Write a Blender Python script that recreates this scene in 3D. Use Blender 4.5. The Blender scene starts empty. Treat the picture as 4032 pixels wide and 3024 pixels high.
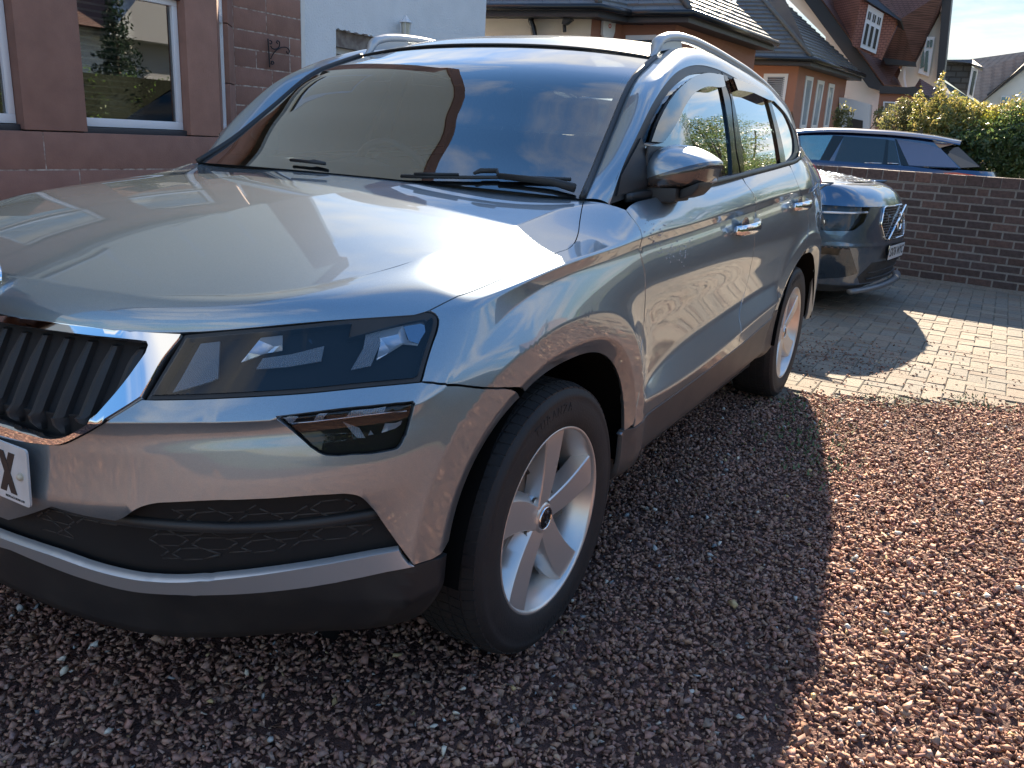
import bpy, bmesh, math, random
import numpy as np
from mathutils import Vector, Matrix
from mathutils.bvhtree import BVHTree
from mathutils.geometry import delaunay_2d_cdt
random.seed(7); rng = np.random.default_rng(11)
scene = bpy.context.scene
R_ = math.radians
# ------------------------------------------------------------------ camera
# metres; origin under the front axle of the near car, +x its nose, +y its nearside, z up
CAM = np.array([1.6662, 1.6786, 1.217]); FPX = 3296.6
_y, _p, _r = np.radians([209.0306, -16.5743, 3.3042])
FWD = np.array([math.cos(_y)*math.cos(_p), math.sin(_y)*math.cos(_p), math.sin(_p)])
_r0 = np.cross(FWD, [0, 0, 1]); _r0 /= np.linalg.norm(_r0); _u0 = np.cross(_r0, FWD)
RGT = math.cos(_r)*_r0 + math.sin(_r)*_u0; UPV = -math.sin(_r)*_r0 + math.cos(_r)*_u0
cam_d = bpy.data.cameras.new('camera'); cam = bpy.data.objects.new('camera', cam_d)
scene.collection.objects.link(cam)
cam.matrix_world = Matrix(((RGT[0], UPV[0], -FWD[0], CAM[0]), (RGT[1], UPV[1], -FWD[1], CAM[1]), (RGT[2], UPV[2], -FWD[2], CAM[2]), (0, 0, 0, 1)))
cam_d.sensor_fit = 'HORIZONTAL'; cam_d.sensor_width = 36; cam_d.lens = FPX/4032*36
cam_d.clip_start = .05; cam_d.clip_end = 3000
scene.camera = cam
# ------------------------------------------------------------------ sky, sun, exposure
SKY_K = 1.75; SUN_EL = R_(25.7); SUN_DIR = Vector((-2.0, -.56, 1.0)).normalized()      # towards the sun
world = bpy.data.worlds.new('World'); scene.world = world; world.use_nodes = True
wn, wl = world.node_tree.nodes, world.node_tree.links
wn.clear()
w_out = wn.new('ShaderNodeOutputWorld'); w_bg = wn.new('ShaderNodeBackground'); w_bg.inputs['Strength'].default_value = .15
sky = wn.new('ShaderNodeTexSky'); sky.sky_type = 'NISHITA'; sky.sun_disc = False
sky.sun_elevation = SUN_EL; sky.sun_rotation = math.atan2(SUN_DIR.x, SUN_DIR.y); sky.air_density = 1.0; sky.dust_density = .25; sky.ozone_density = 1.5
tc = wn.new('ShaderNodeTexCoord'); sep = wn.new('ShaderNodeSeparateXYZ'); wl.new(tc.outputs['Generated'], sep.inputs[0])
mz = wn.new('ShaderNodeMath'); mz.operation = 'MAXIMUM'; mz.inputs[1].default_value = 0.0; wl.new(sep.outputs['Z'], mz.inputs[0])
az = wn.new('ShaderNodeMath'); az.operation = 'ADD'; az.inputs[1].default_value = .12; wl.new(mz.outputs[0], az.inputs[0])
dv = wn.new('ShaderNodeVectorMath'); dv.operation = 'DIVIDE'; wl.new(tc.outputs['Generated'], dv.inputs[0])
cb = wn.new('ShaderNodeCombineXYZ'); cb.inputs[2].default_value = 1.0
wl.new(az.outputs[0], cb.inputs[0]); wl.new(az.outputs[0], cb.inputs[1]); wl.new(cb.outputs[0], dv.inputs[1])
mpn = wn.new('ShaderNodeMapping'); mpn.inputs['Location'].default_value = (5.3, 2.9, 0); mpn.inputs['Scale'].default_value = (1.5, 1.5, 0)
wl.new(dv.outputs[0], mpn.inputs[0])
cn = wn.new('ShaderNodeTexNoise'); cn.inputs['Scale'].default_value = 1.0; cn.inputs['Detail'].default_value = 9; cn.inputs['Roughness'].default_value = .56; cn.inputs['Distortion'].default_value = .25
wl.new(mpn.outputs[0], cn.inputs['Vector'])
cr = wn.new('ShaderNodeValToRGB'); cr.color_ramp.elements[0].position = .45; cr.color_ramp.elements[0].color = (0, 0, 0, 1); cr.color_ramp.elements[1].position = .62; cr.color_ramp.elements[1].color = (1, 1, 1, 1)
thin = wn.new('ShaderNodeMath'); thin.operation = 'MULTIPLY_ADD'; thin.inputs[1].default_value = -.05; wl.new(mz.outputs[0], thin.inputs[0]); wl.new(cn.outputs['Fac'], thin.inputs[2]); wl.new(thin.outputs[0], cr.inputs[0])      # fewer clouds overhead than low down
cmx = wn.new('ShaderNodeMixRGB'); cmx.inputs['Color2'].default_value = (1.85, 1.80, 1.72, 1)
wl.new(cr.outputs[0], cmx.inputs['Fac']); bw_ = wn.new('ShaderNodeRGBToBW'); wl.new(sky.outputs[0], bw_.inputs[0]); k1 = wn.new('ShaderNodeMath'); k1.operation = 'MULTIPLY_ADD'; k1.inputs[1].default_value = 1/SKY_K; k1.inputs[2].default_value = 1.0; wl.new(bw_.outputs[0], k1.inputs[0])
k2 = wn.new('ShaderNodeVectorMath'); k2.operation = 'DIVIDE'; wl.new(sky.outputs[0], k2.inputs[0]); wl.new(k1.outputs[0], k2.inputs[1]); hsv = wn.new('ShaderNodeHueSaturation'); hsv.inputs['Saturation'].default_value = 1.25; wl.new(k2.outputs[0], hsv.inputs['Color']); wl.new(hsv.outputs[0], cmx.inputs['Color1'])      # sky compressed by its luminance to even out the glare round the sun
wl.new(cmx.outputs[0], w_bg.inputs['Color']); wl.new(w_bg.outputs[0], w_out.inputs['Surface'])
sun_d = bpy.data.lights.new('sun', 'SUN'); sun_d.energy = 4.5; sun_d.angle = R_(.53); sun_d.color = (1.0, .84, .64)
sun = bpy.data.objects.new('sun', sun_d); scene.collection.objects.link(sun)
sun.rotation_euler = SUN_DIR.to_track_quat('Z', 'Y').to_euler(); sun.location = (-20, -6, 12)
scene.view_settings.view_transform = 'Standard'; scene.view_settings.look = 'None'
scene.view_settings.exposure = 2.12; scene.view_settings.gamma = 1; scene.view_settings.use_curve_mapping = False
scene.render.resolution_x = 1024; scene.render.resolution_y = 768
scene.render.engine = 'CYCLES'; scene.cycles.max_bounces = 8; scene.cycles.transparent_max_bounces = 12

# ------------------------------------------------------------------ tracing helpers: photo pixel -> ray -> point on a real plane or surface
MAG = dict(c1=(0,0,1.659),c2=(1200,0,1.659),c3=(2400,0,2.074),c4=(3000,0,2.074),c5=(3000,600,1.659),c6=(2200,500,1.844),d1=(0,1000,1.659),d2=(500,1150,1.7015),d3=(0,1800,1.229),d4=(1700,1200,1.1855),d5=(2300,1000,1.659),e1=(1750,1450,2.37),e2=(1750,2000,2.37),e3=(2850,950,2.37),D=(0,0,.5486),px=(0,0,1),f5=(2400,100,2.37),f6=(2400,550,3.6867),f1=(3150,600,2.764),f2=(1150,550,1.8433),f3=(0,950,2.765),f4=(3130,450,2.44),g1=(0,0,2.37),g2=(800,0,2.765),g3=(1850,0,2.458))
def T(t, pts):
    a, b, k = MAG[t]; return [(a+x/k, b+y/k) for x, y in pts]
def ray(p): return FWD + RGT*(p[0]-2016)/FPX - UPV*(p[1]-1512)/FPX
def atp(p, ax, val):
    d = ray(p); return CAM + d*((val-CAM[ax])/d[ax])
def atn(p, p0, n):
    d = ray(p); n = np.array(n, float); return CAM + d*(((np.array(p0)-CAM)@n)/(d@n))

# ------------------------------------------------------------------ materials
MATS = {}
def mat(name, col=(.5, .5, .5), rough=.5, metal=0, **kw):
    if name in MATS: return MATS[name]
    m = bpy.data.materials.new(name); m.use_nodes = True; MATS[name] = m
    nt = m.node_tree; b = nt.nodes['Principled BSDF']
    b.inputs['Base Color'].default_value = (*col, 1); b.inputs['Roughness'].default_value = rough; b.inputs['Metallic'].default_value = metal
    for k, v in kw.items():
        if k in ('noise', 'bump', 'bscale', 'ndark', 'rvar', 'obj_rand'): continue
        b.inputs[k].default_value = v
    def noise(scale, detail=5):
        t = nt.nodes.new('ShaderNodeTexCoord'); n = nt.nodes.new('ShaderNodeTexNoise'); n.inputs['Scale'].default_value = scale; n.inputs['Detail'].default_value = detail
        nt.links.new(t.outputs['Object'], n.inputs['Vector']); return n
    src = None
    if 'noise' in kw:                                   # (scale, amount, second colour)
        sc, am, c2 = kw['noise']; n = noise(sc)
        mr = nt.nodes.new('ShaderNodeMapRange'); mr.inputs['From Min'].default_value = .35; mr.inputs['From Max'].default_value = .65; mr.inputs['To Max'].default_value = am
        nt.links.new(n.outputs['Fac'], mr.inputs[0])
        mx = nt.nodes.new('ShaderNodeMixRGB'); mx.inputs[1].default_value = (*col, 1); mx.inputs[2].default_value = (*c2, 1)
        nt.links.new(mr.outputs[0], mx.inputs[0]); nt.links.new(mx.outputs[0], b.inputs['Base Color']); src = mx.outputs[0]
    if 'obj_rand' in kw:                                # value spread between alike pieces
        oi = nt.nodes.new('ShaderNodeObjectInfo'); mr = nt.nodes.new('ShaderNodeMapRange'); a = kw['obj_rand']
        mr.inputs['To Min'].default_value = 1-a; mr.inputs['To Max'].default_value = 1+a; nt.links.new(oi.outputs['Random'], mr.inputs[0])
        hs = nt.nodes.new('ShaderNodeHueSaturation'); hs.inputs['Color'].default_value = (*col, 1)
        if src: nt.links.new(src, hs.inputs['Color'])
        nt.links.new(mr.outputs[0], hs.inputs['Value']); nt.links.new(hs.outputs[0], b.inputs['Base Color'])
    if 'rvar' in kw:
        sc, lo, hi = kw['rvar']; n = noise(sc); mr = nt.nodes.new('ShaderNodeMapRange'); mr.inputs['From Min'].default_value = .3; mr.inputs['From Max'].default_value = .7
        mr.inputs['To Min'].default_value = lo; mr.inputs['To Max'].default_value = hi
        nt.links.new(n.outputs['Fac'], mr.inputs[0]); nt.links.new(mr.outputs[0], b.inputs['Roughness'])
    if 'bump' in kw:
        n = noise(kw.get('bscale', 60), 8); bp = nt.nodes.new('ShaderNodeBump'); bp.inputs['Strength'].default_value = kw['bump']; bp.inputs['Distance'].default_value = .01
        nt.links.new(n.outputs['Fac'], bp.inputs['Height']); nt.links.new(bp.outputs[0], b.inputs['Normal'])
    return m
# ------------------------------------------------------------------ objects
COL = scene.collection
def link(o, parent=None, label=None, cat=None, group=None, kind=None):
    COL.objects.link(o)
    if parent is not None: o.parent = parent
    tag(o, label, cat, group, kind); return o
def tag(o, label=None, cat=None, group=None, kind=None):
    if label: o['label'] = label
    if cat: o['category'] = cat
    if group: o['group'] = group
    if kind: o['kind'] = kind
    return o
def empty(name, loc=(0, 0, 0), rz=0, **k):
    o = bpy.data.objects.new(name, None); o.location = loc; o.rotation_euler = (0, 0, rz); o.empty_display_size = .2
    return link(o, **k)
def mesh(name, V, F, m, parent=None, smooth=True, normals=None, angle=None, flip=False, **k):
    me = bpy.data.meshes.new(name)
    V = np.asarray(V, float).reshape(-1, 3)
    if flip: F = [tuple(reversed(f)) for f in F]
    me.from_pydata(V.tolist(), [], [tuple(int(i) for i in f) for f in F]); me.update()
    if smooth: me.polygons.foreach_set('use_smooth', [True]*len(me.polygons))
    if angle is not None: me.set_sharp_from_angle(angle=R_(angle))
    if normals is not None: me.normals_split_custom_set_from_vertices([tuple(n) for n in normals])
    for mm in (m if isinstance(m, (list, tuple)) else [m]): me.materials.append(mm)
    return link(bpy.data.objects.new(name, me), parent, **k)
class MB:
    """collects shapes for one mesh"""
    def __init__(s): s.V = []; s.F = []; s.M = []
    def add(s, V, F, mi=0):
        b = len(s.V); s.V += [tuple(map(float, v)) for v in V]; s.F += [tuple(b+i for i in f) for f in F]; s.M += [mi]*len(F); return s
    def box(s, lo, hi, mi=0, fn=None):
        x0, y0, z0 = lo; x1, y1, z1 = hi
        V = [(x0,y0,z0),(x1,y0,z0),(x1,y1,z0),(x0,y1,z0),(x0,y0,z1),(x1,y0,z1),(x1,y1,z1),(x0,y1,z1)]
        if fn: V = [fn(v) for v in V]
        return s.add(V, [(3,2,1,0),(4,5,6,7),(0,1,5,4),(1,2,6,5),(2,3,7,6),(3,0,4,7)], mi)
    def prism(s, poly, off, mi=0):
        """closed 3D polygon extruded by vector off"""
        n = len(poly); P = [np.array(p, float) for p in poly]; Q = [p+np.array(off, float) for p in P]
        return s.add(P+Q, [tuple(range(n))[::-1], tuple(range(n, 2*n))]+[(i, (i+1) % n, n+(i+1) % n, n+i) for i in range(n)], mi)
    def tube(s, pts, r, n=8, mi=0, cap=True, flat=1.0, up=None):
        pts = [Vector(p) for p in pts]; rs = r if isinstance(r, (list, tuple)) else [r]*len(pts)
        b = len(s.V); U = None
        for i, p in enumerate(pts):
            t = (pts[min(i+1, len(pts)-1)]-pts[max(i-1, 0)]).normalized()
            if U is None: U = (Vector(up) if up else (Vector((0,0,1)) if abs(t.z) < .9 else Vector((1,0,0))))
            U = (U-t*U.dot(t)).normalized(); W = t.cross(U)
            for k in range(n):
                a = 2*math.pi*k/n; s.V.append(tuple(p+U*math.cos(a)*rs[i]+W*math.sin(a)*rs[i]*flat))
        for i in range(len(pts)-1):
            for k in range(n):
                a0 = b+i*n+k; a1 = b+i*n+(k+1) % n; s.F.append((a0, a1, a1+n, a0+n)); s.M.append(mi)
        if cap: s.F.append(tuple(b+k for k in range(n))[::-1]); s.F.append(tuple(b+(len(pts)-1)*n+k for k in range(n))); s.M += [mi, mi]
        return s
    def revolve(s, prof, n=48, axis='y', c=(0, 0, 0), mi=0):
        """prof: (r, h) pairs turned about the axis"""
        b = len(s.V); m = len(prof)
        for k in range(n):
            a = 2*math.pi*k/n; ca, sa = math.cos(a), math.sin(a)
            for r, h in prof:
                s.V.append({'y': (c[0]+r*ca, c[1]+h, c[2]+r*sa), 'z': (c[0]+r*ca, c[1]+r*sa, c[2]+h), 'x': (c[0]+h, c[1]+r*ca, c[2]+r*sa)}[axis])
        for k in range(n):
            for j in range(m-1):
                a0 = b+k*m+j; a1 = b+((k+1) % n)*m+j; s.F.append((a0, a0+1, a1+1, a1)); s.M.append(mi)
        return s
    def build(s, name, m, parent=None, smooth=False, angle=None, mirror=False, bevel=0, **k):
        V = np.array(s.V); F = s.F
        if mirror: V = V*[1, -1, 1]; F = [f[::-1] for f in F]
        if bevel:
            bm = bmesh.new(); vs = [bm.verts.new(v) for v in V]
            for f in F:
                try: bm.faces.new([vs[i] for i in f])
                except ValueError: pass
            bmesh.ops.recalc_face_normals(bm, faces=bm.faces)
            bmesh.ops.bevel(bm, geom=[e for e in bm.edges if len(e.link_faces) == 2 and e.calc_face_angle(0) > .5], offset=bevel, segments=2, affect='EDGES', profile=.6)
            me = bpy.data.meshes.new(name); bm.to_mesh(me); bm.free()
            me.polygons.foreach_set('use_smooth', [True]*len(me.polygons)); me.set_sharp_from_angle(angle=R_(40))
            me.materials.append(m); return link(bpy.data.objects.new(name, me), parent, **k)
        o = mesh(name, V, F, m, parent, smooth=smooth or angle is not None, angle=angle, **k)
        bm = bmesh.new(); bm.from_mesh(o.data); bmesh.ops.recalc_face_normals(bm, faces=bm.faces); bm.to_mesh(o.data); bm.free()
        if any(s.M): o.data.polygons.foreach_set('material_index', s.M)
        return o
def spline(P, n=8, closed=False):
    """Catmull-Rom through the points (any dimension)"""
    P = [np.array(p, float) for p in P]; N = len(P); out = []
    rngk = range(N if closed else N-1)
    for i in rngk:
        p1, p2 = P[i], P[(i+1) % N]
        p0 = P[i-1] if (closed or i > 0) else 2*p1-p2
        p3 = P[(i+2) % N] if (closed or i+2 < N) else 2*p2-p1
        d1 = max(np.linalg.norm(p2-p1), 1e-9); d0 = max(np.linalg.norm(p1-p0), 1e-9); d2 = max(np.linalg.norm(p3-p2), 1e-9)
        m1 = ((p2-p1)/d1*d0 + (p1-p0)/d0*d1)/(d0+d1)*d1; m2 = ((p3-p2)/d2*d1+(p2-p1)/d1*d2)/(d1+d2)*d1
        for k in range(n):
            t = k/n; out.append((2*t**3-3*t*t+1)*p1+(t**3-2*t*t+t)*m1+(-2*t**3+3*t*t)*p2+(t**3-t*t)*m2)
    if not closed: out.append(P[-1])
    return out
# ------------------------------------------------------------------ lofted outer skin of the near car: rows are feature lines, columns are stations from nose centre round to tail centre
def rows_table():
    A = {}
    #          S0              S1              S2               S3               S4               S5              S6(.30)          S7(.05)          S8(-.25)          S8b(-.42)         S9(-.6)           S10(-1.1)         S11(-1.53)        S12(-2.1)         S13(-2.65)        S14(-3.05)        S15(-3.3)         S16              S17
    X = [.30, .05, -.25, -.42, -.6, -1.1, -1.53, -2.1, -2.65, -3.05, -3.3]
    def side(yz): return [(x, y, z) for x, (y, z) in zip(X, yz)]
    A[10] = [(.745,0,.902),(.718,.30,.902),(.655,.45,.907),(.568,.573,.921),(.469,.640,.940),(.37,.675,.958),(.27,.695,.978),(.05,.712,1.005),(-.25,.712,1.042),(-.42,.752,1.068)]+side([(.0,0)]*4+[(.822,1.073),(.837,1.094),(.833,1.118),(.826,1.150),(.803,1.180),(.730,1.200),(.675,1.205)])[4:]+[(-3.38,.52,1.21),(-3.42,0,1.21)]
    A[9] = [(.775,0,.872),(.750,.30,.876),(.690,.475,.884),(.597,.625,.903),(.495,.705,.918),(.385,.755,.932)]+side([(.790,.932),(.825,.968),(.840,1.000),(.858,1.033),(.871,1.036),(.877,1.055),(.877,1.075),(.868,1.100),(.846,1.125),(.785,1.140),(.732,1.143)])+[(-3.42,.56,1.14),(-3.49,0,1.14)]
    A[8] = [(.785,0,.835),(.765,.30,.842),(.700,.48,.853),(.600,.645,.879),(.500,.735,.888),(.400,.805,.893)]+side([(.853,.915),(.888,.956),(.892,.972),(.896,.983),(.898,.989),(.900,1.007),(.898,1.022),(.892,1.043),(.878,1.058),(.828,1.066),(.782,1.068)])+[(-3.46,.60,1.07),(-3.53,0,1.07)]
    A[7] = [(.868,0,.675),(.850,.30,.690),(.803,.49,.717),(.705,.655,.730),(.61,.765,.740),(.505,.842,.751)]+side([(.866,.855),(.880,.924),(.884,.941),(.887,.953),(.888,.959),(.890,.977),(.889,.992),(.883,1.013),(.870,1.028),(.824,1.036),(.780,1.038)])+[(-3.46,.60,1.04),(-3.52,0,1.04)]
    A[6] = [(.864,0,.655),(.846,.30,.668),(.798,.495,.690),(.701,.654,.705),(.607,.767,.715),(.503,.844,.727)]+side([(.893,.780),(.903,.840),(.904,.855),(.905,.862),(.906,.866),(.908,.872),(.907,.88),(.901,.89),(.890,.90),(.858,.90),(.812,.90)])+[(-3.47,.63,.90),(-3.53,0,.90)]
    A[5] = [(.864,0,.615),(.847,.30,.630),(.800,.50,.655),(.703,.661,.678),(.609,.773,.690),(.503,.848,.70)]+side([(.894,.700),(.900,.700),(.897,.710),(.893,.715),(.890,.720),(.889,.740),(.889,.75),(.884,.76),(.878,.76),(.858,.76),(.822,.76)])+[(-3.50,.65,.76),(-3.55,0,.76)]
    A[4] = [(.873,0,.525),(.858,.30,.535),(.814,.50,.555),(.716,.667,.578),(.618,.780,.588),(.507,.852,.605)]+side([(.895,.600),(.902,.570),(.900,.545),(.893,.535),(.884,.572),(.881,.628),(.881,.645),(.879,.652),(.876,.66),(.86,.66),(.828,.66)])+[(-3.52,.66,.66),(-3.56,0,.66)]
    A[3] = [(.862,0,.41),(.828,.30,.40),(.780,.482,.40),(.688,.648,.425),(.602,.750,.447),(.50,.834,.462)]+side([(.896,.540),(.905,.530),(.905,.522),(.910,.521),(.914,.513),(.917,.518),(.917,.553),(.911,.578),(.90,.58),(.882,.57),(.835,.55)])+[(-3.54,.68,.52),(-3.58,0,.52)]
    A[2] = [(.850,0,.37),(.815,.30,.362),(.768,.48,.368),(.675,.645,.383),(.585,.747,.398),(.472,.824,.405)]+side([(.892,.44),(.90,.450),(.900,.456),(.902,.464),(.906,.467),(.908,.475),(.907,.487),(.90,.512),(.89,.52),(.875,.48),(.85,.45)])+[(-3.54,.68,.42),(-3.58,0,.42)]
    A[1] = [(.82,0,.255),(.787,.30,.245),(.713,.48,.243),(.60,.645,.258),(.54,.735,.275),(.474,.802,.289)]+side([(.872,.325),(.880,.332),(.880,.333),(.880,.334),(.880,.335),(.880,.336),(.878,.337),(.872,.338),(.865,.34),(.85,.34),(.83,.34)])+[(-3.50,.66,.33),(-3.54,0,.33)]
    A[0] = [(x*.86 if i < 6 else x, y*.93, z-(.01 if i < 6 else .06)) for i, (x, y, z) in enumerate(A[1])]
    return np.array([A[k] for k in range(11)])
def c2spline(Y, t):
    """natural C2 spline coefficients through Y (n,3) at t; returns second derivatives"""
    n = len(t); h = np.diff(t); A = np.zeros((n, n)); B = np.zeros((n, Y.shape[1])); A[0, 0] = A[-1, -1] = 1
    for i in range(1, n-1):
        A[i, i-1] = h[i-1]; A[i, i] = 2*(h[i-1]+h[i]); A[i, i+1] = h[i]; B[i] = 6*((Y[i+1]-Y[i])/h[i]-(Y[i]-Y[i-1])/h[i-1])
    return np.linalg.solve(A, B)
class Shell:
    GROUPS = [(0, 1), (1, 2), (2, 3), (3, 4), (4, 7), (7, 8), (8, 10)]
    def __init__(s, tab, arches=True):
        s.P = tab; s.K, s.S = tab.shape[:2]; s.arches = arches
        d = np.linalg.norm(np.diff(tab[4:9], axis=1), axis=2).mean(0)
        # mirrored stations before the nose and after the tail keep the centreline smooth
        s.t = np.concatenate([[0], np.cumsum(d)]); s.L = s.t[-1]
        ext = 3; tt = np.concatenate([-s.t[ext:0:-1], s.t, 2*s.L-s.t[-2:-2-ext:-1]])
        s.tt = tt; s.Y = []; s.M2 = []
        for k in range(s.K):
            m = tab[k]; a = m[ext:0:-1]*[1, -1, 1]; b = m[-2:-2-ext:-1]*[1, -1, 1]
            Y = np.concatenate([a, m, b]); s.Y.append(Y); s.M2.append(c2spline(Y, tt))
    def row(s, k, t):
        j = np.clip(np.searchsorted(s.tt, t)-1, 0, len(s.tt)-2); h = s.tt[j+1]-s.tt[j]; a = ((s.tt[j+1]-t)/h)[:, None]; b = 1-a; h = h[:, None]
        Y, M = s.Y[k], s.M2[k]
        return a*Y[j]+b*Y[j+1]+((a**3-a)*M[j]+(b**3-b)*M[j+1])*h*h/6
    def raw(s, t, v):
        t = np.asarray(t, float); v = np.asarray(v, float); out = np.zeros((len(t), 3))
        K = [s.row(k, t) for k in range(s.K)]
        L = [np.linalg.norm(K[k+1]-K[k], axis=1)[:, None]+1e-9 for k in range(s.K-1)]
        for g0, g1 in s.GROUPS:
            tang = {}
            for k in range(g0, g1+1):
                if g1-g0 == 1: tang[k] = (K[g1]-K[g0])/L[g0]
                elif k == g0: tang[k] = None
                elif k == g1: tang[k] = None
                else: tang[k] = ((K[k]-K[k-1])/L[k-1]*L[k]+(K[k+1]-K[k])/L[k]*L[k-1])/(L[k]+L[k-1])
            if g1-g0 > 1:
                tang[g0] = 2*(K[g0+1]-K[g0])/L[g0]-tang[g0+1]; tang[g1] = 2*(K[g1]-K[g1-1])/L[g1-1]-tang[g1-1]
            for k in range(g0, g1):
                sel = (v >= k) & (v <= k+1)
                if not sel.any(): continue
                u = (v[sel]-k)[:, None]; h = L[k][sel]
                out[sel] = (2*u**3-3*u*u+1)*K[k][sel]+(u**3-2*u*u+u)*tang[k][sel]*h+(-2*u**3+3*u*u)*K[k+1][sel]+(u**3-u*u)*tang[k+1][sel]*h
        return out
    def ev(s, t, v):
        P = s.raw(t, v)
        if s.arches:
            for cx, af, ar, b, yf0 in ARCH:
                dx = P[:, 0]-cx; dz = np.maximum(P[:, 2]-.335, 0)
                a = np.where(dx > 0, af, ar); q = (np.abs(dx/a)**2.5+(dz/b)**2.5)**(1/2.5)
                yf = yf0-.28*np.maximum(dx-.20, 0)**1.5-(.10*np.maximum(-dx-.25, 0) if cx < -1 else 0)
                w = np.where(q < 1.25, 1, np.exp(-np.maximum(q-1.25, 0)/.13))*np.clip((P[:, 2]-.25)/.12, 0, 1)*(P[:, 1] > .5)
                tgt = yf-.020*np.clip((1.09-q)/.09, 0, 1)
                P[:, 1] = P[:, 1]+(np.maximum(tgt, P[:, 1]-.02)-P[:, 1])*w*np.where(np.abs(dx) < .75, 1, 0)
        return P
    def nrm(s, t, v):
        t = np.asarray(t, float); v = np.asarray(v, float); e = 2e-3
        fl = np.floor(v); ve = np.clip(v, 0, s.K-1)
        v1 = np.minimum(ve+e*5, s.K-1); v0 = np.maximum(ve-e*5, 0)
        n = np.cross(s.ev(t+e, ve)-s.ev(t-e, ve), s.ev(t, v1)-s.ev(t, v0)); n /= np.linalg.norm(n, axis=1)[:, None]+1e-12
        return n
ARCH = [(0.0, .435, .385, .402, .921), (-2.638, .40, .39, .402, .914)]
SH = Shell(rows_table())
def build_lookup():
    ts = np.linspace(0, SH.L, 520); vs = np.concatenate([np.linspace(k, k+1, 12, endpoint=False) for k in range(10)]+[[10]])
    Tt, Vv = np.meshgrid(ts, vs, indexing='ij'); P = SH.ev(Tt.ravel(), Vv.ravel()); n = len(vs)
    tris = []
    for i in range(len(ts)-1):
        for j in range(n-1):
            a = i*n+j; tris += [(a, a+n, a+n+1), (a, a+n+1, a+1)]
    return BVHTree.FromPolygons([tuple(p) for p in P], tris), P, tris, Tt.ravel(), Vv.ravel()
BV, LP, LT, LS, LV = build_lookup()
def bary(i, loc):
    a, b, c = LT[i]; A, B, C = LP[a], LP[b], LP[c]; p = np.array(loc)
    v0, v1, v2 = B-A, C-A, p-A; d00, d01, d11 = v0@v0, v0@v1, v1@v1; d20, d21 = v2@v0, v2@v1; dn = d00*d11-d01*d01
    if abs(dn) < 1e-16: return LS[a], LV[a]
    w1 = (d11*d20-d01*d21)/dn; w2 = (d00*d21-d01*d20)/dn; w0 = 1-w1-w2
    return w0*LS[a]+w1*LS[b]+w2*LS[c], w0*LV[a]+w1*LV[b]+w2*LV[c]
def cast(o, d):
    loc, n, i, dist = BV.ray_cast(Vector(o), Vector(d).normalized())
    if loc is None:                     # just off the skin: nearest skin point along the ray
        best = None
        for k in np.linspace(1.0, 5.5, 120):
            q = Vector(o)+Vector(d).normalized()*k; l2, n2, i2, dd = BV.find_nearest(q)
            if best is None or dd < best[0]: best = (dd, l2, i2)
        loc, i = best[1], best[2]
    return bary(i, loc)
def S_px(tagname, pts, n=5, closed=False): return [cast(CAM, ray(p)) for p in (spline(T(tagname, pts), n, closed) if n else T(tagname, pts))]
def S_xz(pts, n=0): return [cast((p[0], 1.6, p[1]), (0, -1, 0)) for p in (spline(pts, n) if n else pts)]
def arch_xz(k, a0, a1, n=40, q=1.0):
    cx, af, ar, b, _ = ARCH[k]; out = []
    for i in range(n+1):
        a = R_(a0+(a1-a0)*i/n); c, s_ = math.cos(a), math.sin(a); aa = af if c > 0 else ar
        r = q/((abs(c/aa)**2.5+(max(s_, 0)/b)**2.5)**(1/2.5)) if s_ > 0 else aa*q
        out.append((cx+r*c, .335+r*s_))
    return out
def rings(k):
    out = []
    for q in (1.055, 1.088, 1.11, 1.17, 1.238, 1.262, 1.29, 1.34): out += S_xz(arch_xz(k, 8, 172, 90, q))
    return out
def inpoly(pts, poly):
    x, y = pts[:, 0], pts[:, 1]; ins = np.zeros(len(pts), bool); P = np.array(poly); n = len(P); j = n-1
    for i in range(n):
        xi, yi = P[i]; xj, yj = P[j]
        c = ((yi > y) != (yj > y)) & (x < (xj-xi)*(y-yi)/((yj-yi) if yj != yi else 1e-12)+xi); ins ^= c; j = i
    return ins
def resample(poly, step, met=(1.0, .09)):
    P = np.array(poly, float); keep = [0]
    for i in range(1, len(P)):
        if np.linalg.norm((P[i]-P[keep[-1]])*met) > step*.35: keep.append(i)
    if np.linalg.norm((P[keep[-1]]-P[0])*met) < step*.35: keep.pop()
    P = P[keep]; out = []
    for i in range(len(P)):
        a, b = P[i], P[(i+1) % len(P)]; n = max(1, int(round(np.linalg.norm((b-a)*met)/step)))
        out += [a+(b-a)*k/n for k in range(n)]
    return np.array(out)
MET = np.array([1.0, .09])
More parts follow.
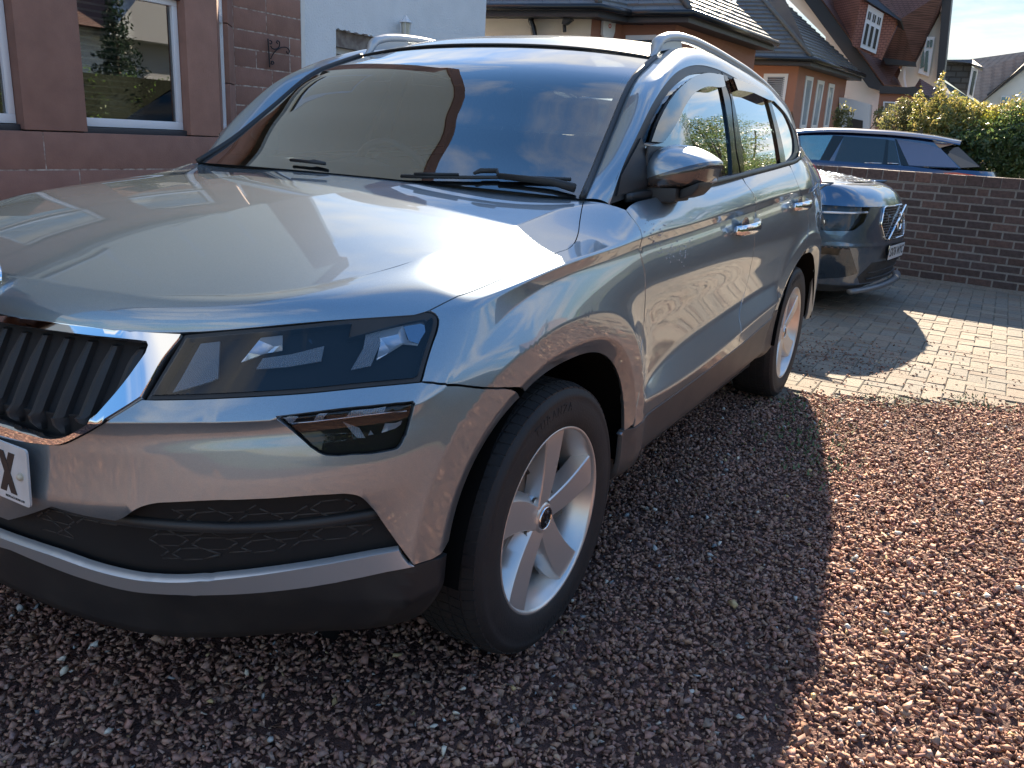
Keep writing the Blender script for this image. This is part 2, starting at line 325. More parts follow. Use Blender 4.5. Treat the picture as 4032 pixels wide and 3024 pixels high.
def offset(poly, d, S):
    """shrink an outline on the skin by d metres (negative grows)"""
    P = np.array(poly); t, v = P[:, 0], P[:, 1]
    area = .5*np.sum(P[:, 0]*np.roll(P[:, 1], -1)-np.roll(P[:, 0], -1)*P[:, 1]); sg = 1 if area > 0 else -1
    Q = S.ev(np.clip(t, 0, S.L), v); N = S.nrm(t, v); tan = np.roll(Q, -1, 0)-np.roll(Q, 1, 0); tan /= np.linalg.norm(tan, axis=1)[:, None]+1e-12
    inw = np.cross(N, tan)*sg
    e = 1e-3; vp = np.minimum(v+e, S.K-1); vm = np.maximum(v-e, 0)
    Ps = (S.ev(t+e, v)-S.ev(t-e, v))/(2*e); Pv = (S.ev(t, vp)-S.ev(t, vm))/(vp-vm)[:, None]
    a11 = (Ps*Ps).sum(1); a12 = (Ps*Pv).sum(1); a22 = (Pv*Pv).sum(1); b1 = (Ps*inw).sum(1)*d; b2 = (Pv*inw).sum(1)*d; det = a11*a22-a12*a12+1e-12
    R = P+np.stack([(b1*a22-b2*a12)/det, (a11*b2-a12*b1)/det], 1); R[:, 0] = np.where(t < 1e-6, 0, np.clip(R[:, 0], 0, S.L)); R[:, 1] = np.clip(R[:, 1], 0, S.K-1)
    return R
def patch(outline, holes=(), S=SH, inset=.002, depth=.014, out=0.0, gs=.018, gv=6, dips=None, extra=(), ncl=None):
    """mesh data of a trimmed piece of skin with its turned-in edges; out lifts it off the skin"""
    O = resample(outline, .012); O = offset(O, inset, S) if inset else O
    Hs = [offset(resample(h, .010), -inset if inset else 0, S) for h in holes]
    t0, t1 = O[:, 0].min(), O[:, 0].max(); v0, v1 = O[:, 1].min(), O[:, 1].max()
    tg = np.arange(t0+gs/2, t1, gs); vg = []
    for k in range(S.K-1): vg += list(np.linspace(k, k+1, gv, endpoint=False))
    vg = np.array([q for q in vg if v0 < q < v1]); G = np.array([(a, b) for a in tg for b in vg]).reshape(-1, 2)
    if len(G): G = G[inpoly(G, O)]
    if len(extra):
        E_ = np.array(extra); E_ = E_[inpoly(E_, O)]
        if len(G) and len(E_):
            Em = E_*MET; G = np.concatenate([G[np.array([((Em-g)**2).sum(1).min() > .007**2 for g in G*MET])], E_])
    for h in Hs:
        if len(G): G = G[~inpoly(G, h)]
    B = np.concatenate([O]+Hs)*MET
    if len(G):
        Gm = G*MET; keep = np.ones(len(G), bool)
        for c in range(0, len(Gm), 2000):
            dd = ((Gm[c:c+2000, None, :]-B[None, :, :])**2).sum(2).min(1); keep[c:c+2000] = dd > .005**2
        G = G[keep]
    pts = np.concatenate([O]+Hs+([G] if len(G) else [])); loops = []; b = 0
    for L in [O]+Hs: loops.append(list(range(b, b+len(L)))); b += len(L)
    edges = [(l[i], l[(i+1) % len(l)]) for l in loops for i in range(len(l))]
    r = delaunay_2d_cdt([Vector(p*MET) for p in pts], edges, [loops[0]], 1, 1e-7)
    V2 = np.array([tuple(q) for q in r[0]])/MET; F = [list(f) for f in r[2]]
    if Hs:
        cen = np.array([V2[f].mean(0) for f in F]); bad = np.zeros(len(F), bool)
        for h in Hs: bad |= inpoly(cen, h)
        F = [f for f, q in zip(F, bad) if not q]
    t, v = np.clip(V2[:, 0], 0, S.L), np.clip(V2[:, 1], 0, S.K-1)
    P = S.ev(t, v); N = S.nrm(t, np.clip(v, *ncl) if ncl else v); N[t < 1e-6, 1] = 0
    if out: P = P+N*out
    if dips: P = P+N*dips(P)[:, None]
    # orient outwards
    a, b_, c = P[[f[0] for f in F]], P[[f[1] for f in F]], P[[f[2] for f in F]]
    fn = np.cross(b_-a, c-a); s_ = (fn*N[[f[0] for f in F]]).sum(1); F = [f if q > 0 else f[::-1] for f, q in zip(F, s_)]
    V = list(P); NN = list(N); F = [tuple(f) for f in F]
    if depth:
        cnt = {}
        for f in F:
            for i in range(len(f)): cnt[(f[i], f[(i+1) % len(f)])] = 1
        be = [(i, j) for (i, j) in cnt if (j, i) not in cnt and not (V2[i, 0] < 1e-5 and V2[j, 0] < 1e-5)]
        for i, j in be:
            e = P[j]-P[i]; sd = np.cross(e, N[i]); sd /= np.linalg.norm(sd)+1e-12; k = len(V)
            V += [P[i], P[j], P[j]-N[j]*depth, P[i]-N[i]*depth]; n1 = sd+N[i]*.5; n1 /= np.linalg.norm(n1); NN += [n1, n1, sd, sd]
            F.append((k, k+3, k+2, k+1))
    return np.array(V), np.array(NN), F
def mirror_join(d):
    V, N, F = d; n = len(V); m = np.array([1, -1, 1.])
    return np.concatenate([V, V*m]), np.concatenate([N, N*m]), list(F)+[tuple(n+i for i in f[::-1]) for f in F]
def put(name, d, m, parent, side=1, **k):
    V, N, F = d
    if side < 0: V = V*[1, -1, 1]; N = N*[1, -1, 1]; F = [f[::-1] for f in F]
    return mesh(name, V, F, m, parent, normals=N, **k)
# ------------------------------------------------------------------ car materials
def paint(name, base, rough=.40, flake=.05):
    m = bpy.data.materials.new(name); m.use_nodes = True; MATS[name] = m; nt = m.node_tree; b = nt.nodes['Principled BSDF']
    b.inputs['Base Color'].default_value = (*base, 1); b.inputs['Metallic'].default_value = .80; b.inputs['Roughness'].default_value = rough
    b.inputs['Coat Weight'].default_value = 1; b.inputs['Coat Roughness'].default_value = .015; b.inputs['Coat IOR'].default_value = 2.05
    t = nt.nodes.new('ShaderNodeTexCoord'); v = nt.nodes.new('ShaderNodeTexVoronoi'); v.inputs['Scale'].default_value = 1600; nt.links.new(t.outputs['Object'], v.inputs['Vector'])
    n = nt.nodes.new('ShaderNodeTexNoise'); n.inputs['Scale'].default_value = 3.5; n.inputs['Detail'].default_value = 7; nt.links.new(t.outputs['Object'], n.inputs['Vector'])
    mr = nt.nodes.new('ShaderNodeMapRange'); mr.inputs['To Min'].default_value = 1-flake*3; mr.inputs['To Max'].default_value = 1+flake*3; nt.links.new(v.outputs['Color'], mr.inputs[0])
    hs = nt.nodes.new('ShaderNodeHueSaturation'); hs.inputs['Color'].default_value = (*base, 1); nt.links.new(mr.outputs[0], hs.inputs['Value']); nt.links.new(hs.outputs[0], b.inputs['Base Color'])
    # road film: dust thicker towards the ground makes the clear coat duller there
    sp = nt.nodes.new('ShaderNodeSeparateXYZ'); nt.links.new(t.outputs['Object'], sp.inputs[0])
    d = nt.nodes.new('ShaderNodeMapRange'); d.inputs['From Min'].default_value = .95; d.inputs['From Max'].default_value = .35; d.inputs['To Min'].default_value = 0; d.inputs['To Max'].default_value = 1; nt.links.new(sp.outputs['Z'], d.inputs[0])
    n2 = nt.nodes.new('ShaderNodeTexNoise'); n2.inputs['Scale'].default_value = 22; n2.inputs['Detail'].default_value = 9; n2.inputs['Roughness'].default_value = .7; nt.links.new(t.outputs['Object'], n2.inputs['Vector'])
    mm = nt.nodes.new('ShaderNodeMath'); mm.operation = 'MULTIPLY'; nt.links.new(d.outputs[0], mm.inputs[0]); nt.links.new(n2.outputs['Fac'], mm.inputs[1])
    cr_ = nt.nodes.new('ShaderNodeMapRange'); cr_.inputs['From Max'].default_value = .6; cr_.inputs['To Min'].default_value = .012; cr_.inputs['To Max'].default_value = .10; nt.links.new(mm.outputs[0], cr_.inputs[0]); nt.links.new(cr_.outputs[0], b.inputs['Coat Roughness'])
    dust = nt.nodes.new('ShaderNodeBsdfDiffuse'); dust.inputs[0].default_value = (.30, .26, .22, 1)
    mx = nt.nodes.new('ShaderNodeMixShader'); df = nt.nodes.new('ShaderNodeMapRange'); df.inputs['From Min'].default_value = .15; df.inputs['From Max'].default_value = .75; df.inputs['To Max'].default_value = .30; nt.links.new(mm.outputs[0], df.inputs[0])
    out = nt.nodes['Material Output']; nt.links.new(df.outputs[0], mx.inputs[0]); nt.links.new(b.outputs[0], mx.inputs[1]); nt.links.new(dust.outputs[0], mx.inputs[2]); nt.links.new(mx.outputs[0], out.inputs['Surface'])
    return m
def glassy(name, tint, trans=.85, rough=0, ior=1.5, boost=1.0):
    """thin pane: see-through, with fresnel reflection"""
    m = bpy.data.materials.new(name); m.use_nodes = True; MATS[name] = m; nt = m.node_tree; nt.nodes.clear()
    o = nt.nodes.new('ShaderNodeOutputMaterial'); tr = nt.nodes.new('ShaderNodeBsdfTransparent'); tr.inputs[0].default_value = (*[c*trans for c in tint], 1)
    g = nt.nodes.new('ShaderNodeBsdfGlossy'); g.inputs['Roughness'].default_value = rough
    fr = nt.nodes.new('ShaderNodeFresnel'); fr.inputs[0].default_value = ior
    mp = nt.nodes.new('ShaderNodeMath'); mp.operation = 'MULTIPLY'; mp.inputs[1].default_value = boost; mp.use_clamp = True; nt.links.new(fr.outputs[0], mp.inputs[0])
    mx = nt.nodes.new('ShaderNodeMixShader'); nt.links.new(mp.outputs[0], mx.inputs[0]); nt.links.new(tr.outputs[0], mx.inputs[1]); nt.links.new(g.outputs[0], mx.inputs[2]); nt.links.new(mx.outputs[0], o.inputs[0])
    return m
P_GREY = paint('metallic_grey_paint', (.245, .305, .35))
BLACKP = mat('black_plastic', (.018, .019, .021), .5, bump=.15, bscale=900, noise=(9, .5, (.045, .043, .04)))
BLACKG = mat('gloss_black', (.006, .006, .007), .08)
TRIMP = mat('dark_trim_rubber', (.022, .023, .025), .42)
SILLP = mat('grey_cladding', (.085, .083, .082), .46, .25, noise=(12, .6, (.12, .11, .10)))
CHROME = mat('chrome', (.82, .83, .85), .045, 1)
SATIN = mat('satin_aluminium', (.62, .62, .62), .28, 1)
LENS = glassy('clear_lens', (.90, .94, 1.0), .9, boost=1.25)
WSG = glassy('windscreen_glass', (.86, .99, .95), .92, ior=1.6, boost=3.0)
SIDEG = glassy('side_window_glass', (.76, .97, .92), .93, ior=1.7, boost=2.9)
SMOKE = glassy('smoked_deflector', (.35, .36, .38), .5, ior=1.7, boost=2.2, rough=.06)
CABIN = mat('dark_cabin_plastic', (.03, .031, .034), .6)
SEATM = mat('seat_cloth', (.04, .042, .05), .9, noise=(80, .6, (.07, .07, .08)))
UNDER = mat('underbody_black', (.008, .008, .009), .8)
REDL = mat('red_lamp_plastic', (.45, .01, .015), .12, **{'Coat Weight': 1})
# ------------------------------------------------------------------ the near car
car = empty('parked_car', (0, 0, 0), label='silver grey sport utility car filling the foreground on red gravel', cat='car', group='cars parked on the driveways')
def R10(t): return SH.ev(np.array(t), np.full(len(t), 10.0))
_ts = np.linspace(0, SH.L, 3000); _x10 = R10(_ts)[:, 0]; t_corner = _ts[np.where(_x10 > -.382)[0][-1]]
def t_at(v, x):
    P = SH.ev(_ts, np.full(len(_ts), float(v))); return _ts[np.argmin(np.where(P[:, 1] > .3, abs(P[:, 0]-x), 9))]
def v_at0(z):
    vs = np.linspace(0, 10, 1001); P = SH.ev(np.zeros(1001), vs); return vs[np.argmin(abs(P[:, 2]-z))]
SHUT = S_px('c6', [(178,535),(165,590),(150,680),(135,780),(110,840),(60,885),(0,905)], 5)+S_px('d2', [(2212,25),(2110,76),(2012,126)], 4)
HLTOPOUT = SHUT[-1]
# hood: skirt from the skin plus the top panel
front_edge = [(t, 8.0) for t in np.linspace(0, HLTOPOUT[0]-.03, 30)]
_pc = np.polyfit([-.45, 0, .3, .5, .65, .74], [1.085, 1.055, 1.018, .982, .94, .90], 3)
def Hz(x, y):
    y = np.abs(y); z = np.polyval(_pc, x)-(.022+(x+.4)*.03/.7)/.5*y*y
    yc = .16+.12*np.clip((.5-x)/.9, 0, 1)                         # the pressed crease either side of the middle
    z = z+.004*np.exp(-np.maximum(y-yc, 0)/.10)*np.where(y > yc, 1, 1)*np.clip((.62-x)/.25, 0, 1)
    return z
def offset2(P, d):
    tn = np.roll(P, -1, 0)-np.roll(P, 1, 0); tn /= np.linalg.norm(tn, axis=1)[:, None]+1e-12
    ar = np.sum(P[:, 0]*np.roll(P[:, 1], -1)-np.roll(P[:, 0], -1)*P[:, 1]); sg = 1 if ar > 0 else -1
    Q = P+np.stack([-tn[:, 1], tn[:, 0]], 1)*d*sg; return Q[inpoly(Q, P)]
def hood_top():
    tt = np.linspace(0, t_corner, 140); C = R10(tt)[:, :2]
    rear = np.array(spline([(-.382, C[-1, 1]), (-.372, .476), (-.360, .26), (-.355, 0)], 8))
    half = np.concatenate([C, rear[1:]]); O = np.concatenate([half, (half[::-1]*[1, -1])[1:-1]])
    gx = np.arange(-.42, .76, .016); gy = np.arange(-.78, .781, .016); G_ = np.array([(a, b) for a in gx for b in gy]); G_ = G_[inpoly(G_, O)]
    keep = np.array([((O-g)**2).sum(1).min() > .007**2 for g in G_]); G_ = G_[keep]; inner = offset2(O, .006); G_ = np.concatenate([G_[np.array([((inner-g)**2).sum(1).min() > .005**2 for g in G_])], inner[::1]]); pts = np.concatenate([O, G_]); n = len(O)
    r = delaunay_2d_cdt([Vector(p) for p in pts], [(i, (i+1) % n) for i in range(n)], [list(range(n))], 1, 1e-7)
    V2 = np.array([tuple(q) for q in r[0]]); C3 = R10(tt); corr = C3[:, 2]-Hz(C3[:, 0], C3[:, 1])
    def zf(x, y):
        q = np.stack([x, np.abs(y)], 1); d = np.sqrt(((q[:, None]-C[None])**2).sum(2)); w = np.exp(-(d/.03)); cc = (w*corr).sum(1)/(w.sum(1)+1e-30)
        return Hz(x, y)+cc*np.exp(-(d.min(1)/.14)**2)
    x, y = V2[:, 0], V2[:, 1]; z = zf(x, y); e = 1e-3
    N = np.stack([-(zf(x+e, y)-zf(x-e, y))/(2*e), -(zf(x, y+e)-zf(x, y-e))/(2*e), np.ones(len(x))], 1); N /= np.linalg.norm(N, axis=1)[:, None]
    V = np.stack([x, y, z], 1); F = []
    for f in r[2]:
        a, b, c = V2[f[0]], V2[f[1]], V2[f[2]]; F.append(tuple(f) if (b[0]-a[0])*(c[1]-a[1])-(b[1]-a[1])*(c[0]-a[0]) > 0 else tuple(f[::-1]))
    return V, N, F, zf
hV, hN, hF, ZF = hood_top()
def crease_n(t):
    t = np.asarray(t, float); P = R10(t); ns = SH.nrm(t, np.full(len(t), 9.97)); e = 1e-3; x, y = P[:, 0]-.004, P[:, 1]*.994
    nt_ = np.stack([-(ZF(x+e, y)-ZF(x-e, y))/(2*e), -(ZF(x, y+e)-ZF(x, y-e))/(2*e), np.ones(len(x))], 1); nt_ /= np.linalg.norm(nt_, axis=1)[:, None]
    n = ns+nt_; n[t < 1e-5, 1] = 0; return n/np.linalg.norm(n, axis=1)[:, None]
sk_ol = front_edge+SHUT[::-1]+[(t, 10.0) for t in np.linspace(t_corner, 0, 60)]
d_flange = patch(sk_ol, inset=0, depth=.012, gv=8, extra=[(t, 9.93) for t in np.arange(.01, t_corner-.01, .012)])
# edges of the skirt move back from the shut line by the gap width, but not along the crease
V_, N_, F_ = d_flange
tt_c = np.linspace(0, t_corner, 1500); Cc3 = R10(tt_c); nc = crease_n(tt_c)
dd_ = ((V_[:, None, :]-Cc3[None, :, :])**2).sum(2); im = dd_.argmin(1); on = (dd_.min(1) < 4e-6) & (N_[:, 2] > .1)
N_[on] = nc[im[on]]
keepf = [f for f in F_ if not (len(f) == 4 and all(dd_[i].min() < 4e-4 for i in f))]
sV, sN, sF = mirror_join((V_, N_, keepf))
qh = np.stack([hV[:, 0], abs(hV[:, 1])], 1); dh = ((qh[:, None, :]-Cc3[None, :, :2])**2).sum(2); ih = dh.argmin(1); oh = dh.min(1) < 1e-6
hN[oh] = nc[ih[oh]]*np.where(hV[oh, 1:2] < 0, [[1, -1, 1]], [[1, 1, 1]])
V = np.concatenate([hV, sV]); N = np.concatenate([hN, sN]); F = list(hF)+[tuple(len(hV)+i for i in f) for f in sF]
hood = mesh('bonnet', V, F, P_GREY, car, normals=N, label='bonnet reflecting the pale garage wall and sky')
# black gap under the hood edge and behind every shut line: a dark inner skin 16 mm inside
V0 = []; tt = np.linspace(0, SH.L, 160); vv = np.linspace(0.2, 9.6, 50)
Tt, Vv = np.meshgrid(tt, vv, indexing='ij'); Pi = SH.ev(Tt.ravel(), Vv.ravel())-SH.nrm(Tt.ravel(), Vv.ravel())*.028
Fi = []
def _inarch(p): return any((abs((p[0]-cx)/(.46))**2.5+(max(p[2]-.335, 0)/.42)**2.5) < 1.12 and p[2] < .80 for cx in (0, -2.638))
for i in range(159):
    for j in range(49):
        a = i*50+j
        if _inarch(Pi[a]) or _inarch(Pi[a+51]): continue
        Fi.append((a, a+50, a+51, a+1))
iV = np.concatenate([Pi, Pi*[1, -1, 1]]); iF = Fi+[tuple(8000+k for k in f[::-1]) for f in Fi]
mesh('inner_structure', iV, iF, UNDER, car)
# ---- fender
HLR = S_px('d2', [(2012,126),(2060,148),(2084,185),(2080,230),(2040,350),(1990,520),(1972,600)], 4)
GAP = S_px('px', [(1659,1502.6),(1800,1517),(1907,1529),(2052,1529)], 3)
a_g = math.degrees(math.atan2(.732-.335, .245))
DOORF = S_px('c6', [(485,600),(605,790),(590,880),(625,1060),(628,1200),(600,1659)], 4)+S_px('d5', [(360,900),(325,1113)], 3)
fo = SHUT+HLR[1:]+GAP[1:]+S_xz(arch_xz(0, a_g, 165, 46)[1:])
fo += S_px('d5', [(245,1178),(325,1113)], 2)+DOORF[::-1][1:]+S_px('f6', [(120,975),(0,938)], 0)
fo = [p for i, p in enumerate(fo) if i == 0 or abs(p[0]-fo[i-1][0])+abs(p[1]-fo[i-1][1]) > 1e-4]
RING0 = rings(0); RING1 = rings(1)
d_f = patch(fo, extra=RING0, inset=.0026)
d_arch_lip = None
for s_ in (1, -1): put('front_wing', d_f, P_GREY, car, s_)
# ---- doors
BELT1 = [DOORF[0]]+[(t, 10.0) for t in np.linspace(t_at(10, -.64), t_at(10, -1.49), 24)]
DD = S_px('c6', [(1325,370),(1435,550),(1428,620),(1415,900),(1385,1060),(1350,1200),(1310,1370),(1325,1480),(1310,1560)], 4)+S_px('d5', [(1003,613)], 0)
BOT1 = [(t, 2.0) for t in np.linspace(DD[-1][0], DOORF[-1][0], 20)]
d_d1 = patch(BELT1+[q for q in DD[1:-1] if q[1] < 9.95]+BOT1+DOORF[::-1][1:-1], inset=.0024)
RD = S_px('px', [(3111,652),(3133,705),(3155,765),(3176,820),(3183,900),(3172,960),(3150,1022)], 4)
RD = [p for p in RD if p[1] > 5.3]
d_rarc = S_xz(arch_xz(1, 78, 12, 30))
BELT2 = [(t, 10.0) for t in np.linspace(t_at(10, -1.50), t_at(10, -2.27), 20)]
BOT2 = [(t, 2.0) for t in np.linspace(t_at(2, -2.235), DD[-1][0], 20)]
d_d2 = patch(BELT2+RD[1:]+d_rarc+BOT2+[q for q in DD[::-1][1:-1] if q[1] < 9.95], extra=RING1, inset=.0024)
for s_ in (1, -1):
    d1o = put('door', d_d1, P_GREY, car, s_); d2o = put('door', d_d2, P_GREY, car, s_)
    if s_ == 1: D1, D2 = d1o, d2o
    else: D1r, D2r = d1o, d2o
# ---- quarter and tail
t_tail = t_at(8, -3.28)
q_o = [(RD[0][0], 10.0)]+RD+S_xz(arch_xz(1, 78, 178, 40))+[(t_at(1, -3.03), 1.0)]+[(t, 1.0) for t in np.linspace(t_at(1, -3.06), t_tail, 8)]+[(t_tail, v) for v in np.linspace(1.5, 7.2, 12)]+[(t_tail-.10, 7.4), (t_tail-.12, 9.2), (t_tail-.02, 10.0)]
d_q = patch(q_o, extra=RING1)
for s_ in (1, -1): put('rear_quarter', d_q, P_GREY, car, s_)
put('tailgate', mirror_join(patch([(t_tail+.02, v) for v in np.linspace(1, 7.2, 12)]+[(t_tail+.10, 7.3), (t_tail+.12, 9.3), (t_tail+.02, 10.0), (SH.L, 10), (SH.L, 1)], depth=0)), P_GREY, car)
lamp = [(t_tail-.09, 7.45), (t_tail+.08, 7.35), (t_tail+.10, 9.2), (t_tail-.11, 9.15)]
for s_ in (1, -1): put('tail_lamp', patch(lamp, out=.004), REDL, car, s_)
# ---- sill cladding
so = [(t_at(2, -.372), 1.98)]+[(t, 1.98) for t in np.linspace(t_at(2, -.40), t_at(2, -2.235), 30)]+[(t_at(1, -2.262), .9)]+[(t, 0.4) for t in np.linspace(t_at(1, -2.24), t_at(1, -.38), 30)]+[(t_at(1, -.372), 1.0)]
d_s = patch(so, out=.001, inset=0)
for s_ in (1, -1): put('sill', d_s, SILLP, car, s_, label='grey plastic sill below the doors')
# ---- front bumper
HLB = S_px('d2', [(122,721),(400,717),(800,700),(1200,675),(1600,635),(1900,607),(1972,600)], 4)
GRB = S_px('d1', [(300,1240),(400,1242),(520,1192),(700,1087),(925,948)], 4)
PLOW = S_px('d3', [(2000,525),(1935,440),(1860,335),(1790,240),(1740,195),(1690,183),(1600,185),(1300,205),(850,222),(740,230),(660,255),(600,297),(560,312)], 4)+S_px('d3', [(560,312),(400,285),(250,243)], 3)[1:]
LIPC = S_px('d3', [(2168,462),(2090,497),(2000,525)], 3)
zc_g = v_at0(.622); zc_p = v_at0(.455)
afr = S_xz(arch_xz(0, 15.3, a_g, 34))
g_in = [q for q in GRB if q[0] > .12]
bo = [(0, zc_g), (g_in[0][0]*.5, zc_g+.0)]+g_in+HLB[1:]+GAP[1:-1]+afr[::-1]+LIPC[3:]+PLOW[1:]+[(PLOW[-1][0]*.5, zc_p), (0, zc_p)]
FOGR = S_px('d2', [(958,838),(1150,816),(1400,783),(1700,750),(1915,728)], 2)+S_px('d2', [(1930,738),(1936,752),(1910,860),(1855,1000),(1830,1045),(1790,1068),(1700,1085),(1480,1112),(1330,1116),(1270,1102),(1150,1005),(1050,915),(965,852)], 2)
FOGH = S_px('d2', [(1000,838),(1200,814),(1400,788),(1700,757),(1915,735)], 2)+S_px('d2', [(1926,748),(1890,880),(1840,1010),(1815,1042),(1780,1055),(1500,1085),(1340,1090),(1285,1070),(1180,985),(1080,900),(1010,850)], 2)
d_b = patch(bo, holes=[FOGH], inset=.002, gs=.016, extra=RING0)
bump = put('front_bumper', mirror_join(d_b), P_GREY, car, label='painted front bumper with road grime')
# lower black lip, chin strip and intake
LT_ = S_px('d3', [(2000,525),(1500,624),(1100,660),(850,660),(650,645),(400,580),(200,505),(60,445)], 4)
lip_o = [(0, 2.0)]+[q for q in LT_[::-1] if q[0] > .03]+LIPC[::-1][1:-3]+S_xz(arch_xz(0, 12, 2, 5))+[(t_at(1, .462), 1.0), (t_at(1, .47)-.01, 0)]+[(t, 0) for t in np.linspace(t_at(1, .47)-.02, 0, 40)]
put('lower_lip', mirror_join(patch(lip_o, inset=.001)), BLACKP, car, label='matt black lower bumper lip')
CT = S_px('d3', [(250,465),(500,550),(700,590),(850,597),(1100,580),(1500,525),(1930,445)], 4)
ch_o = [(0, 2.0)]+[q for q in LT_[::-1] if q[0] > .03]+CT[::-1]+[(0, 3.0)]
put('chin_strip', mirror_join(patch(ch_o, inset=.001, out=.004, depth=.02, ncl=(2.08, 2.92), gs=.012)), mat('satin_silver_paint', (.58, .60, .62), .34, .65), car, label='satin silver strip below the lower intake')
in_o = [(0, 2.9)]+CT+PLOW+[(0, zc_p+.05)]
def _hexdip(P):
    # pressed plastic with a shelf along the middle
    return -.035+0*P[:, 0]
put('lower_intake', mirror_join(patch(in_o, inset=-.006, out=-.034, depth=0)), BLACKP, car, label='black lower intake panel')
# horizontal shelf bars and the hexagon mesh on the intake
hx = MB()
def skinpt(t, v, o=0):
    p = SH.ev(np.array([t]), np.array([v]))[0]+SH.nrm(np.array([t]), np.array([v]))[0]*o; return p
def strip(mb, svs, o, r, flat=1.0, n=6): mb.tube([skinpt(a, b, o) for a, b in svs], r, n, flat=flat)
BAR = S_px('d3', [(160,245),(450,325),(800,372),(1000,382),(1250,380),(1500,360),(1700,330),(1850,300)], 4)
strip(hx, BAR, -.024, .011, .8, 8)
in_s = offset(resample(in_o, .012), .022, SH)
t_hi = max(p[0] for p in in_o); hh = .034
for ir in range(26):
    for ic in range(30):
        ct = ic*.085+(.0425 if ir % 2 else 0); cz = .36+ir*.028
        if ct > t_hi: continue
        vs_ = np.linspace(2.2, 6, 60); Pz = SH.ev(np.full(60, ct), vs_)[:, 2]
        if cz > Pz.max() or cz < Pz.min(): continue
        v_c = float(np.interp(cz, Pz, vs_)); corners = []
        for k in range(6):
            a = math.pi/3*k; tt_ = ct+.040*math.cos(a); zz = cz+.0125*math.sin(a)*1.2; corners.append((tt_, float(np.interp(zz, Pz, vs_))))
        for k in range(6):
            sg2 = [corners[k], corners[(k+1) % 6]]
            if inpoly(np.array(sg2), in_s).all(): strip(hx, sg2, -.030, .0036, n=4)
hx.build('intake_mesh', BLACKP, car, smooth=True, kind='stuff')
o_ = [o for o in car.children if o.name.startswith('intake_mesh')][0]; o2 = o_.copy(); o2.scale = (1, -1, 1); COL.objects.link(o2)
# ---- grille: chrome frame, dark surround, slats
GO = [(0, 8.0-.05)]+S_px('d1', [(100,412),(300,434),(600,472),(900,512),(1195,532)], 3)+S_px('d1', [(1205,533),(1140,610),(1070,700),(930,945)], 3)+GRB[::-1][1:]
GO = [q for q in GO if q[0] > .0 or True]; gob = [q for q in GRB[::-1] if q[0] > .12]
top_out = [q for q in S_px('d1', [(300,434),(600,472),(900,512),(1195,531)], 3) if q[0] > .02]
side_out = S_px('d1', [(1203,534),(1140,610),(1070,700),(1000,825),(930,942)], 3)
GO = [(0, 7.90)]+top_out+side_out+gob[1:]+[(gob[-1][0]*.5, zc_g+.05), (0, zc_g+.05)]
gi_top = [q for q in S_px('d1', [(300,500),(600,540),(900,572),(968,581)], 3) if q[0] > .02]
gi_side = S_px('d1', [(979,590),(978,604),(900,740),(780,900),(650,1050)], 3)
gi_bot = [q for q in S_px('d1', [(650,1050),(520,1140),(440,1185),(380,1198),(300,1195)], 3)[1:] if q[0] > .10]
v_it = gi_top[0][1]-.02; v_ib = v_at0(.655)
GI = [(0, v_it)]+gi_top+gi_side+gi_bot+[(gi_bot[-1][0]*.5, v_ib), (0, v_ib)]
# frame as an open band: outer path then inner path back, cut at the centre line
frame_o = GO+[p for p in GI[::-1]]
put('grille_frame', mirror_join(patch(frame_o, inset=.001, out=.007, depth=.02, gs=.012, gv=14)), CHROME, car, label='chrome surround of the radiator grille')
put('grille_panel', mirror_join(patch(GI, inset=-.004, out=-.055, depth=0)), UNDER, car)
PG = np.array(GI)
for k in range(-9, 10):
    yc = k*.058+.029*0
    t_c = abs(yc)*1.02+.004
    vs_ = np.linspace(zc_g, 8, 160); ins = inpoly(np.stack([np.full(160, max(t_c, .003)), vs_], 1), PG)
    if ins.sum() < 8: continue
    va, vb = vs_[ins][0]+.02, vs_[ins][-1]-.02; mb = MB(); sg = -1 if k < 0 else 1
    path = []
    for q in np.linspace(va, vb, 9):
        p = skinpt(max(t_c, 1e-3), q, -.020); p[1] *= sg; path.append(p)
    N_ = np.array([1, 0, 0.])
    sec = []
    for i, p in enumerate(path):
        k_e = min(1, .25+1.2*math.sin(math.pi*(len(sec)+.4)/9)); w = .0115*(.55+.45*k_e); f_ = .014*k_e-.006*(1-k_e)
        sec.append([p+[-.030, -w, 0], p+[f_*.2, -w*.9, 0], p+[f_, -w*.35, 0], p+[f_, w*.35, 0], p+[f_*.2, w*.9, 0], p+[-.030, w, 0]])
    Vs = [q for s in sec for q in s]; Fs = [(i*6+j, i*6+j+1, (i+1)*6+j+1, (i+1)*6+j) for i in range(8) for j in range(5)]+[(0,1,2,3,4,5), tuple(48+i for i in (5,4,3,2,1,0))]
    mb.add(Vs, Fs); mb.build('grille_slat', BLACKP, car, angle=30)
# ------------------------------------------------------------------ headlamps and fog lamps
def lamp_piece(name, tagname, pts, off, m, parent, n=2, inset=0, depth=0, **k):
    ol = S_px(tagname, pts, n, True) if n else S_px(tagname, pts, 0)
    return [put(name, patch(ol, out=off, inset=inset, depth=depth, gs=.014), m, parent, s_, **k) for s_ in (1, -1)]
HO = S_px('d2', [(385,285),(700,256),(1040,229),(1500,182),(1900,142),(2000,133)], 3)+S_px('d2', [(2030,136),(2062,150),(2082,190),(2076,235),(2040,350),(1990,515),(1968,598)], 3)+S_px('d2', [(1965,600),(1900,606),(1600,634),(1200,674),(800,699),(400,716),(125,720)], 3)
d_hb = patch(HO, inset=-.006, out=-.062, depth=0); d_hs = patch(HO, inset=.002, out=-.002, depth=.06, gs=.03)
DARKB = mat('lamp_housing', (.016, .024, .042), .5)
REFL = mat('lamp_reflector', (.80, .83, .86), .18, .45)
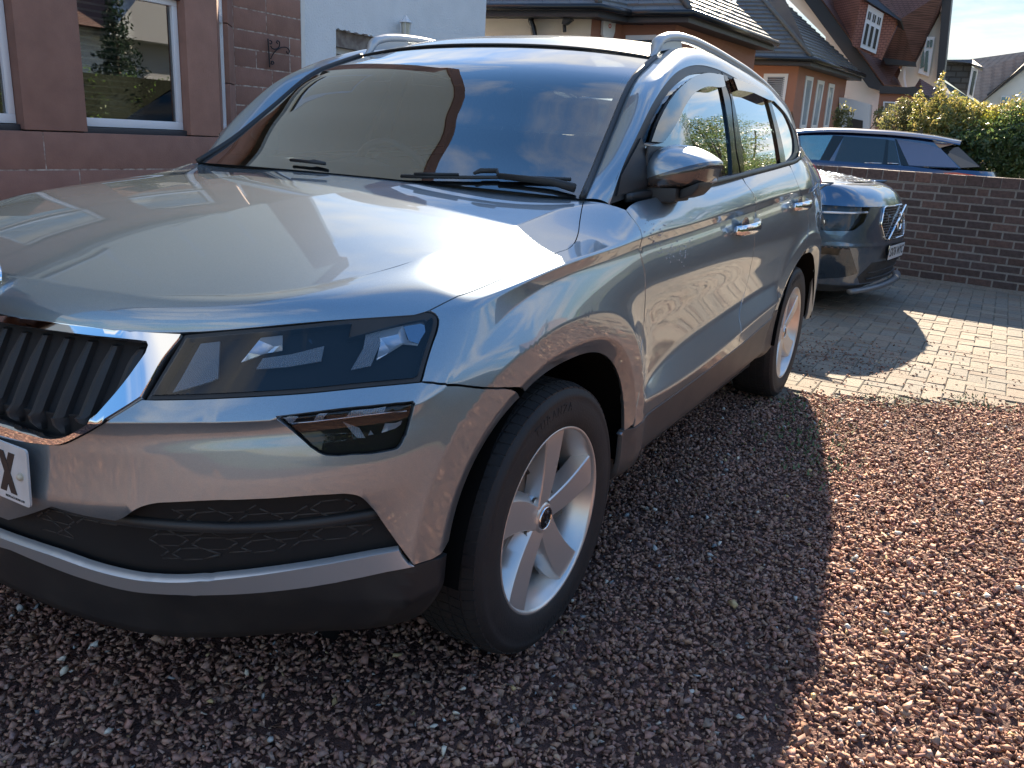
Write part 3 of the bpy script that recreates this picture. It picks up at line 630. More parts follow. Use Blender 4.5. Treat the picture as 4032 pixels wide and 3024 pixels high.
REFL_ = REFL.node_tree; _n = REFL_.nodes.new('ShaderNodeTexVoronoi'); _n.inputs['Scale'].default_value = 26; _b = REFL_.nodes.new('ShaderNodeBump'); _b.inputs['Distance'].default_value = .02; _t = REFL_.nodes.new('ShaderNodeTexCoord'); REFL_.links.new(_t.outputs['Object'], _n.inputs[0]); REFL_.links.new(_n.outputs['Distance'], _b.inputs['Height']); REFL_.links.new(_b.outputs[0], REFL_.nodes['Principled BSDF'].inputs['Normal'])
RIBB = mat('ribbed_reflector', (.60, .64, .68), .3, .35)
_nt = RIBB.node_tree; _tc = _nt.nodes.new('ShaderNodeTexCoord'); _wv = _nt.nodes.new('ShaderNodeTexWave'); _wv.inputs['Scale'].default_value = 110; _wv.bands_direction = 'Y'; _bp = _nt.nodes.new('ShaderNodeBump'); _bp.inputs['Distance'].default_value = .003; _bp.inputs['Strength'].default_value = .8
_nt.links.new(_tc.outputs['Object'], _wv.inputs[0]); _nt.links.new(_wv.outputs[0], _bp.inputs['Height']); _nt.links.new(_bp.outputs[0], _nt.nodes['Principled BSDF'].inputs['Normal'])
for s_ in (1, -1):
    hl = put('headlamp', d_hb, DARKB, car, s_)
    LI = offset(resample(HO, .01), .008, SH)
    rim = put('lamp_rim', patch([tuple(p) for p in resample(HO, .012)], holes=[[tuple(p) for p in LI]], inset=.0005, out=-.002, depth=.05, gs=.02), BLACKP, hl, s_)
    ln = put('lens', patch([tuple(p) for p in LI], inset=0, out=.001, depth=0, gs=.014), LENS, hl, s_)
    def hp(name, pts, off, m, n=2, **k): put(name, patch(S_px('d2', pts, n, n > 0), out=off, inset=0, depth=.004, gs=.012), m, hl, s_, **k)
    hp('ribbed_reflector', [(470,325),(600,310),(590,560),(545,580),(280,655)], -.014, RIBB, 0)
    hp('reflector', [(600,310),(880,285),(760,440),(545,578),(585,560)], -.045, DARKB, 0)
    hp('reflector', [(880,285),(1030,270),(1030,372),(900,395),(745,450)], -.016, REFL, 0)
    hp('light_guide', [(900,432),(1100,405),(1322,350),(1300,452),(1060,492),(855,505)], -.010, RIBB, 0)
    hp('ribbed_reflector', [(1620,205),(1700,200),(1705,330),(1640,480),(1505,508),(1590,360)], -.012, RIBB, 0)
    hp('reflector', [(1700,200),(1860,190),(1890,300),(1980,300),(1960,340),(1860,330),(1680,440),(1705,330)], -.015, REFL, 0)
    hp('bulb_cover', [(1855,190),(2000,170),(2010,250),(1960,330),(1900,310)], -.012, mat('lamp_chrome_dim', (.35, .37, .40), .15, .9), 0)
    b_ = MB(); c_ = skinpt(*cast(CAM, ray(T('d2', [(1150, 330)])[0])), -.05)
    if s_ == 1: HBASE = c_
    cc_ = c_*[1, s_, 1]; b_.revolve([(.001, .012), (.018, .010), (.030, 0), (.036, -.012), (.040, -.014), (.040, -.03)], 24, 'x', cc_); b_.build('projector', mat('projector_glass', (.02, .025, .035), .05), hl, smooth=True)
FO = FOGH
d_fb = patch(FO, inset=-.003, out=-.050, depth=0)
for s_ in (1, -1):
    fl = put('fog_lamp', d_fb, DARKB, car, s_)
    FI = offset(resample(FO, .01), .004, SH)
    put('lens', patch([tuple(p) for p in FI], inset=0, out=-.003, depth=.002, gs=.014), LENS, fl, s_)
    def fp(name, pts, off, m): put(name, patch(S_px('d2', pts, 0), out=off, inset=0, depth=.003, gs=.012), m, fl, s_)
    fp('reflector', [(1040,838),(1145,850),(1110,885),(1090,890)], -.006, RIBB)
    fp('reflector', [(1290,808),(1345,806),(1310,865),(1250,872)], -.006, RIBB)
    fp('reflector', [(1510,790),(1740,762),(1715,825),(1470,850)], -.006, RIBB)
    fp('reflector', [(1735,885),(1810,880),(1850,865),(1840,890),(1805,915),(1710,945)], -.0055, REFL)
    fp('reflector', [(1450,880),(1560,915),(1600,980),(1545,980)], -.006, RIBB)
    fp('reflector', [(1635,928),(1655,955),(1620,962)], -.0055, REFL)
    tb = MB(); tb.tube([skinpt(*q, -.005)*[1, s_, 1] for q in S_px('d2', [(1100,888),(1250,875),(1600,832),(1880,800)], 2)], .0018, 6); tb.build('light_guide', CHROME, fl, smooth=True)
# ------------------------------------------------------------------ badge and number plate
def text_mesh(body, size, m, name, parent, loc, xaxis, zaxis, ext=.001, align='CENTER', **k):
    cu = bpy.data.curves.new(name, 'FONT'); cu.body = body; cu.size = size; cu.extrude = ext; cu.align_x = align; cu.align_y = 'CENTER'; cu.resolution_u = 3
    for kk, v in k.items(): setattr(cu, kk, v)
    o = bpy.data.objects.new(name, cu); COL.objects.link(o); dg = bpy.context.evaluated_depsgraph_get(); me = bpy.data.meshes.new_from_object(o.evaluated_get(dg)); bpy.data.objects.remove(o)
    me.materials.clear(); me.materials.append(m); o = bpy.data.objects.new(name, me); link(o, parent)
    X = Vector(xaxis).normalized(); Z = Vector(zaxis); Y = X.cross(Z).normalized(); Z = Y.cross(X) * -1 if False else X.cross(Y)*-1 if False else Z
    Zu = (Z-X*Z.dot(X)).normalized(); Nn = X.cross(Zu)
    o.matrix_basis = Matrix(((X[0], Zu[0], Nn[0], loc[0]), (X[1], Zu[1], Nn[1], loc[1]), (X[2], Zu[2], Nn[2], loc[2]), (0, 0, 0, 1)))
    return o
PLW = mat('plate_white', (.62, .64, .65), .35, noise=(30, .5, (.50, .50, .48))); PLK = mat('plate_black', (.02, .02, .022), .5)
def plate(parent, c, X, Zd, text, letter_only=None, frame=None, name='number_plate'):
    """520 x 111 plate centred at c, X along its text, Zd up"""
    X = Vector(X).normalized(); Zd = Vector(Zd); Zd = (Zd-X*Zd.dot(X)).normalized(); N = X.cross(Zd); c = Vector(c)
    def bx(w, h, r, d0, d1, nm, m, par):
        pts = []
        for cx_, cz_, a0 in ((w/2-r, h/2-r, 0), (-w/2+r, h/2-r, 90), (-w/2+r, -h/2+r, 180), (w/2-r, -h/2+r, 270)):
            for k in range(5): a = R_(a0+k*22.5); pts.append(c+X*(cx_+r*math.cos(a))+Zd*(cz_+r*math.sin(a))+N*d0)
        mb = MB(); mb.prism(pts, N*(d1-d0)); return mb.build(nm, m, par, angle=40)
    if frame: bx(.545, .135, .008, -.006, .0015, 'plate_frame', frame, parent)
    pl = bx(.520, .111, .008, 0, .004, name, PLW, parent)
    if text: text_mesh(text, .098, PLK, 'plate_text', pl, c+N*.0045, X, Zd, ext=.0006, space_character=1.0, offset=.0015)
    return pl, X, Zd, N, c
pc_ = Vector((.8735, 0, .575)); pl, X_, Z_, N__, _c = plate(car, pc_, (0, 1, 0), (-.04, 0, 1), None)
# the last character of the plate, drawn in the broad strokes plates use (79 mm high, 50 wide)
xc = _c+X_*.197+N__*.0042
def bar(a, b, w=.015):
    a = Vector(a); b = Vector(b); t = (b-a).normalized(); s = Vector((-t.y, t.x))*w/2
    h_ = Vector((w*.62, 0)); q = [a-h_, a+h_, b+h_, b-h_]
    return [xc+X_*p.x+Z_*p.y for p in q]
mx_ = MB(); mx_.prism(bar((-.017, -.0395), (.017, .0395)), N__*.0008); mx_.prism([p+N__*.0003 for p in bar((.017, -.0395), (-.017, .0395))], N__*.0008); mx_.build('plate_text', PLK, pl)
scm = MB(); sc_c = _c+X_*.238+N__*.004; scm.revolve([(.0001, .007), (.004, .0065), (.0062, .004), (.0066, 0)], 20, 'x', sc_c); scm.revolve([(.0085, .0005), (.0085, -.001)], 20, 'x', sc_c); scm.build('plate_screw', mat('screw_cap', (.55, .50, .38), .35), pl, smooth=True)
text_mesh('REDPLACE SIGNS LTD', .006, PLK, 'plate_text', pl, _c+X_*.215-Z_*.048+N__*.0045, X_, Z_, ext=.0003)
bc = Vector((.772, 0, .890)); bn = Vector((.93, 0, .30)).normalized(); bm_ = MB()
def disc(mb, c, n, prof, seg=40):
    n = Vector(n).normalized(); u = n.orthogonal().normalized(); w = n.cross(u); b0 = len(mb.V); m_ = len(prof)
    for k in range(seg):
        a = 2*math.pi*k/seg
        for r, h in prof: mb.V.append(tuple(Vector(c)+n*h+(u*math.cos(a)+w*math.sin(a))*r))
    for k in range(seg):
        for j in range(m_-1): a0 = b0+k*m_+j; a1 = b0+((k+1) % seg)*m_+j; mb.F.append((a0, a0+1, a1+1, a1)); mb.M.append(0)
disc(bm_, bc, bn, [(.036, .004), (.040, .009), (.045, .007), (.047, -.006)]); bdg = bm_.build('bonnet_badge', CHROME, car, smooth=True, label='round chrome badge with a winged arrow')
bm2 = MB(); disc(bm2, bc, bn, [(.0001, .005), (.036, .0045)]); bm2.build('badge_disc', mat('badge_black', (.01, .012, .012), .15), bdg, smooth=True)
def arrow(mb, c, n, up, s, d=.002):
    """winged arrow emblem: barbed head at the foot, three swept feathers above"""
    n = Vector(n).normalized(); up = Vector(up); up = (up-n*up.dot(n)).normalized(); x = up.cross(n)
    for poly in ([(-.1, -.75), (.35, -.35), (.18, -.35), (.12, .1), (-.02, .1), (-.08, -.35), (-.3, -.35)],
                 [(-.05, .12), (.12, .12), (.55, .55), (.45, .72)], [(-.1, .15), (0, .12), (.3, .74), (.12, .82)], [(-.2, .1), (-.1, .16), (.0, .84), (-.2, .82)]):
        mb.prism([Vector(c)+(x*a+up*b)*s for a, b in poly], n*d)
am = MB(); arrow(am, bc+bn*.005, bn, (0, 0, 1), .034); am.build('badge_arrow', CHROME, bdg)
# ------------------------------------------------------------------ greenhouse
def Gy(x, z):
    x = np.asarray(x, float); z = np.asarray(z, float); d = z-1.09; y = .838-.19*d-.35*d*d*np.sign(d)
    y = y-.06*(np.maximum(-2.2-x, 0)/1.1)**2-.072*(np.maximum(x+1.0, 0)/.6)**2
    return y
def onG(p):
    r = ray(p); lo, hi = .4, 1.0
    for i in range(45):
        m_ = (lo+hi)/2; P = CAM+r*((m_-CAM[1])/r[1])
        if m_ < Gy(P[0], P[2]): lo = m_
        else: hi = m_
    return (P[0], P[2])
def G_px(t, pts, n=4, closed=False): return [onG(p) for p in (spline(T(t, pts), n, closed) if n else T(t, pts))]
def gpatch(name, ol, off, m, parent, thick=.004, hole=None, gs=.05, shrink=0, both=True, **k):
    O = resample(ol, .015, np.array([1., 1.])) if True else np.array(ol)
    gx = np.arange(O[:, 0].min(), O[:, 0].max(), gs); gz = np.arange(O[:, 1].min(), O[:, 1].max(), gs); G_ = np.array([(a, b) for a in gx for b in gz]); G_ = G_[inpoly(G_, O)] if len(G_) else G_.reshape(0, 2)
    loops = [O]
    if hole is not None:
        H_ = resample(hole, .015, np.array([1., 1.])); loops.append(H_)
        if len(G_): G_ = G_[~inpoly(G_, H_)]
    B_ = np.concatenate(loops)
    if len(G_): G_ = G_[np.array([((B_-g)**2).sum(1).min() > .008**2 for g in G_])]
    pts = np.concatenate(loops+[G_]); ed = []; b = 0; ll = []
    for L in loops: idx = list(range(b, b+len(L))); ll.append(idx); ed += [(idx[i], idx[(i+1) % len(idx)]) for i in range(len(idx))]; b += len(L)
    r = delaunay_2d_cdt([Vector(p) for p in pts], ed, [ll[0]], 1, 1e-7); V2 = np.array([tuple(q) for q in r[0]]); F = [list(f) for f in r[2]]
    if hole is not None:
        cen = np.array([V2[f].mean(0) for f in F]); bad = inpoly(cen, loops[1]); F = [f for f, q in zip(F, bad) if not q]
    def P_(x, z, o): return np.stack([x, Gy(x, z)+o, z], 1)
    e = 1e-3; x, z = V2[:, 0], V2[:, 1]; N = np.stack([-(Gy(x+e, z)-Gy(x-e, z))/(2*e), np.ones(len(x)), -(Gy(x, z+e)-Gy(x, z-e))/(2*e)], 1); N /= np.linalg.norm(N, axis=1)[:, None]
    V = list(P_(x, z, off)); NN = list(N); FF = []
    for f in F:
        a, b_, c = V2[f[0]], V2[f[1]], V2[f[2]]; FF.append(tuple(f[::-1]) if (b_[0]-a[0])*(c[1]-a[1])-(b_[1]-a[1])*(c[0]-a[0]) > 0 else tuple(f))
    if thick:
        E_ = {(f[i], f[(i+1) % 3]) for f in FF for i in range(3)}
        for i, j in E_:
            if (j, i) in E_: continue
            ee = V[j]-V[i]; sd = np.cross(ee, N[i]); sd /= np.linalg.norm(sd)+1e-12; k0 = len(V); V += [V[i], V[j], V[j]-N[j]*thick, V[i]-N[i]*thick]; NN += [sd]*4; FF.append((k0, k0+3, k0+2, k0+1))
    out = []
    for s_ in ((1, -1) if both else (1,)): out.append(put(name, (np.array(V), np.array(NN), FF), m, parent, s_, **k))
    return out
Dc = [(2400, 805)]+T('f5', [(75,1420),(190,1180),(330,880),(450,640),(560,500),(650,420),(760,375),(860,372),(960,390),(1100,450),(1300,560),(1480,670),(1600,760),(1690,900),(1750,1050),(1775,1180)])
DcG = [onG(p) for p in spline(Dc, 4)]
belt_bot = [(-2.47, 1.176), (-2.2, 1.158), (-1.53, 1.119), (-1.06, 1.093), (-.62, 1.074), (-.50, 1.066)]
trim_ol = DcG+[(-2.575, 1.20)]+belt_bot
TRIMI = G_px('f5', [(300,1110),(400,880),(560,620),(640,540),(760,460),(870,440),(1015,460),(1300,560),(1480,650),(1600,765),(1690,930),(1730,1120),(1722,1200),(1640,1290)], 3)+[(-1.55, 1.124), (-1.06, 1.104), (-.70, 1.092)]
gpatch('window_surround', trim_ol, -.002, TRIMP, car, hole=TRIMI, thick=.012, label='black rubber surround of the side windows')
g1o = G_px('f5', [(290,1130),(400,880),(560,620),(640,540),(760,460),(870,440),(1015,460),(1040,560)], 3)+G_px('f5', [(1148,1425)], 0)+[(-1.06, 1.10), (-.70, 1.088), (-.60, 1.09)]
g2o = G_px('f5', [(1098,480),(1300,560),(1480,655)], 3)+G_px('f5', [(1600,1312)], 0)+[(-1.54, 1.122)]
g3o = G_px('f5', [(1490,665),(1600,770),(1690,930),(1728,1120),(1720,1200),(1645,1290)], 3)
for nm_, ol_, par_ in (('window', g1o, (D1, D1r)), ('window', g2o, (D2, D2r)), ('window', g3o, (car, car))):
    ob_ = gpatch(nm_, ol_, -.008, SIDEG, par_[0], thick=0)
    ob_[1].parent = par_[1]
gpatch('door_pillar', G_px('f5', [(1015,445),(1098,470),(1262,1395),(1148,1428)], 0), 0, BLACKG, car, thick=.008)
gpatch('door_pillar', G_px('f5', [(1462,660),(1492,672),(1648,1296),(1598,1310)], 0), .001, BLACKG, car, thick=.008)
# the gap between the doors in the pillar and the surround
b_ = MB()
for px_ in ([(1042,440),(1060,470),(1180,1150),(1228,1408)],):
    b_.tube([(x, float(Gy(x, z))+.001, z) for x, z in G_px('f5', px_, 3)], .0016, 5)
b_.build('door_gap_seal', UNDER, car, smooth=True)
gpatch('wind_deflector', G_px('f5', [(440,1090),(400,1000),(330,1060),(420,860),(560,625),(640,545),(760,465),(870,442),(1012,462),(1030,562),(1000,575),(870,568),(760,612),(640,765),(560,925),(500,1020)], 0)[:1]+G_px('f5', [(330,1080),(400,890),(560,625),(640,545),(760,465),(870,442),(1012,462)], 3)+G_px('f5', [(1032,565),(1000,575),(870,568),(760,612),(640,765),(560,925),(500,1020)], 3), .020, SMOKE, D1, thick=.028)
gpatch('wind_deflector', G_px('f5', [(1108,488),(1300,563),(1480,655)], 3)+G_px('f5', [(1492,705),(1440,692),(1300,628),(1150,602)], 2), .020, SMOKE, D2, thick=.028)
for o in list(D1.children)+list(D2.children):
    if o.name.startswith('wind_deflector'):
        ys = o.data.vertices[0].co.y
        if ys < 0: o.parent = D1r if o.parent == D1 else D2r
bs = MB(); bs.tube([(x, float(Gy(x, z))+.004, z) for x, z in spline([(-2.575, 1.205), (-2.53, 1.185), (-2.45, 1.172), (-2.2, 1.156), (-1.53, 1.119), (-1.06, 1.096), (-.62, 1.077), (-.50, 1.068)], 5)], .013, 8, flat=.6, up=(0, 0, 1))
for s_ in (1, -1): bs.build('window_sill_seal', TRIMP, car, smooth=True, mirror=s_ < 0)
# painted pillar and roof side, lofted between windscreen/roof ditch and the door frame
Wp = [atp(T('c2', [(1815,1300)])[0], 1, .728), atp((2345,663), 1, .700), atp((2406,512), 1, .672), atp((2496,313), 1, .637), atp((2550,258), 1, .622), atp((2581,231), 1, .612)]
Wp += [atp(p, 1, .60) for p in T('f5', [(560,225),(700,225),(900,290),(1080,380),(1250,470),(1500,640)])]+[np.array([-3.0,.585,1.44]), np.array([-3.20,.58,1.36]), np.array([-3.28,.61,1.27]), np.array([-3.31,.674,1.203])]
Dp_px = [(2400,805)]+T('f5', [(130,1300),(260,1020),(420,700),(520,550),(600,460),(700,395),(830,370),(1010,410),(1200,505),(1370,605),(1560,730),(1690,900),(1750,1050),(1775,1180)])
Dp = []
for p in Dp_px: x, z = onG(p); Dp.append(np.array([x, float(Gy(x, z)), z]))
Dp.append(np.array([-2.60, .812, 1.172]))
Ws, Ds = np.array(spline(Wp, 8)), np.array(spline(Dp, 8)); nW = len(Ws); us = np.linspace(0, 1, 13); V = []
for w_, d_ in zip(Ws, Ds):
    mid = (w_+d_)/2; up_ = np.array([.0, .55, .75]) if w_[0] < -1.0 else np.array([.35, .55, .5]); up_ = up_/np.linalg.norm(up_); L_ = np.linalg.norm(w_-d_); ctrl = mid+up_*min(.05, L_*.30)
    for u in us: V.append((1-u)**2*w_+2*u*(1-u)*ctrl+u*u*d_)
F = [(i*13+j, (i+1)*13+j, (i+1)*13+j+1, i*13+j+1) for i in range(nW-1) for j in range(12)]
for s_ in (1, -1):
    o = MB(); o.V = [tuple(v) for v in V]; o.F = list(F); o.M = [0]*len(F); o.build('roof_side', P_GREY, car, smooth=True, mirror=s_ < 0)
# roof
ditch = [w for w in spline(Wp[5:13], 8)]; V = []; ny = 33
cz = lambda x: np.interp(x, [-3.4, -3.2, -2.9, -2.5, -2.0, -1.6, -1.3, -1.15, -1.0], [1.50, 1.525, 1.56, 1.592, 1.606, 1.604, 1.580, 1.55, 1.503])
rx = np.array([d[0] for d in ditch]); czs = np.array([c for c in cz(rx+.0)]); k_ = np.ones(5)/5
cx_b = np.interp(rx, [-3.3, -1.3, -1.06], [0, .0, .06]); ctrx = rx+cx_b; czs = cz(ctrx)
zr = czs.copy(); zr[2:-2] = np.convolve(czs, k_, 'valid')
for i, d in enumerate(ditch):
    for j in range(ny):
        q = -1+2*j/(ny-1); y = d[1]*q; w = 1-q*q; h_ = zr[i]-d[2]; V.append((d[0]+cx_b[i]*w, y, d[2]+h_*(1-abs(q)**2.4)))
F = [(i*ny+j, (i+1)*ny+j, (i+1)*ny+j+1, i*ny+j+1) for i in range(len(ditch)-1) for j in range(ny-1)]
rf = MB(); rf.V = V; rf.F = F; rf.M = [0]*len(F); rf.build('roof', P_GREY, car, smooth=True)
# windscreen
top = [np.array(V[j]) for j in range(ny)]; NB = 33; wsV = []
edge = spline(Wp[:6], 6); nE = len(edge)
for j in range(NB):
    q = -1+2*j/(NB-1)
    for i, e in enumerate(edge):
        s_ = i/(nE-1); bow = (.11*(1-s_)+.06*s_)*(1-q*q)+.012*math.sin(math.pi*s_)
        wsV.append((e[0]+bow*.9+.0, e[1]*q, e[2]+bow*.12*(1-s_)+(.034*s_)*(1-abs(q)**2.4)))
F = [(j*nE+i, j*nE+i+1, (j+1)*nE+i+1, (j+1)*nE+i) for j in range(NB-1) for i in range(nE-1)]
ws = MB(); ws.V = wsV; ws.F = F; ws.M = [0]*len(F); wso = ws.build('windscreen', WSG, car, smooth=True)
# black printed band round the glass, just inside it
def wpt(q, s_, off=-.004):
    i = min(int(s_*(nE-1)), nE-2); f_ = s_*(nE-1)-i; j = (q+1)/2*(NB-1); j0 = min(int(j), NB-2); g_ = j-j0
    P = lambda a, b: np.array(wsV[a*nE+b])
    p = (P(j0, i)*(1-f_)+P(j0, i+1)*f_)*(1-g_)+(P(j0+1, i)*(1-f_)+P(j0+1, i+1)*f_)*g_; return p+np.array([off*.6, 0, off*.8])
fb = MB(); loop_o = [(q, 0) for q in np.linspace(-1, 1, 25)]+[(1, s) for s in np.linspace(.05, 1, 14)]+[(q, 1) for q in np.linspace(1, -1, 25)[1:]]+[(-1, s) for s in np.linspace(.95, .05, 14)]
loop_i = [(max(-.955, min(.955, q)), max(.085, min(.955, s))) for q, s in loop_o]; n_ = len(loop_o)
fb.add([wpt(*q) for q in loop_o]+[wpt(*q) for q in loop_i], [(i, (i+1) % n_, n_+(i+1) % n_, n_+i) for i in range(n_)]); fb.build('black_band', mat('glass_frit', (.012, .013, .016), .35), wso, smooth=True)
for s_ in (1, -1):
    e_ = MB(); e_.tube([(p[0]+.004, p[1]*s_, p[2]+.004) for p in spline(Wp[:6], 5)], .009, 8); e_.build('windscreen_trim', TRIMP, wso, smooth=True)
e_ = MB(); e_.tube([(p[0]+.003, p[1], p[2]+.001) for p in top], .0045, 6); e_.build('windscreen_trim', TRIMP, wso, smooth=True)
# cowl below the glass, wipers
cw = MB(); cwV = []
for j in range(25):
    q = -1+2*j/24; r_ = np.array([-.405+.045*(1-abs(q)**2), .73*q, 1.05]); b2 = wpt(q, 0.02)
    cwV += [tuple(r_+np.array([.03, 0, -.03])), tuple(r_+np.array([-.0, 0, -.012])), tuple((r_+b2)/2+np.array([0, 0, -.02])), tuple(b2+np.array([.0, 0, -.004])), tuple(b2+np.array([-.03, 0, .005]))]
cw.add(cwV, [(j*5+k, j*5+k+1, (j+1)*5+k+1, (j+1)*5+k) for j in range(24) for k in range(4)]); cw.build('cowl_panel', BLACKP, car, smooth=True)
def wsp(p, off=.012):
    """point on the windscreen under a photo pixel"""
    r = ray(p); hit = WBV.ray_cast(Vector(CAM), Vector(r).normalized()); 
    if hit[0] is None: hit = (Vector(atp(p, 2, 1.09)), Vector((.5, 0, .8)))
    return np.array(hit[0])+np.array([.5, 0, .86])*off
WBV = BVHTree.FromPolygons([tuple(v) for v in wsV], F)
wp = MB(); wp.tube([wsp(p, .010) for p in T('f2', [(800,287),(1000,292),(1220,296),(1320,297),(1500,297),(1800,302),(2030,312)])], .005, 8, flat=1.2)
wp.tube([wsp(p, .018) for p in T('f2', [(900,289),(1220,294)])], .004, 6)
wpr = wp.build('wiper_blade', BLACKP, car, smooth=True)
wa = MB(); wa.tube([wsp(p, .020) for p in T('f2', [(1330,292),(1380,272),(1500,272),(1505,300)])], [.004, .007, .007, .004], 8); wa.tube([wsp(p, .016) for p in T('f2', [(1505,300),(1900,345),(2060,390)])], [.008, .010, .012], 8, flat=.6); wa.build('wiper_arm', BLACKP, wpr, smooth=True)
wp = MB(); wp.tube([wsp(p, .012) for p in T('f2', [(0,172),(120,184),(250,200)])], .005, 8); wp.tube([wsp(p, .012) for p in T('f2', [(110,188),(170,178),(248,197)])], .004, 6); wp.build('wiper_blade', BLACKP, car, smooth=True)
# roof rails
for s_ in (1, -1):
    rl = MB(); tp = [atp(p, 1, .59) for p in T('f5', [(372,268),(405,215),(435,130),(500,82),(570,72),(700,92),(900,178),(1100,292),(1300,422)])]+[np.array([-2.75,.59,1.495]), np.array([-2.98,.59,1.455])]
    pts_ = spline(tp, 6); pts_ = [np.array([p[0]+.012*0, (p[1]+.006)*s_, p[2]-.012]) for p in pts_]
    rl.tube(pts_, [.005+.011*min(1, i/10) for i in range(len(pts_))], 10, flat=1.25, up=(0, 0, 1))
    foot = [tp[1]+[0, .0, -.012], tp[2]+[0, 0, -.02], tp[3]+[0, 0, -.016], tp[4]+[0, 0, -.014]]+[atp(p, 1, .6) for p in T('f5', [(664,140),(668,212),(560,222),(430,248)])]
    rl.prism([np.array([p[0], (.585)*s_, p[2]]) for p in foot], (0, .018*s_, 0))
    rl.prism([(-2.70, .585*s_, 1.49), (-2.98, .585*s_, 1.445), (-2.98, .585*s_, 1.42), (-2.70, .585*s_, 1.45)], (0, .018*s_, 0))
    rl.build('roof_rail', mat('rail_silver', (.50, .50, .50), .42, .6), car, angle=50, label='silver roof rail')
# ------------------------------------------------------------------ mirrors
for s_ in (1, -1):
    mb = MB(); base = [(.822,1.150),(.826,1.190),(.842,1.208),(.875,1.219),(.915,1.217),(.958,1.205),(.990,1.190),(1.008,1.176),(1.004,1.150),(.994,1.122),(.960,1.106),(.915,1.097),(.868,1.090),(.836,1.094),(.824,1.118)]
    base = spline(base, 3, True); nb = len(base); cy, cz_ = .915, 1.158
    secs = [(-.645, 1.0, 0, 0), (-.625, 1.01, 0, 0), (-.59, .99, 0, 0), (-.55, .95, 0, -.002), (-.515, .87, -.004, -.006), (-.487, .74, -.010, -.012), (-.468, .55, -.018, -.018), (-.459, .33, -.024, -.022), (-.456, .10, -.028, -.026)]
    Vv_ = []
    for x, k, oy, oz in secs:
        for y, z in base:
            yy = cy+(y-cy)*k+oy; zz = cz_+(z-cz_)*k+oz; Vv_.append((x-.05*max(0, yy-.93), yy*1.0, zz))
    F = [(i*nb+j, (i+1)*nb+j, (i+1)*nb+(j+1) % nb, i*nb+(j+1) % nb) for i in range(len(secs)-1) for j in range(nb)]
    F += [tuple((len(secs)-1)*nb+j for j in range(nb))]
    # the shell splits at a crease: painted cap above, grey band below
    def half(keep_up):
        bm = bmesh.new(); vs = [bm.verts.new(v) for v in Vv_]; [bm.faces.new([vs[i] for i in f]) for f in F]
        bmesh.ops.bisect_plane(bm, geom=bm.verts[:]+bm.edges[:]+bm.faces[:], plane_co=(0, .87, 1.131), plane_no=(0, -.38, 1), clear_inner=keep_up, clear_outer=not keep_up)
        bm.verts.index_update(); m_ = MB(); m_.V = [tuple(v.co) for v in bm.verts]; m_.F = [tuple(v.index for v in f.verts) for f in bm.faces]; m_.M = [0]*len(m_.F); bm.free(); return m_
    cap_ = half(True).build('wing_mirror', P_GREY, car, smooth=True, mirror=s_ < 0, label='wing mirror with painted cap')
    half(False).build('lower_cap', mat('mirror_grey', (.10, .09, .085), .2, .5, **{'Coat Weight': 1}), cap_, smooth=True, mirror=s_ < 0)
    m3 = MB(); gl = [(-.640, cy+(y-cy)*.93, cz_+(z-cz_)*.93) for y, z in base]; m3.add(gl, [tuple(range(nb))]); m3.build('mirror_glass', CHROME, cap_, mirror=s_ < 0)
    b1 = MB()                        # black bottom tray and stalk to the door
    tr = [( .965, 1.114), (.995, 1.128), (.992, 1.108), (.975, 1.086), (.945, 1.073), (.944, 1.092)]
    b1.prism([(-.50, y, z) for y, z in [(.938,1.100),(.992,1.124),(.990,1.105),(.972,1.084),(.938,1.072)]], (-.125, 0, 0))
    b1.prism([(-.475, y, z) for y, z in [(.775,1.072),(.800,1.094),(.850,1.100),(.936,1.104),(.937,1.066),(.895,1.060),(.845,1.058),(.79,1.050)]], (-.12, 0, 0))
    b1.prism([(-.47, y, z) for y, z in [(.822,1.095),(.836,1.21),(.845,1.212),(.850,1.095)]], (-.16, 0, 0))
    b1.build('mirror_foot', BLACKP, cap_, mirror=s_ < 0, bevel=.006)
    tri = G_px('f5', [(100,1400),(190,1230),(285,1050),(315,1110),(372,1480),(150,1560),(60,1590)], 0)
    if s_ == 1: gpatch('mirror_sail', tri, .004, TRIMP, car, thick=.012)
    sg_ = MB(); sg_.tube([(-.545-.02*k, .952+.012*k, 1.113+.0035*k) for k in range(5)], .006, 6); sg_.build('indicator', mat('indicator_clear', (.5, .48, .44), .1), cap_, smooth=True, mirror=s_ < 0)
    cap_.location = (-.15, -.045*s_, -.004)
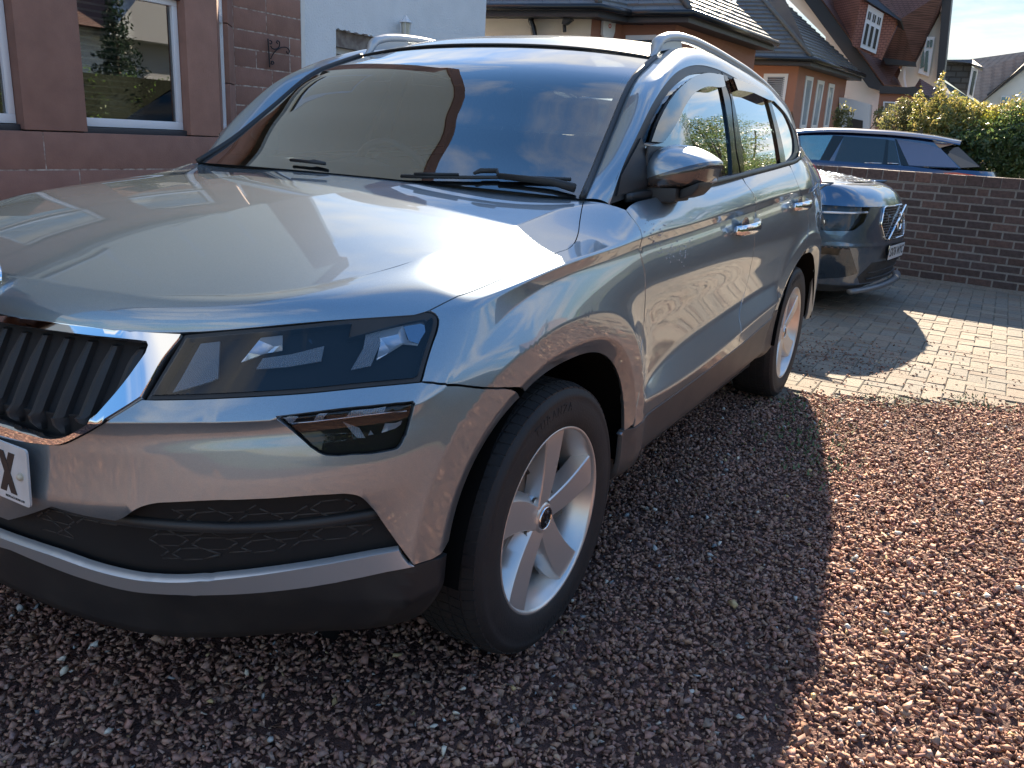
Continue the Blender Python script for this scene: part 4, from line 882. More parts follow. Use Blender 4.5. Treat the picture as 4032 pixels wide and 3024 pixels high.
# ------------------------------------------------------------------ door handles
def handle(x0, x1, z0, z1, yb, par, s_):
    h = MB(); n = 14; L = x1-x0; pts = []
    V = []; sec = []
    for i in range(n+1):
        u = i/n; x = x0+L*u; z = z0+(z1-z0)*u; yo = yb+.004+.036*math.sin(math.pi*min(1, max(0, u)))**.55; hh = .017+.004*math.sin(math.pi*u); th = .008+.002*math.sin(math.pi*u)
        for k in range(10):
            a = 2*math.pi*k/10; V.append((x, yo+th*math.cos(a), z+hh*math.sin(a)))
    F = [(i*10+k, i*10+(k+1) % 10, (i+1)*10+(k+1) % 10, (i+1)*10+k) for i in range(n) for k in range(10)]+[tuple(range(10)), tuple(n*10+k for k in range(9, -1, -1))]
    h.add(V, F); o = h.build('handle', mat('handle_chrome', (.80, .81, .83), .06, 1), par, smooth=True, mirror=s_ < 0)
    r = MB(); xc_ = x0+L*.45; zc_ = (z0+z1)/2; b0 = []
    for i, (kx, ky) in enumerate(((1, 0.0015), (.75, -.008), (0.02, -.020))):
        for k in range(20):
            a = 2*math.pi*k/20; b0.append((xc_+.055*kx*math.cos(a), yb+.0015+ky, zc_+.034*kx*math.sin(a)))
    r.add(b0, [(i*20+k, i*20+(k+1) % 20, (i+1)*20+(k+1) % 20, (i+1)*20+k) for i in range(2) for k in range(20)]+[tuple(40+k for k in range(20))])
    r.build('handle_cup', mat('handle_cup_paint', (.245, .305, .35), .25, .7, **{'Coat Weight': 1}), o, smooth=True, mirror=s_ < 0)  # same base grey as the body paint
    return o
for s_, da, db in ((1, D1, D2), (-1, D1r, D2r)):
    handle(-1.215, -1.475, .945, .958, .9105, da, s_); handle(-2.145, -2.395, .985, .998, .902, db, s_)
# ------------------------------------------------------------------ wheels
TYRE = mat('tyre_rubber', (.017, .017, .019), .66, noise=(14, .5, (.032, .031, .029)), bump=.12, bscale=160)
ALLOY = mat('painted_alloy', (.68, .66, .63), .32, .7)
IRON = mat('brake_disc_iron', (.22, .20, .18), .4, .8); 
def make_wheel(name, loc, steer=0, side=1, phase=90):
    w = empty(name, loc, rz=steer+(0 if side > 0 else math.pi), parent=car)
    R0 = .334
    # tyre: local y is outboard
    prof = [(.222, .088), (.228, .097), (.236, .103), (.262, .1075), (.290, .1065), (.302, .1045), (.3045, .1055), (.312, .1035), (.321, .097), (.328, .088), (.3325, .075), (.334, .060), (.334, .0), (.334, -.060), (.328, -.088), (.29, -.107), (.24, -.10), (.222, -.09)]
    t = MB(); t.revolve(prof, 96, 'y'); ty = t.build('tyre', TYRE, w, smooth=True)
    # tread: circumferential grooves read through raised blocks
    tr = MB(); nb_ = 76
    for k in range(nb_):
        a = 2*math.pi*k/nb_; da = 2*math.pi/nb_*.40
        for y0, y1, sk in ((.068, .094, .35), (.036, .062, -.2), (.004, .030, .2), (-.030, -.004, -.2), (-.062, -.036, .2), (-.094, -.068, -.35)):
            V = []
            for (yy, aa) in ((y0, -da), (y1, -da+sk*da), (y1, da+sk*da), (y0, da)):
                edge_drop = .0045*max(0, (abs(yy)-.066)/.028)*2.0
                for rr in (R0-.012, R0+.0022-edge_drop): V.append((rr*math.cos(a+aa), yy, rr*math.sin(a+aa)))
            tr.add(V, [(1, 3, 5, 7), (0, 1, 3, 2), (2, 3, 5, 4), (4, 5, 7, 6), (6, 7, 1, 0)])
    tr.build('tread', TYRE, ty, kind='stuff')
    # raised lettering round the shoulder of the side wall
    if side > 0:
        word = 'TURANZA'; R_t = .2825
        for rep in (0, 1):
            for i, ch in enumerate(word):
                a = R_(114-i*5.2+180*rep); c_ = (R_t*math.cos(math.pi-a), .1068, R_t*math.sin(math.pi-a))
                er = Vector((math.cos(math.pi-a), 0, math.sin(math.pi-a))); et = Vector((-1, 0, 0))*math.sin(a)+Vector((0, 0, -1))*math.cos(a)*-1
                et = Vector((0, 1, 0)).cross(er)*-1; 
                o = text_mesh(ch, .030, TYRE, 'tyre_lettering', ty, (0, 0, 0), (1, 0, 0), (0, 0, 1), ext=.0009)
                X = er.cross(Vector((0, 1, 0)))*-1; X = Vector((0, 1, 0)).cross(er)*1.0
                X = -X if X.cross(er).y < 0 else X
                N = X.cross(er)
                o.matrix_basis = Matrix(((X[0], er[0], N[0], c_[0]), (X[1], er[1], N[1], c_[1]), (X[2], er[2], N[2], c_[2]), (0, 0, 0, 1)))
    # rim barrel and flange
    r = MB(); r.revolve([(.2305, .094), (.2335, .099), (.2310, .1015), (.2265, .1005), (.2225, .094), (.2190, .080), (.205, .060), (.200, .0), (.205, -.06), (.22, -.09)], 80, 'y'); rim = r.build('rim', ALLOY, w, smooth=True)
    # five broad spokes, each with one flat face and one falling facet
    for k in range(5):
        A = R_(phase+72*k); sp = MB(); V = []; N_ = 14
        for i in range(N_+1):
            u = i/N_; rr = .030+.1985*u
            wl_ = .032+.020*u; wr = .026+.015*u                                                  # half widths of the flat blade
            lean = .010*math.sin(u*math.pi)
            yf = .077+.003*math.sin(math.pi*u)+.018*u**2.2                                       # face depth, flush with the flange at the rim
            fall = .012+.022*math.sin(math.pi*min(1, u*1.15))**.7*(1 if u < .87 else .6)
            row = [(-wl_+lean, yf-.045), (-wl_+lean, yf-.003), (-wl_+.003+lean, yf), (wr+lean-.003, yf-.004), (wr+lean, yf-.007), (wr+.020*(1-u*.55)+lean, yf-.007-fall), (wr+.020*(1-u*.55)+lean, yf-.05)]
            if i == N_: row = [(t_, min(y_, .092)) for t_, y_ in row]
            for tt_, yy in row: V.append((rr*math.cos(A)-tt_*math.sin(A), yy, rr*math.sin(A)+tt_*math.cos(A)))
        n7 = 7; F = [(i*n7+j, i*n7+j+1, (i+1)*n7+j+1, (i+1)*n7+j) for i in range(N_) for j in range(n7-1)]+[(i*n7+6, i*n7, (i+1)*n7, (i+1)*n7+6) for i in range(N_)]
        sp.add(V, F); sp.build('spoke', ALLOY, rim, angle=24)
        # bolt pocket beside each spoke root
        a2 = A+R_(36); bp = MB(); c_ = (.056*math.cos(a2), .068, .056*math.sin(a2)); bp.revolve([(.0001, -.012), (.009, -.012), (.0095, -.006), (.0135, -.006), (.0145, .002)], 18, 'y', c_); bp.build('wheel_bolt', IRON, rim, smooth=True)
    hb = MB(); hb.revolve([(.074, .040), (.070, .060), (.060, .068), (.040, .073), (.036, .078), (.0305, .081), (.0295, .079)], 50, 'y'); hb.build('hub', ALLOY, rim, smooth=True)
    cp = MB(); cp.revolve([(.0001, .084), (.020, .083), (.0270, .0815), (.0300, .078)], 40, 'y'); cap = cp.build('centre_cap', mat('cap_black', (.012, .013, .015), .15), rim, smooth=True)
    rg = MB(); rg.revolve([(.0262, .0810), (.0275, .0840), (.0290, .0830), (.0300, .0790)], 40, 'y'); rg.build('cap_ring', CHROME, cap, smooth=True)
    ar = MB(); arrow(ar, (0, .0838, 0), (0, 1, 0), (math.cos(R_(75)), 0, math.sin(R_(75))), .024, .0012); ar.build('cap_emblem', CHROME, cap)
    dk = MB(); dk.revolve([(.07, .034), (.144, .034), (.146, .030), (.146, .014), (.07, .014)], 60, 'y'); dk.build('brake_disc', IRON, w, smooth=False, angle=30)
    bk = MB(); bk.revolve([(.001, .012), (.197, .012)], 40, 'y'); bk.build('wheel_shade_disc', UNDER, w)  # black disc added behind the spokes to put shade into the openings
    vl = MB(); a_ = R_(58); vl.tube([(.205*math.cos(a_), .070, .205*math.sin(a_)), (.180*math.cos(a_-.03), .082, .180*math.sin(a_-.03))], .0042, 8); vl.build('tyre_valve', BLACKP, rim, smooth=True)
    cl = MB(); 
    for i in range(9):
        pass
    cl.box((-.165, -.03, -.06), (-.085, .045, .06)); cl.build('brake_caliper', mat('caliper', (.10, .10, .10), .5, .5), w, bevel=.008)
    return w
make_wheel('wheel', (0, .788, .334), steer=R_(-1.8), side=1, phase=92)
make_wheel('wheel', (-2.638, .770, .334), side=1, phase=70)
make_wheel('wheel', (0, -.788, .334), side=-1, phase=20)
make_wheel('wheel', (-2.638, -.770, .334), side=-1, phase=50)
# wheel housings: dark liners
for cx in (0, -2.638):
    for s_ in (1, -1):
        lm_ = MB(); n = 26; V = []
        for i in range(n+1):
            a = R_(2+176*i/n); rr = .432 if abs(math.cos(a)) < .8 else .425
            for yy in (.895, .86, .45): V.append((cx+rr*math.cos(a), yy*s_, .335+rr*.97*math.sin(a)))
        lm_.add(V, [(i*3+j, (i+1)*3+j, (i+1)*3+j+1, i*3+j+1) for i in range(n) for j in range(2)])
        lm_.build('wheel_housing', mat('liner_plastic', (.004, .004, .004), 1.0, **{'Specular IOR Level': .1}), car, smooth=True)
        bkp = MB(); bkp.add([(cx+.45*math.cos(R_(k*15)), .45*s_, .335+.45*math.sin(R_(k*15))) for k in range(24)], [tuple(range(24))]); bkp.build('wheel_housing', UNDER, car)
uf = MB(); uf.box((-3.4, -.44, .20), (.62, .44, .30)); uf.box((-2.2, -.80, .24), (-.44, .80, .32)); uf.build('underbody', UNDER, car)
# ------------------------------------------------------------------ cabin
db = MB(); V = []
for j in range(25):
    q = -1+2*j/24; y = .70*q; b2 = wpt(q*.97, .03)
    V += [(b2[0]-.02, y, b2[2]-.02), (-.60-.0*abs(q), y, 1.045+.02*math.cos(q*3)), (-.78, y, 1.065+(.045*math.exp(-((y+.36)/.17)**2))), (-.86, y, 1.03+(.04*math.exp(-((y+.36)/.17)**2))), (-.90, y, .90), (-.88, y, .70)]
db.add(V, [(j*6+k, j*6+k+1, (j+1)*6+k+1, (j+1)*6+k) for j in range(24) for k in range(5)]); db.build('dashboard', CABIN, car, smooth=True)
sw = MB(); c_ = Vector((-1.02, -.37, 1.00)); n_s = Vector((-.88, 0, .48)).normalized(); u_ = Vector((0, 1, 0)); v_ = n_s.cross(u_)
ring = [c_+(u_*math.cos(2*math.pi*k/36)+v_*math.sin(2*math.pi*k/36))*.185 for k in range(37)]; sw.tube(ring, .0155, 10, cap=False)
for a in (0, math.pi, -math.pi/2 if v_.z > 0 else math.pi/2): sw.tube([c_, c_+(u_*math.cos(a)+v_*math.sin(a))*.18], [.03, .014], 8, flat=.5)
sw.revolve([(.0001, 0)], 3) if False else None
sw.tube([c_-n_s*.04, c_+n_s*.02], [.07, .055], 16); sw.build('steering_wheel', mat('leather_black', (.02, .02, .022), .5), car, smooth=True)
def seat(y, x):
    s = MB()
    def rb(pts, w, th, nm): pass
    prof = [(x+.28, .62), (x+.30, .68), (x+.0, .66), (x-.18, .64), (x-.24, .90), (x-.33, 1.22), (x-.38, 1.24), (x-.42, 1.20), (x-.36, .90), (x-.30, .55), (x+.2, .52)]
    s.prism([(a, y-.24, b) for a, b in prof], (0, .48, 0)); o = s.build('seat', SEATM, car, bevel=.03)
    h = MB(); h.box((x-.40, y-.13, 1.25), (x-.30, y+.13, 1.42)); h.build('headrest', SEATM, o, bevel=.035)
for y, x in ((-.37, -1.35), (.37, -1.35), (-.38, -2.2), (.0, -2.22), (.38, -2.2)): seat(y, x)
rm = MB(); rm.box((-1.02, -.12, 1.375), (-.99, .12, 1.44)); rm.build('rear_view_mirror', CABIN, car, bevel=.01)
hd = MB(); hd.add([(-1.12, -.55, 1.455), (-3.1, -.50, 1.45), (-3.1, .50, 1.45), (-1.12, .55, 1.455)], [(0, 1, 2, 3)]); hd.build('headlining', mat('headlining_cloth', (.60, .58, .53), .9), car)
fl = MB(); fl.box((-3.2, -.72, .45), (-.5, .72, .50)); fl.build('cabin_floor', CABIN, car)
for s_ in (1, -1):
    dc = MB(); dc.add([(-.65, .80*s_, .5), (-3.1, .78*s_, .5), (-3.1, .78*s_, 1.15), (-.65, .80*s_, 1.05)], [(0, 1, 2, 3)]); dc.build('door_lining', CABIN, car)
tb_ = MB(); tb_.add([(-3.20, -.66, .5), (-3.20, .66, .5), (-3.25, .66, 1.12), (-3.25, -.66, 1.12)], [(0, 1, 2, 3)]); tb_.build('tail_lining', CABIN, car)
rw = MB(); V = []
for j in range(13):
    q = -1+2*j/12; V += [(-3.24+.04*(1-q*q)*-1, .60*q, 1.42+.03*(1-q*q)), (-3.36-.03*(1-q*q), .66*q, 1.19)]
rw.add(V, [(j*2, j*2+1, j*2+3, j*2+2) for j in range(12)]); rw.build('rear_window', SIDEG, car, smooth=True)
dr_ = MB()
for k in range(90):
    cx_, cy_ = ((700, 790) if k < 45 else (860, 900)); p_ = skinpt(*cast(CAM, ray(T('c6', [(cx_+rng.normal(0, 60), cy_+rng.normal(0, 60))])[0])), .0006); q_ = rng.uniform(.0012, .0030)
    dr_.add([p_+[q_, 0, 0], p_+[0, 0, q_*1.5], p_-[q_, 0, 0], p_-[0, 0, q_*1.8], p_+[0, q_*.8, 0]], [(0, 1, 4), (1, 2, 4), (2, 3, 4), (3, 0, 4)])
dr_.build('water_drops', mat('clear_drop', (.8, .85, .9), .04, 0, **{'Transmission Weight': .7}), car, smooth=True, kind='stuff')
pp = MB(); pp.box((-.66, .30, 1.085), (-.60, .37, 1.0855)); pp.build('parking_paper', mat('pale_paper', (.5, .62, .58), .7), car)
# ------------------------------------------------------------------ ground, paving, gravel
def col_attr_mat(name, rough=.85, spec=.3, bump=None):
    m = bpy.data.materials.new(name); m.use_nodes = True; nt = m.node_tree; b = nt.nodes['Principled BSDF']
    a = nt.nodes.new('ShaderNodeAttribute'); a.attribute_name = 'tint'; n = nt.nodes.new('ShaderNodeTexNoise'); n.inputs['Scale'].default_value = 140; n.inputs['Detail'].default_value = 6
    t = nt.nodes.new('ShaderNodeTexCoord'); nt.links.new(t.outputs['Object'], n.inputs['Vector'])
    hs = nt.nodes.new('ShaderNodeHueSaturation'); nt.links.new(a.outputs['Color'], hs.inputs['Color']); mr = nt.nodes.new('ShaderNodeMapRange'); mr.inputs['To Min'].default_value = .65; mr.inputs['To Max'].default_value = 1.35
    nt.links.new(n.outputs['Fac'], mr.inputs[0]); nt.links.new(mr.outputs[0], hs.inputs['Value']); nt.links.new(hs.outputs[0], b.inputs['Base Color']); b.inputs['Roughness'].default_value = rough
    b.inputs['Specular IOR Level'].default_value = spec
    if bump:
        bp = nt.nodes.new('ShaderNodeBump'); bp.inputs['Strength'].default_value = bump; bp.inputs['Distance'].default_value = .002; nt.links.new(n.outputs['Fac'], bp.inputs['Height']); nt.links.new(bp.outputs[0], b.inputs['Normal'])
    return m
g = MB(); g.add([(-300, -300, -.06), (300, -300, -.06), (300, 300, -.06), (-300, 300, -.06)], [(0, 1, 2, 3)])
g.build('ground', mat('distant_ground', (.10, .11, .06), .95, noise=(.4, .7, (.14, .12, .09))), kind='structure')
EDGE = lambda y: np.interp(y, [-6, .5, .88, 1.2, 1.48, 1.97, 4, 9], [-2.2, -2.62, -2.72, -2.91, -3.06, -3.36, -4.4, -7.0])     # where the gravel stops and the paving starts
RED1, RED2 = (.150, .066, .050), (.115, .055, .046)
# gravel bed
ys = np.linspace(-4.6, 6.0, 54); gb = MB(); V = []; 
for y in ys:
    for k, x in enumerate(np.linspace(0, 1, 30)): xx = EDGE(y)+(9-EDGE(y))*x; V.append((xx, y, -.012))
gb.add(V, [(j*30+k, j*30+k+1, (j+1)*30+k+1, (j+1)*30+k) for j in range(53) for k in range(29)])
gb.build('gravel_bed', mat('gravel_bed', (.07, .036, .03), .95, noise=(120, 1, (.16, .085, .07)), bump=1.0, bscale=180), kind='structure', smooth=True)
def in_view(P, m=.06):
    d = P-CAM; z = d@FWD; u = (d@RGT)/np.maximum(z, 1e-3)*FPX/2016; v = (d@UPV)/np.maximum(z, 1e-3)*FPX/1512
    return (z > .1) & (abs(u) < 1+m) & (abs(v) < 1+m*1.4)
def stones(P, size, name, tints, mtl, flat=.55, tilt=.38, box=False, **k):
    """one mesh of many angular chips"""
    n = len(P); t = (1+5**.5)/2
    ico = np.array([(-1,t,0),(1,t,0),(-1,-t,0),(1,-t,0),(0,-1,t),(0,1,t),(0,-1,-t),(0,1,-t),(t,0,-1),(t,0,1),(-t,0,-1),(-t,0,1)])/math.sqrt(1+t*t)
    Fi_ = np.array([(0,11,5),(0,5,1),(0,1,7),(0,7,10),(0,10,11),(1,5,9),(5,11,4),(11,10,2),(10,7,6),(7,1,8),(3,9,4),(3,4,2),(3,2,6),(3,6,8),(3,8,9),(4,9,5),(2,4,11),(6,2,10),(8,6,7),(9,8,1)])
    rg = np.random.default_rng(5); nv = 60; var = []; NVt = 12
    if box:
        ico = np.array([(x, y, z) for z in (-1, 1) for y in (-1, 1) for x in (-1, 1)])*.62; NVt = 8
        Fi_ = np.array([(0,2,3),(0,3,1),(4,5,7),(4,7,6),(0,1,5),(0,5,4),(1,3,7),(1,7,5),(3,2,6),(3,6,7),(2,0,4),(2,4,6)])
    for i in range(nv):
        v = ico*rg.uniform(.62, 1.18, (NVt, 1)) if not box else ico*rg.uniform(.45, 1.25, (NVt, 3)); v = v*[rg.uniform(.85, 1.5), rg.uniform(.55, 1.0), flat*rg.uniform(.6, 1.2)]
        for _ in range(5):          # chop flat facets
            d = rg.normal(size=3); d /= np.linalg.norm(d); h = rg.uniform(.20, .50); ex = np.maximum(v@d-h, 0); v = v-ex[:, None]*d
        var.append(v)
    var = np.array(var); vi = rg.integers(0, nv, n); a = rg.uniform(0, 2*np.pi, n); b = rg.normal(0, tilt, n); c = rg.normal(0, tilt, n)
    V = var[vi]*size[:, None, None]
    ca, sa = np.cos(b)[:, None], np.sin(b)[:, None]; x, y, z = V[..., 0], V[..., 1], V[..., 2]; y, z = y*ca-z*sa, y*sa+z*ca
    ca, sa = np.cos(c)[:, None], np.sin(c)[:, None]; x, z = x*ca+z*sa, -x*sa+z*ca
    ca, sa = np.cos(a)[:, None], np.sin(a)[:, None]; x, y = x*ca-y*sa, x*sa+y*ca
    V = np.stack([x, y, z], 2)+P[:, None, :]
    me = bpy.data.meshes.new(name); nf = len(Fi_)*n; me.vertices.add(NVt*n); me.vertices.foreach_set('co', V.astype(np.float32).ravel())
    me.loops.add(3*nf); me.loops.foreach_set('vertex_index', (Fi_[None]+(np.arange(n)*NVt)[:, None, None]).astype(np.int32).ravel())
    me.polygons.add(nf); me.polygons.foreach_set('loop_start', np.arange(0, 3*nf, 3, dtype=np.int32)); me.polygons.foreach_set('loop_total', np.full(nf, 3, dtype=np.int32)); me.update(calc_edges=True)
    at = me.color_attributes.new('tint', 'FLOAT_COLOR', 'POINT'); cc = np.ones((n, NVt, 4), np.float32); cc[..., :3] = tints[:, None, :]; at.data.foreach_set('color', cc.ravel())
    me.materials.append(mtl); o = bpy.data.objects.new(name, me); return link(o, **k)
def tint_reds(n, rg):
    base = np.array([(.36, .215, .165), (.29, .170, .135), (.42, .26, .20), (.22, .145, .125), (.32, .225, .195), (.46, .31, .245)]); w = [.27, .25, .2, .13, .1, .05]
    c = base[rg.choice(6, n, p=w)]*[1.0, .95, .90]*rg.uniform(.75, 1.25, (n, 1))*rg.uniform(.94, 1.06, (n, 3))
    odd = rg.random(n); pale = np.array([(.50, .44, .36), (.46, .34, .18), (.38, .38, .37), (.60, .58, .52), (.22, .24, .25)])
    m_ = odd < .016; c[m_] = pale[rg.integers(0, 5, m_.sum())]*rg.uniform(.8, 1.15, (m_.sum(), 1)); return c
rg = np.random.default_rng(3)
GRAV = col_attr_mat('red_gravel_chips', .85, .25, .4)
def scatter(n, x0, x1, y0, y1, dens):
    P = np.stack([rg.uniform(x0, x1, n), rg.uniform(y0, y1, n), np.zeros(n)], 1)
    P = P[P[:, 0] > EDGE(P[:, 1])+rg.normal(0, .05, len(P))]; return P[rg.random(len(P)) < dens(P)]
def patchy(P):
    x, y = P[:, 0], P[:, 1]; q = np.sin(2.1*x+1.3*np.sin(2.7*y))+np.sin(3.3*y-1.7*x+2)+.7*np.sin(6.1*x+4.3*y)+.5*np.sin(11*y-7*x)
    return (1+.085*q)[:, None]
P1 = scatter(270000, -3.7, 2.6, -1.5, 4.2, lambda P: np.where(in_view(P), 1.0, np.where(in_view(P, .45), .45, 0)))
d1 = np.linalg.norm(P1-CAM, axis=1); hidden = (P1[:, 0] < .10) & (P1[:, 0] > -2.9) & (P1[:, 1] < .55+.0*P1[:, 0]); P1 = P1[~hidden | (rg.random(len(P1)) < .03)]; d1 = np.linalg.norm(P1-CAM, axis=1)
P1 = P1[rg.random(len(P1)) < np.clip(3.4/d1, .62, 1)]; print('near chips', len(P1))
sz = rg.lognormal(math.log(.0106), .30, len(P1)).clip(.005, .021); P1[:, 2] = rg.uniform(-.010, .007, len(P1))
stones(P1, sz, 'gravel', tint_reds(len(P1), rg)*patchy(P1), GRAV, box=True, label='red gravel chips covering the drive', kind='stuff')
P2 = scatter(90000, -3.8, 5.5, -4.2, 6.0, lambda P: np.where(in_view(P, .45), 0, 1.0)); P2 = P2[~((P2[:, 0] < .8) & (abs(P2[:, 1]) < .7))][:60000]
sz = rg.lognormal(math.log(.015), .25, len(P2)); P2[:, 2] = -.004; stones(P2, sz, 'gravel', tint_reds(len(P2), rg)*1.0, GRAV, box=True, label='red gravel chips covering the drive', kind='stuff')
# round pebbles among the chips
P3 = scatter(3000, -3.0, 2.0, -.6, 3.0, lambda P: np.where(in_view(P), .13, 0)); c3 = np.array([(.62, .58, .50), (.52, .38, .18), (.45, .45, .43), (.66, .60, .48), (.30, .31, .31)])[rg.integers(0, 5, len(P3))]; P3[:, 2] = .008
pb = stones(P3, rg.uniform(.009, .017, len(P3)), 'pebbles', c3, col_attr_mat('pale_pebble', .5, .5), flat=.75, tilt=.2, label='pale rounded pebbles among the gravel', kind='stuff')
pb.data.polygons.foreach_set('use_smooth', [True]*len(pb.data.polygons))
# chips strayed on the paving
P4 = np.stack([rg.normal(-3.6, .75, 1100), rg.uniform(-.4, 3.4, 1100), np.full(1100, .004)], 1); cl_ = np.stack([rg.normal(-3.75, .28, 420), rg.normal(1.0, .22, 420), np.full(420, .004)], 1); P4 = np.concatenate([P4, cl_]); P4 = P4[(P4[:, 0] < EDGE(P4[:, 1])+.08) & (P4[:, 0] > -7.6)]
stones(P4, rg.uniform(.006, .014, len(P4)), 'stray_gravel', tint_reds(len(P4), rg)*.85, GRAV, box=True, label='loose gravel chips strewn over the paving blocks', kind='stuff')
# weeds at the joint
wd = MB()
for cx, cy, n_, sp in ((-2.05, 1.12, 260, .16), (-2.95, 1.35, 90, .10), (-3.2, 1.75, 90, .10), (-2.5, .95, 90, .12), (-1.7, 1.25, 90, .10)):
    for k in range(n_):
        x, y = rg.normal(cx, sp), rg.normal(cy, sp*.8); a = rg.uniform(0, 6.28); l = rg.uniform(.006, .022); w_ = l*.28; dx, dy = math.cos(a)*l, math.sin(a)*l
        wd.add([(x-dy*.28, y+dx*.28, .006), (x+dy*.28, y-dx*.28, .006), (x+dx, y+dy, .010+l*.7)], [(0, 1, 2)])
wd.build('weeds', mat('weed_green', (.10, .15, .05), .7), label='small green weeds sprouting through the gravel', kind='stuff')
# paving: bed with recessed joints, blocks in herringbone
pv = MB(); V = [(-9, -4.7, -.010), (EDGE(-4.6)+.2, -4.7, -.010)]; bedp = [(-9., -4.7)]+[(float(EDGE(y))+.12, y) for y in np.linspace(-4.7, 8, 40)]+[(-9., 8.)]
pv.add([(x, y, -.008) for x, y in bedp], [tuple(range(len(bedp)))]); PAVING = pv.build('paving', mat('joint_sand', (.16, .15, .115), .95, noise=(60, .8, (.09, .095, .06)), bump=.6, bscale=120), kind='structure')
BL = .200; BW = .100
PM = [mat('paving_block_%s' % n_, c_, .88, noise=(45, .75, tuple(q*.68 for q in c_)), bump=.5, bscale=260, obj_rand=.14) for n_, c_ in (('buff', (.255, .215, .165)), ('grey', (.215, .19, .155)), ('brown', (.235, .185, .14)))]
def block_mesh(L, W, H=.05, bv=.005):
    x, y = L/2-.0016, W/2-.0016; return ([(-x, -y, -H), (x, -y, -H), (x, y, -H), (-x, y, -H), (-x, -y, -bv), (x, -y, -bv), (x, y, -bv), (-x, y, -bv), (-x+bv, -y+bv, 0), (x-bv, -y+bv, 0), (x-bv, y-bv, 0), (-x+bv, y-bv, 0)],
        [(0,1,5,4), (1,2,6,5), (2,3,7,6), (3,0,4,7), (4,5,9,8), (5,6,10,9), (6,7,11,10), (7,4,8,11), (8,9,10,11)])
bV_, bF_ = block_mesh(BL, BW)
bme = []
for m_ in PM:
    me = bpy.data.meshes.new('paving_block'); me.from_pydata(bV_, [], bF_); me.update(); me.materials.append(m_); bme.append(me)
blocks = []
# exact tiling: horizontal block covers cells (0,0),(1,0); vertical block covers (2,0),(2,-1)
blocks = []
for r in range(-90, 90):
    for c in range(-40, 40):
        x = c*4+r; blocks.append(((x+1)*BW, (r+.5)*BW, 0)); blocks.append(((x+2.5)*BW, r*BW, 1))
bl = []
for x, y, o in blocks:
    X = x-5.5; Y = y+.5
    if -7.98+.164*(Y-.81)*1.0 < X < EDGE(Y)+.02 and -4.6 < Y < 7.5 and not (-5.0 > X > -7.2 and Y < -.3): bl.append((X, Y, o))
bl = np.array(bl); vis = in_view(np.stack([bl[:, 0], bl[:, 1], 0*bl[:, 0]], 1), .01) & (bl[:, 1] > .55+(-bl[:, 0]-2.7)*-.05)
dist = np.hypot(bl[:, 0]-CAM[0], bl[:, 1]-CAM[1]); order = np.argsort(np.where(vis, dist, 99)); near = set(order[:295].tolist()); rest = MB()
for i, (x, y, o) in enumerate(bl):
    dz = rg.normal(0, .0012); rz = (math.pi/2 if o else 0)+rg.normal(0, .008); tx, ty = rg.normal(0, .006, 2)
    if i in near and vis[i]:
        ob = bpy.data.objects.new('paving_block', bme[rg.integers(0, 3)]); ob.location = (x, y, dz); ob.rotation_euler = (tx, ty, rz); link(ob, PAVING)
    else:
        ca, sa = math.cos(rz), math.sin(rz); rest.add([(x+a*ca-b*sa, y+a*sa+b*ca, c+dz+tx*b-ty*a) for a, b, c in bV_], bF_, int(rg.integers(0, 3)))
ro = rest.build('paving_blocks', PM[0], PAVING, kind='stuff')
for m_ in PM[1:]: ro.data.materials.append(m_)
ro.data.polygons.foreach_set('material_index', rest.M)
# ------------------------------------------------------------------ brick boundary wall
wa_, wb_ = np.array([-8.02, .81]), np.array([-7.80, 2.15]); wdir = (wb_-wa_)/np.linalg.norm(wb_-wa_); wn_ = np.array([wdir[1], -wdir[0]]); WANG = math.atan2(wdir[1], wdir[0])
bw = empty('brick_wall', (wa_[0], wa_[1], 0), rz=WANG+math.pi, label='low dark red brick wall with pale mortar behind the blue cars', cat='wall')
MORT = mat('mortar', (.28, .265, .25), .95, noise=(50, .7, (.20, .18, .16)), bump=.8, bscale=150)
BRM = [mat('wall_brick_%d' % i, c_, .85, noise=(35, .8, tuple(q*.55 for q in c_)), bump=.6, bscale=120, obj_rand=.22) for i, c_ in enumerate(((.120, .080, .072), (.105, .076, .072), (.140, .088, .075), (.18, .10, .078)))]
S0, S1 = -7.0, 6.5
mo = MB(); mo.box((S0, -.205, -.05), (S1, -.005, .972)); mo.build('mortar', MORT, bw)
def brick_me(L, H, D, m_):
    me = bpy.data.meshes.new('brick'); x, z = L/2, H/2; b = .004; V = [(-x, -D, -z), (x, -D, -z), (x, -D, z), (-x, -D, z), (-x, -b, -z), (x, -b, -z), (x, -b, z), (-x, -b, z), (-x+b, 0, -z+b), (x-b, 0, -z+b), (x-b, 0, z-b), (-x+b, 0, z-b)]
    me.from_pydata(V, [], [(0,1,5,4), (1,2,6,5), (2,3,7,6), (3,0,4,7), (4,5,9,8), (5,6,10,9), (6,7,11,10), (7,4,8,11), (8,9,10,11), (3,2,1,0)]); me.update(); me.materials.append(m_); return me
bms = {}
cntb = 0; back = MB()
pitch = .0785; nc = 13
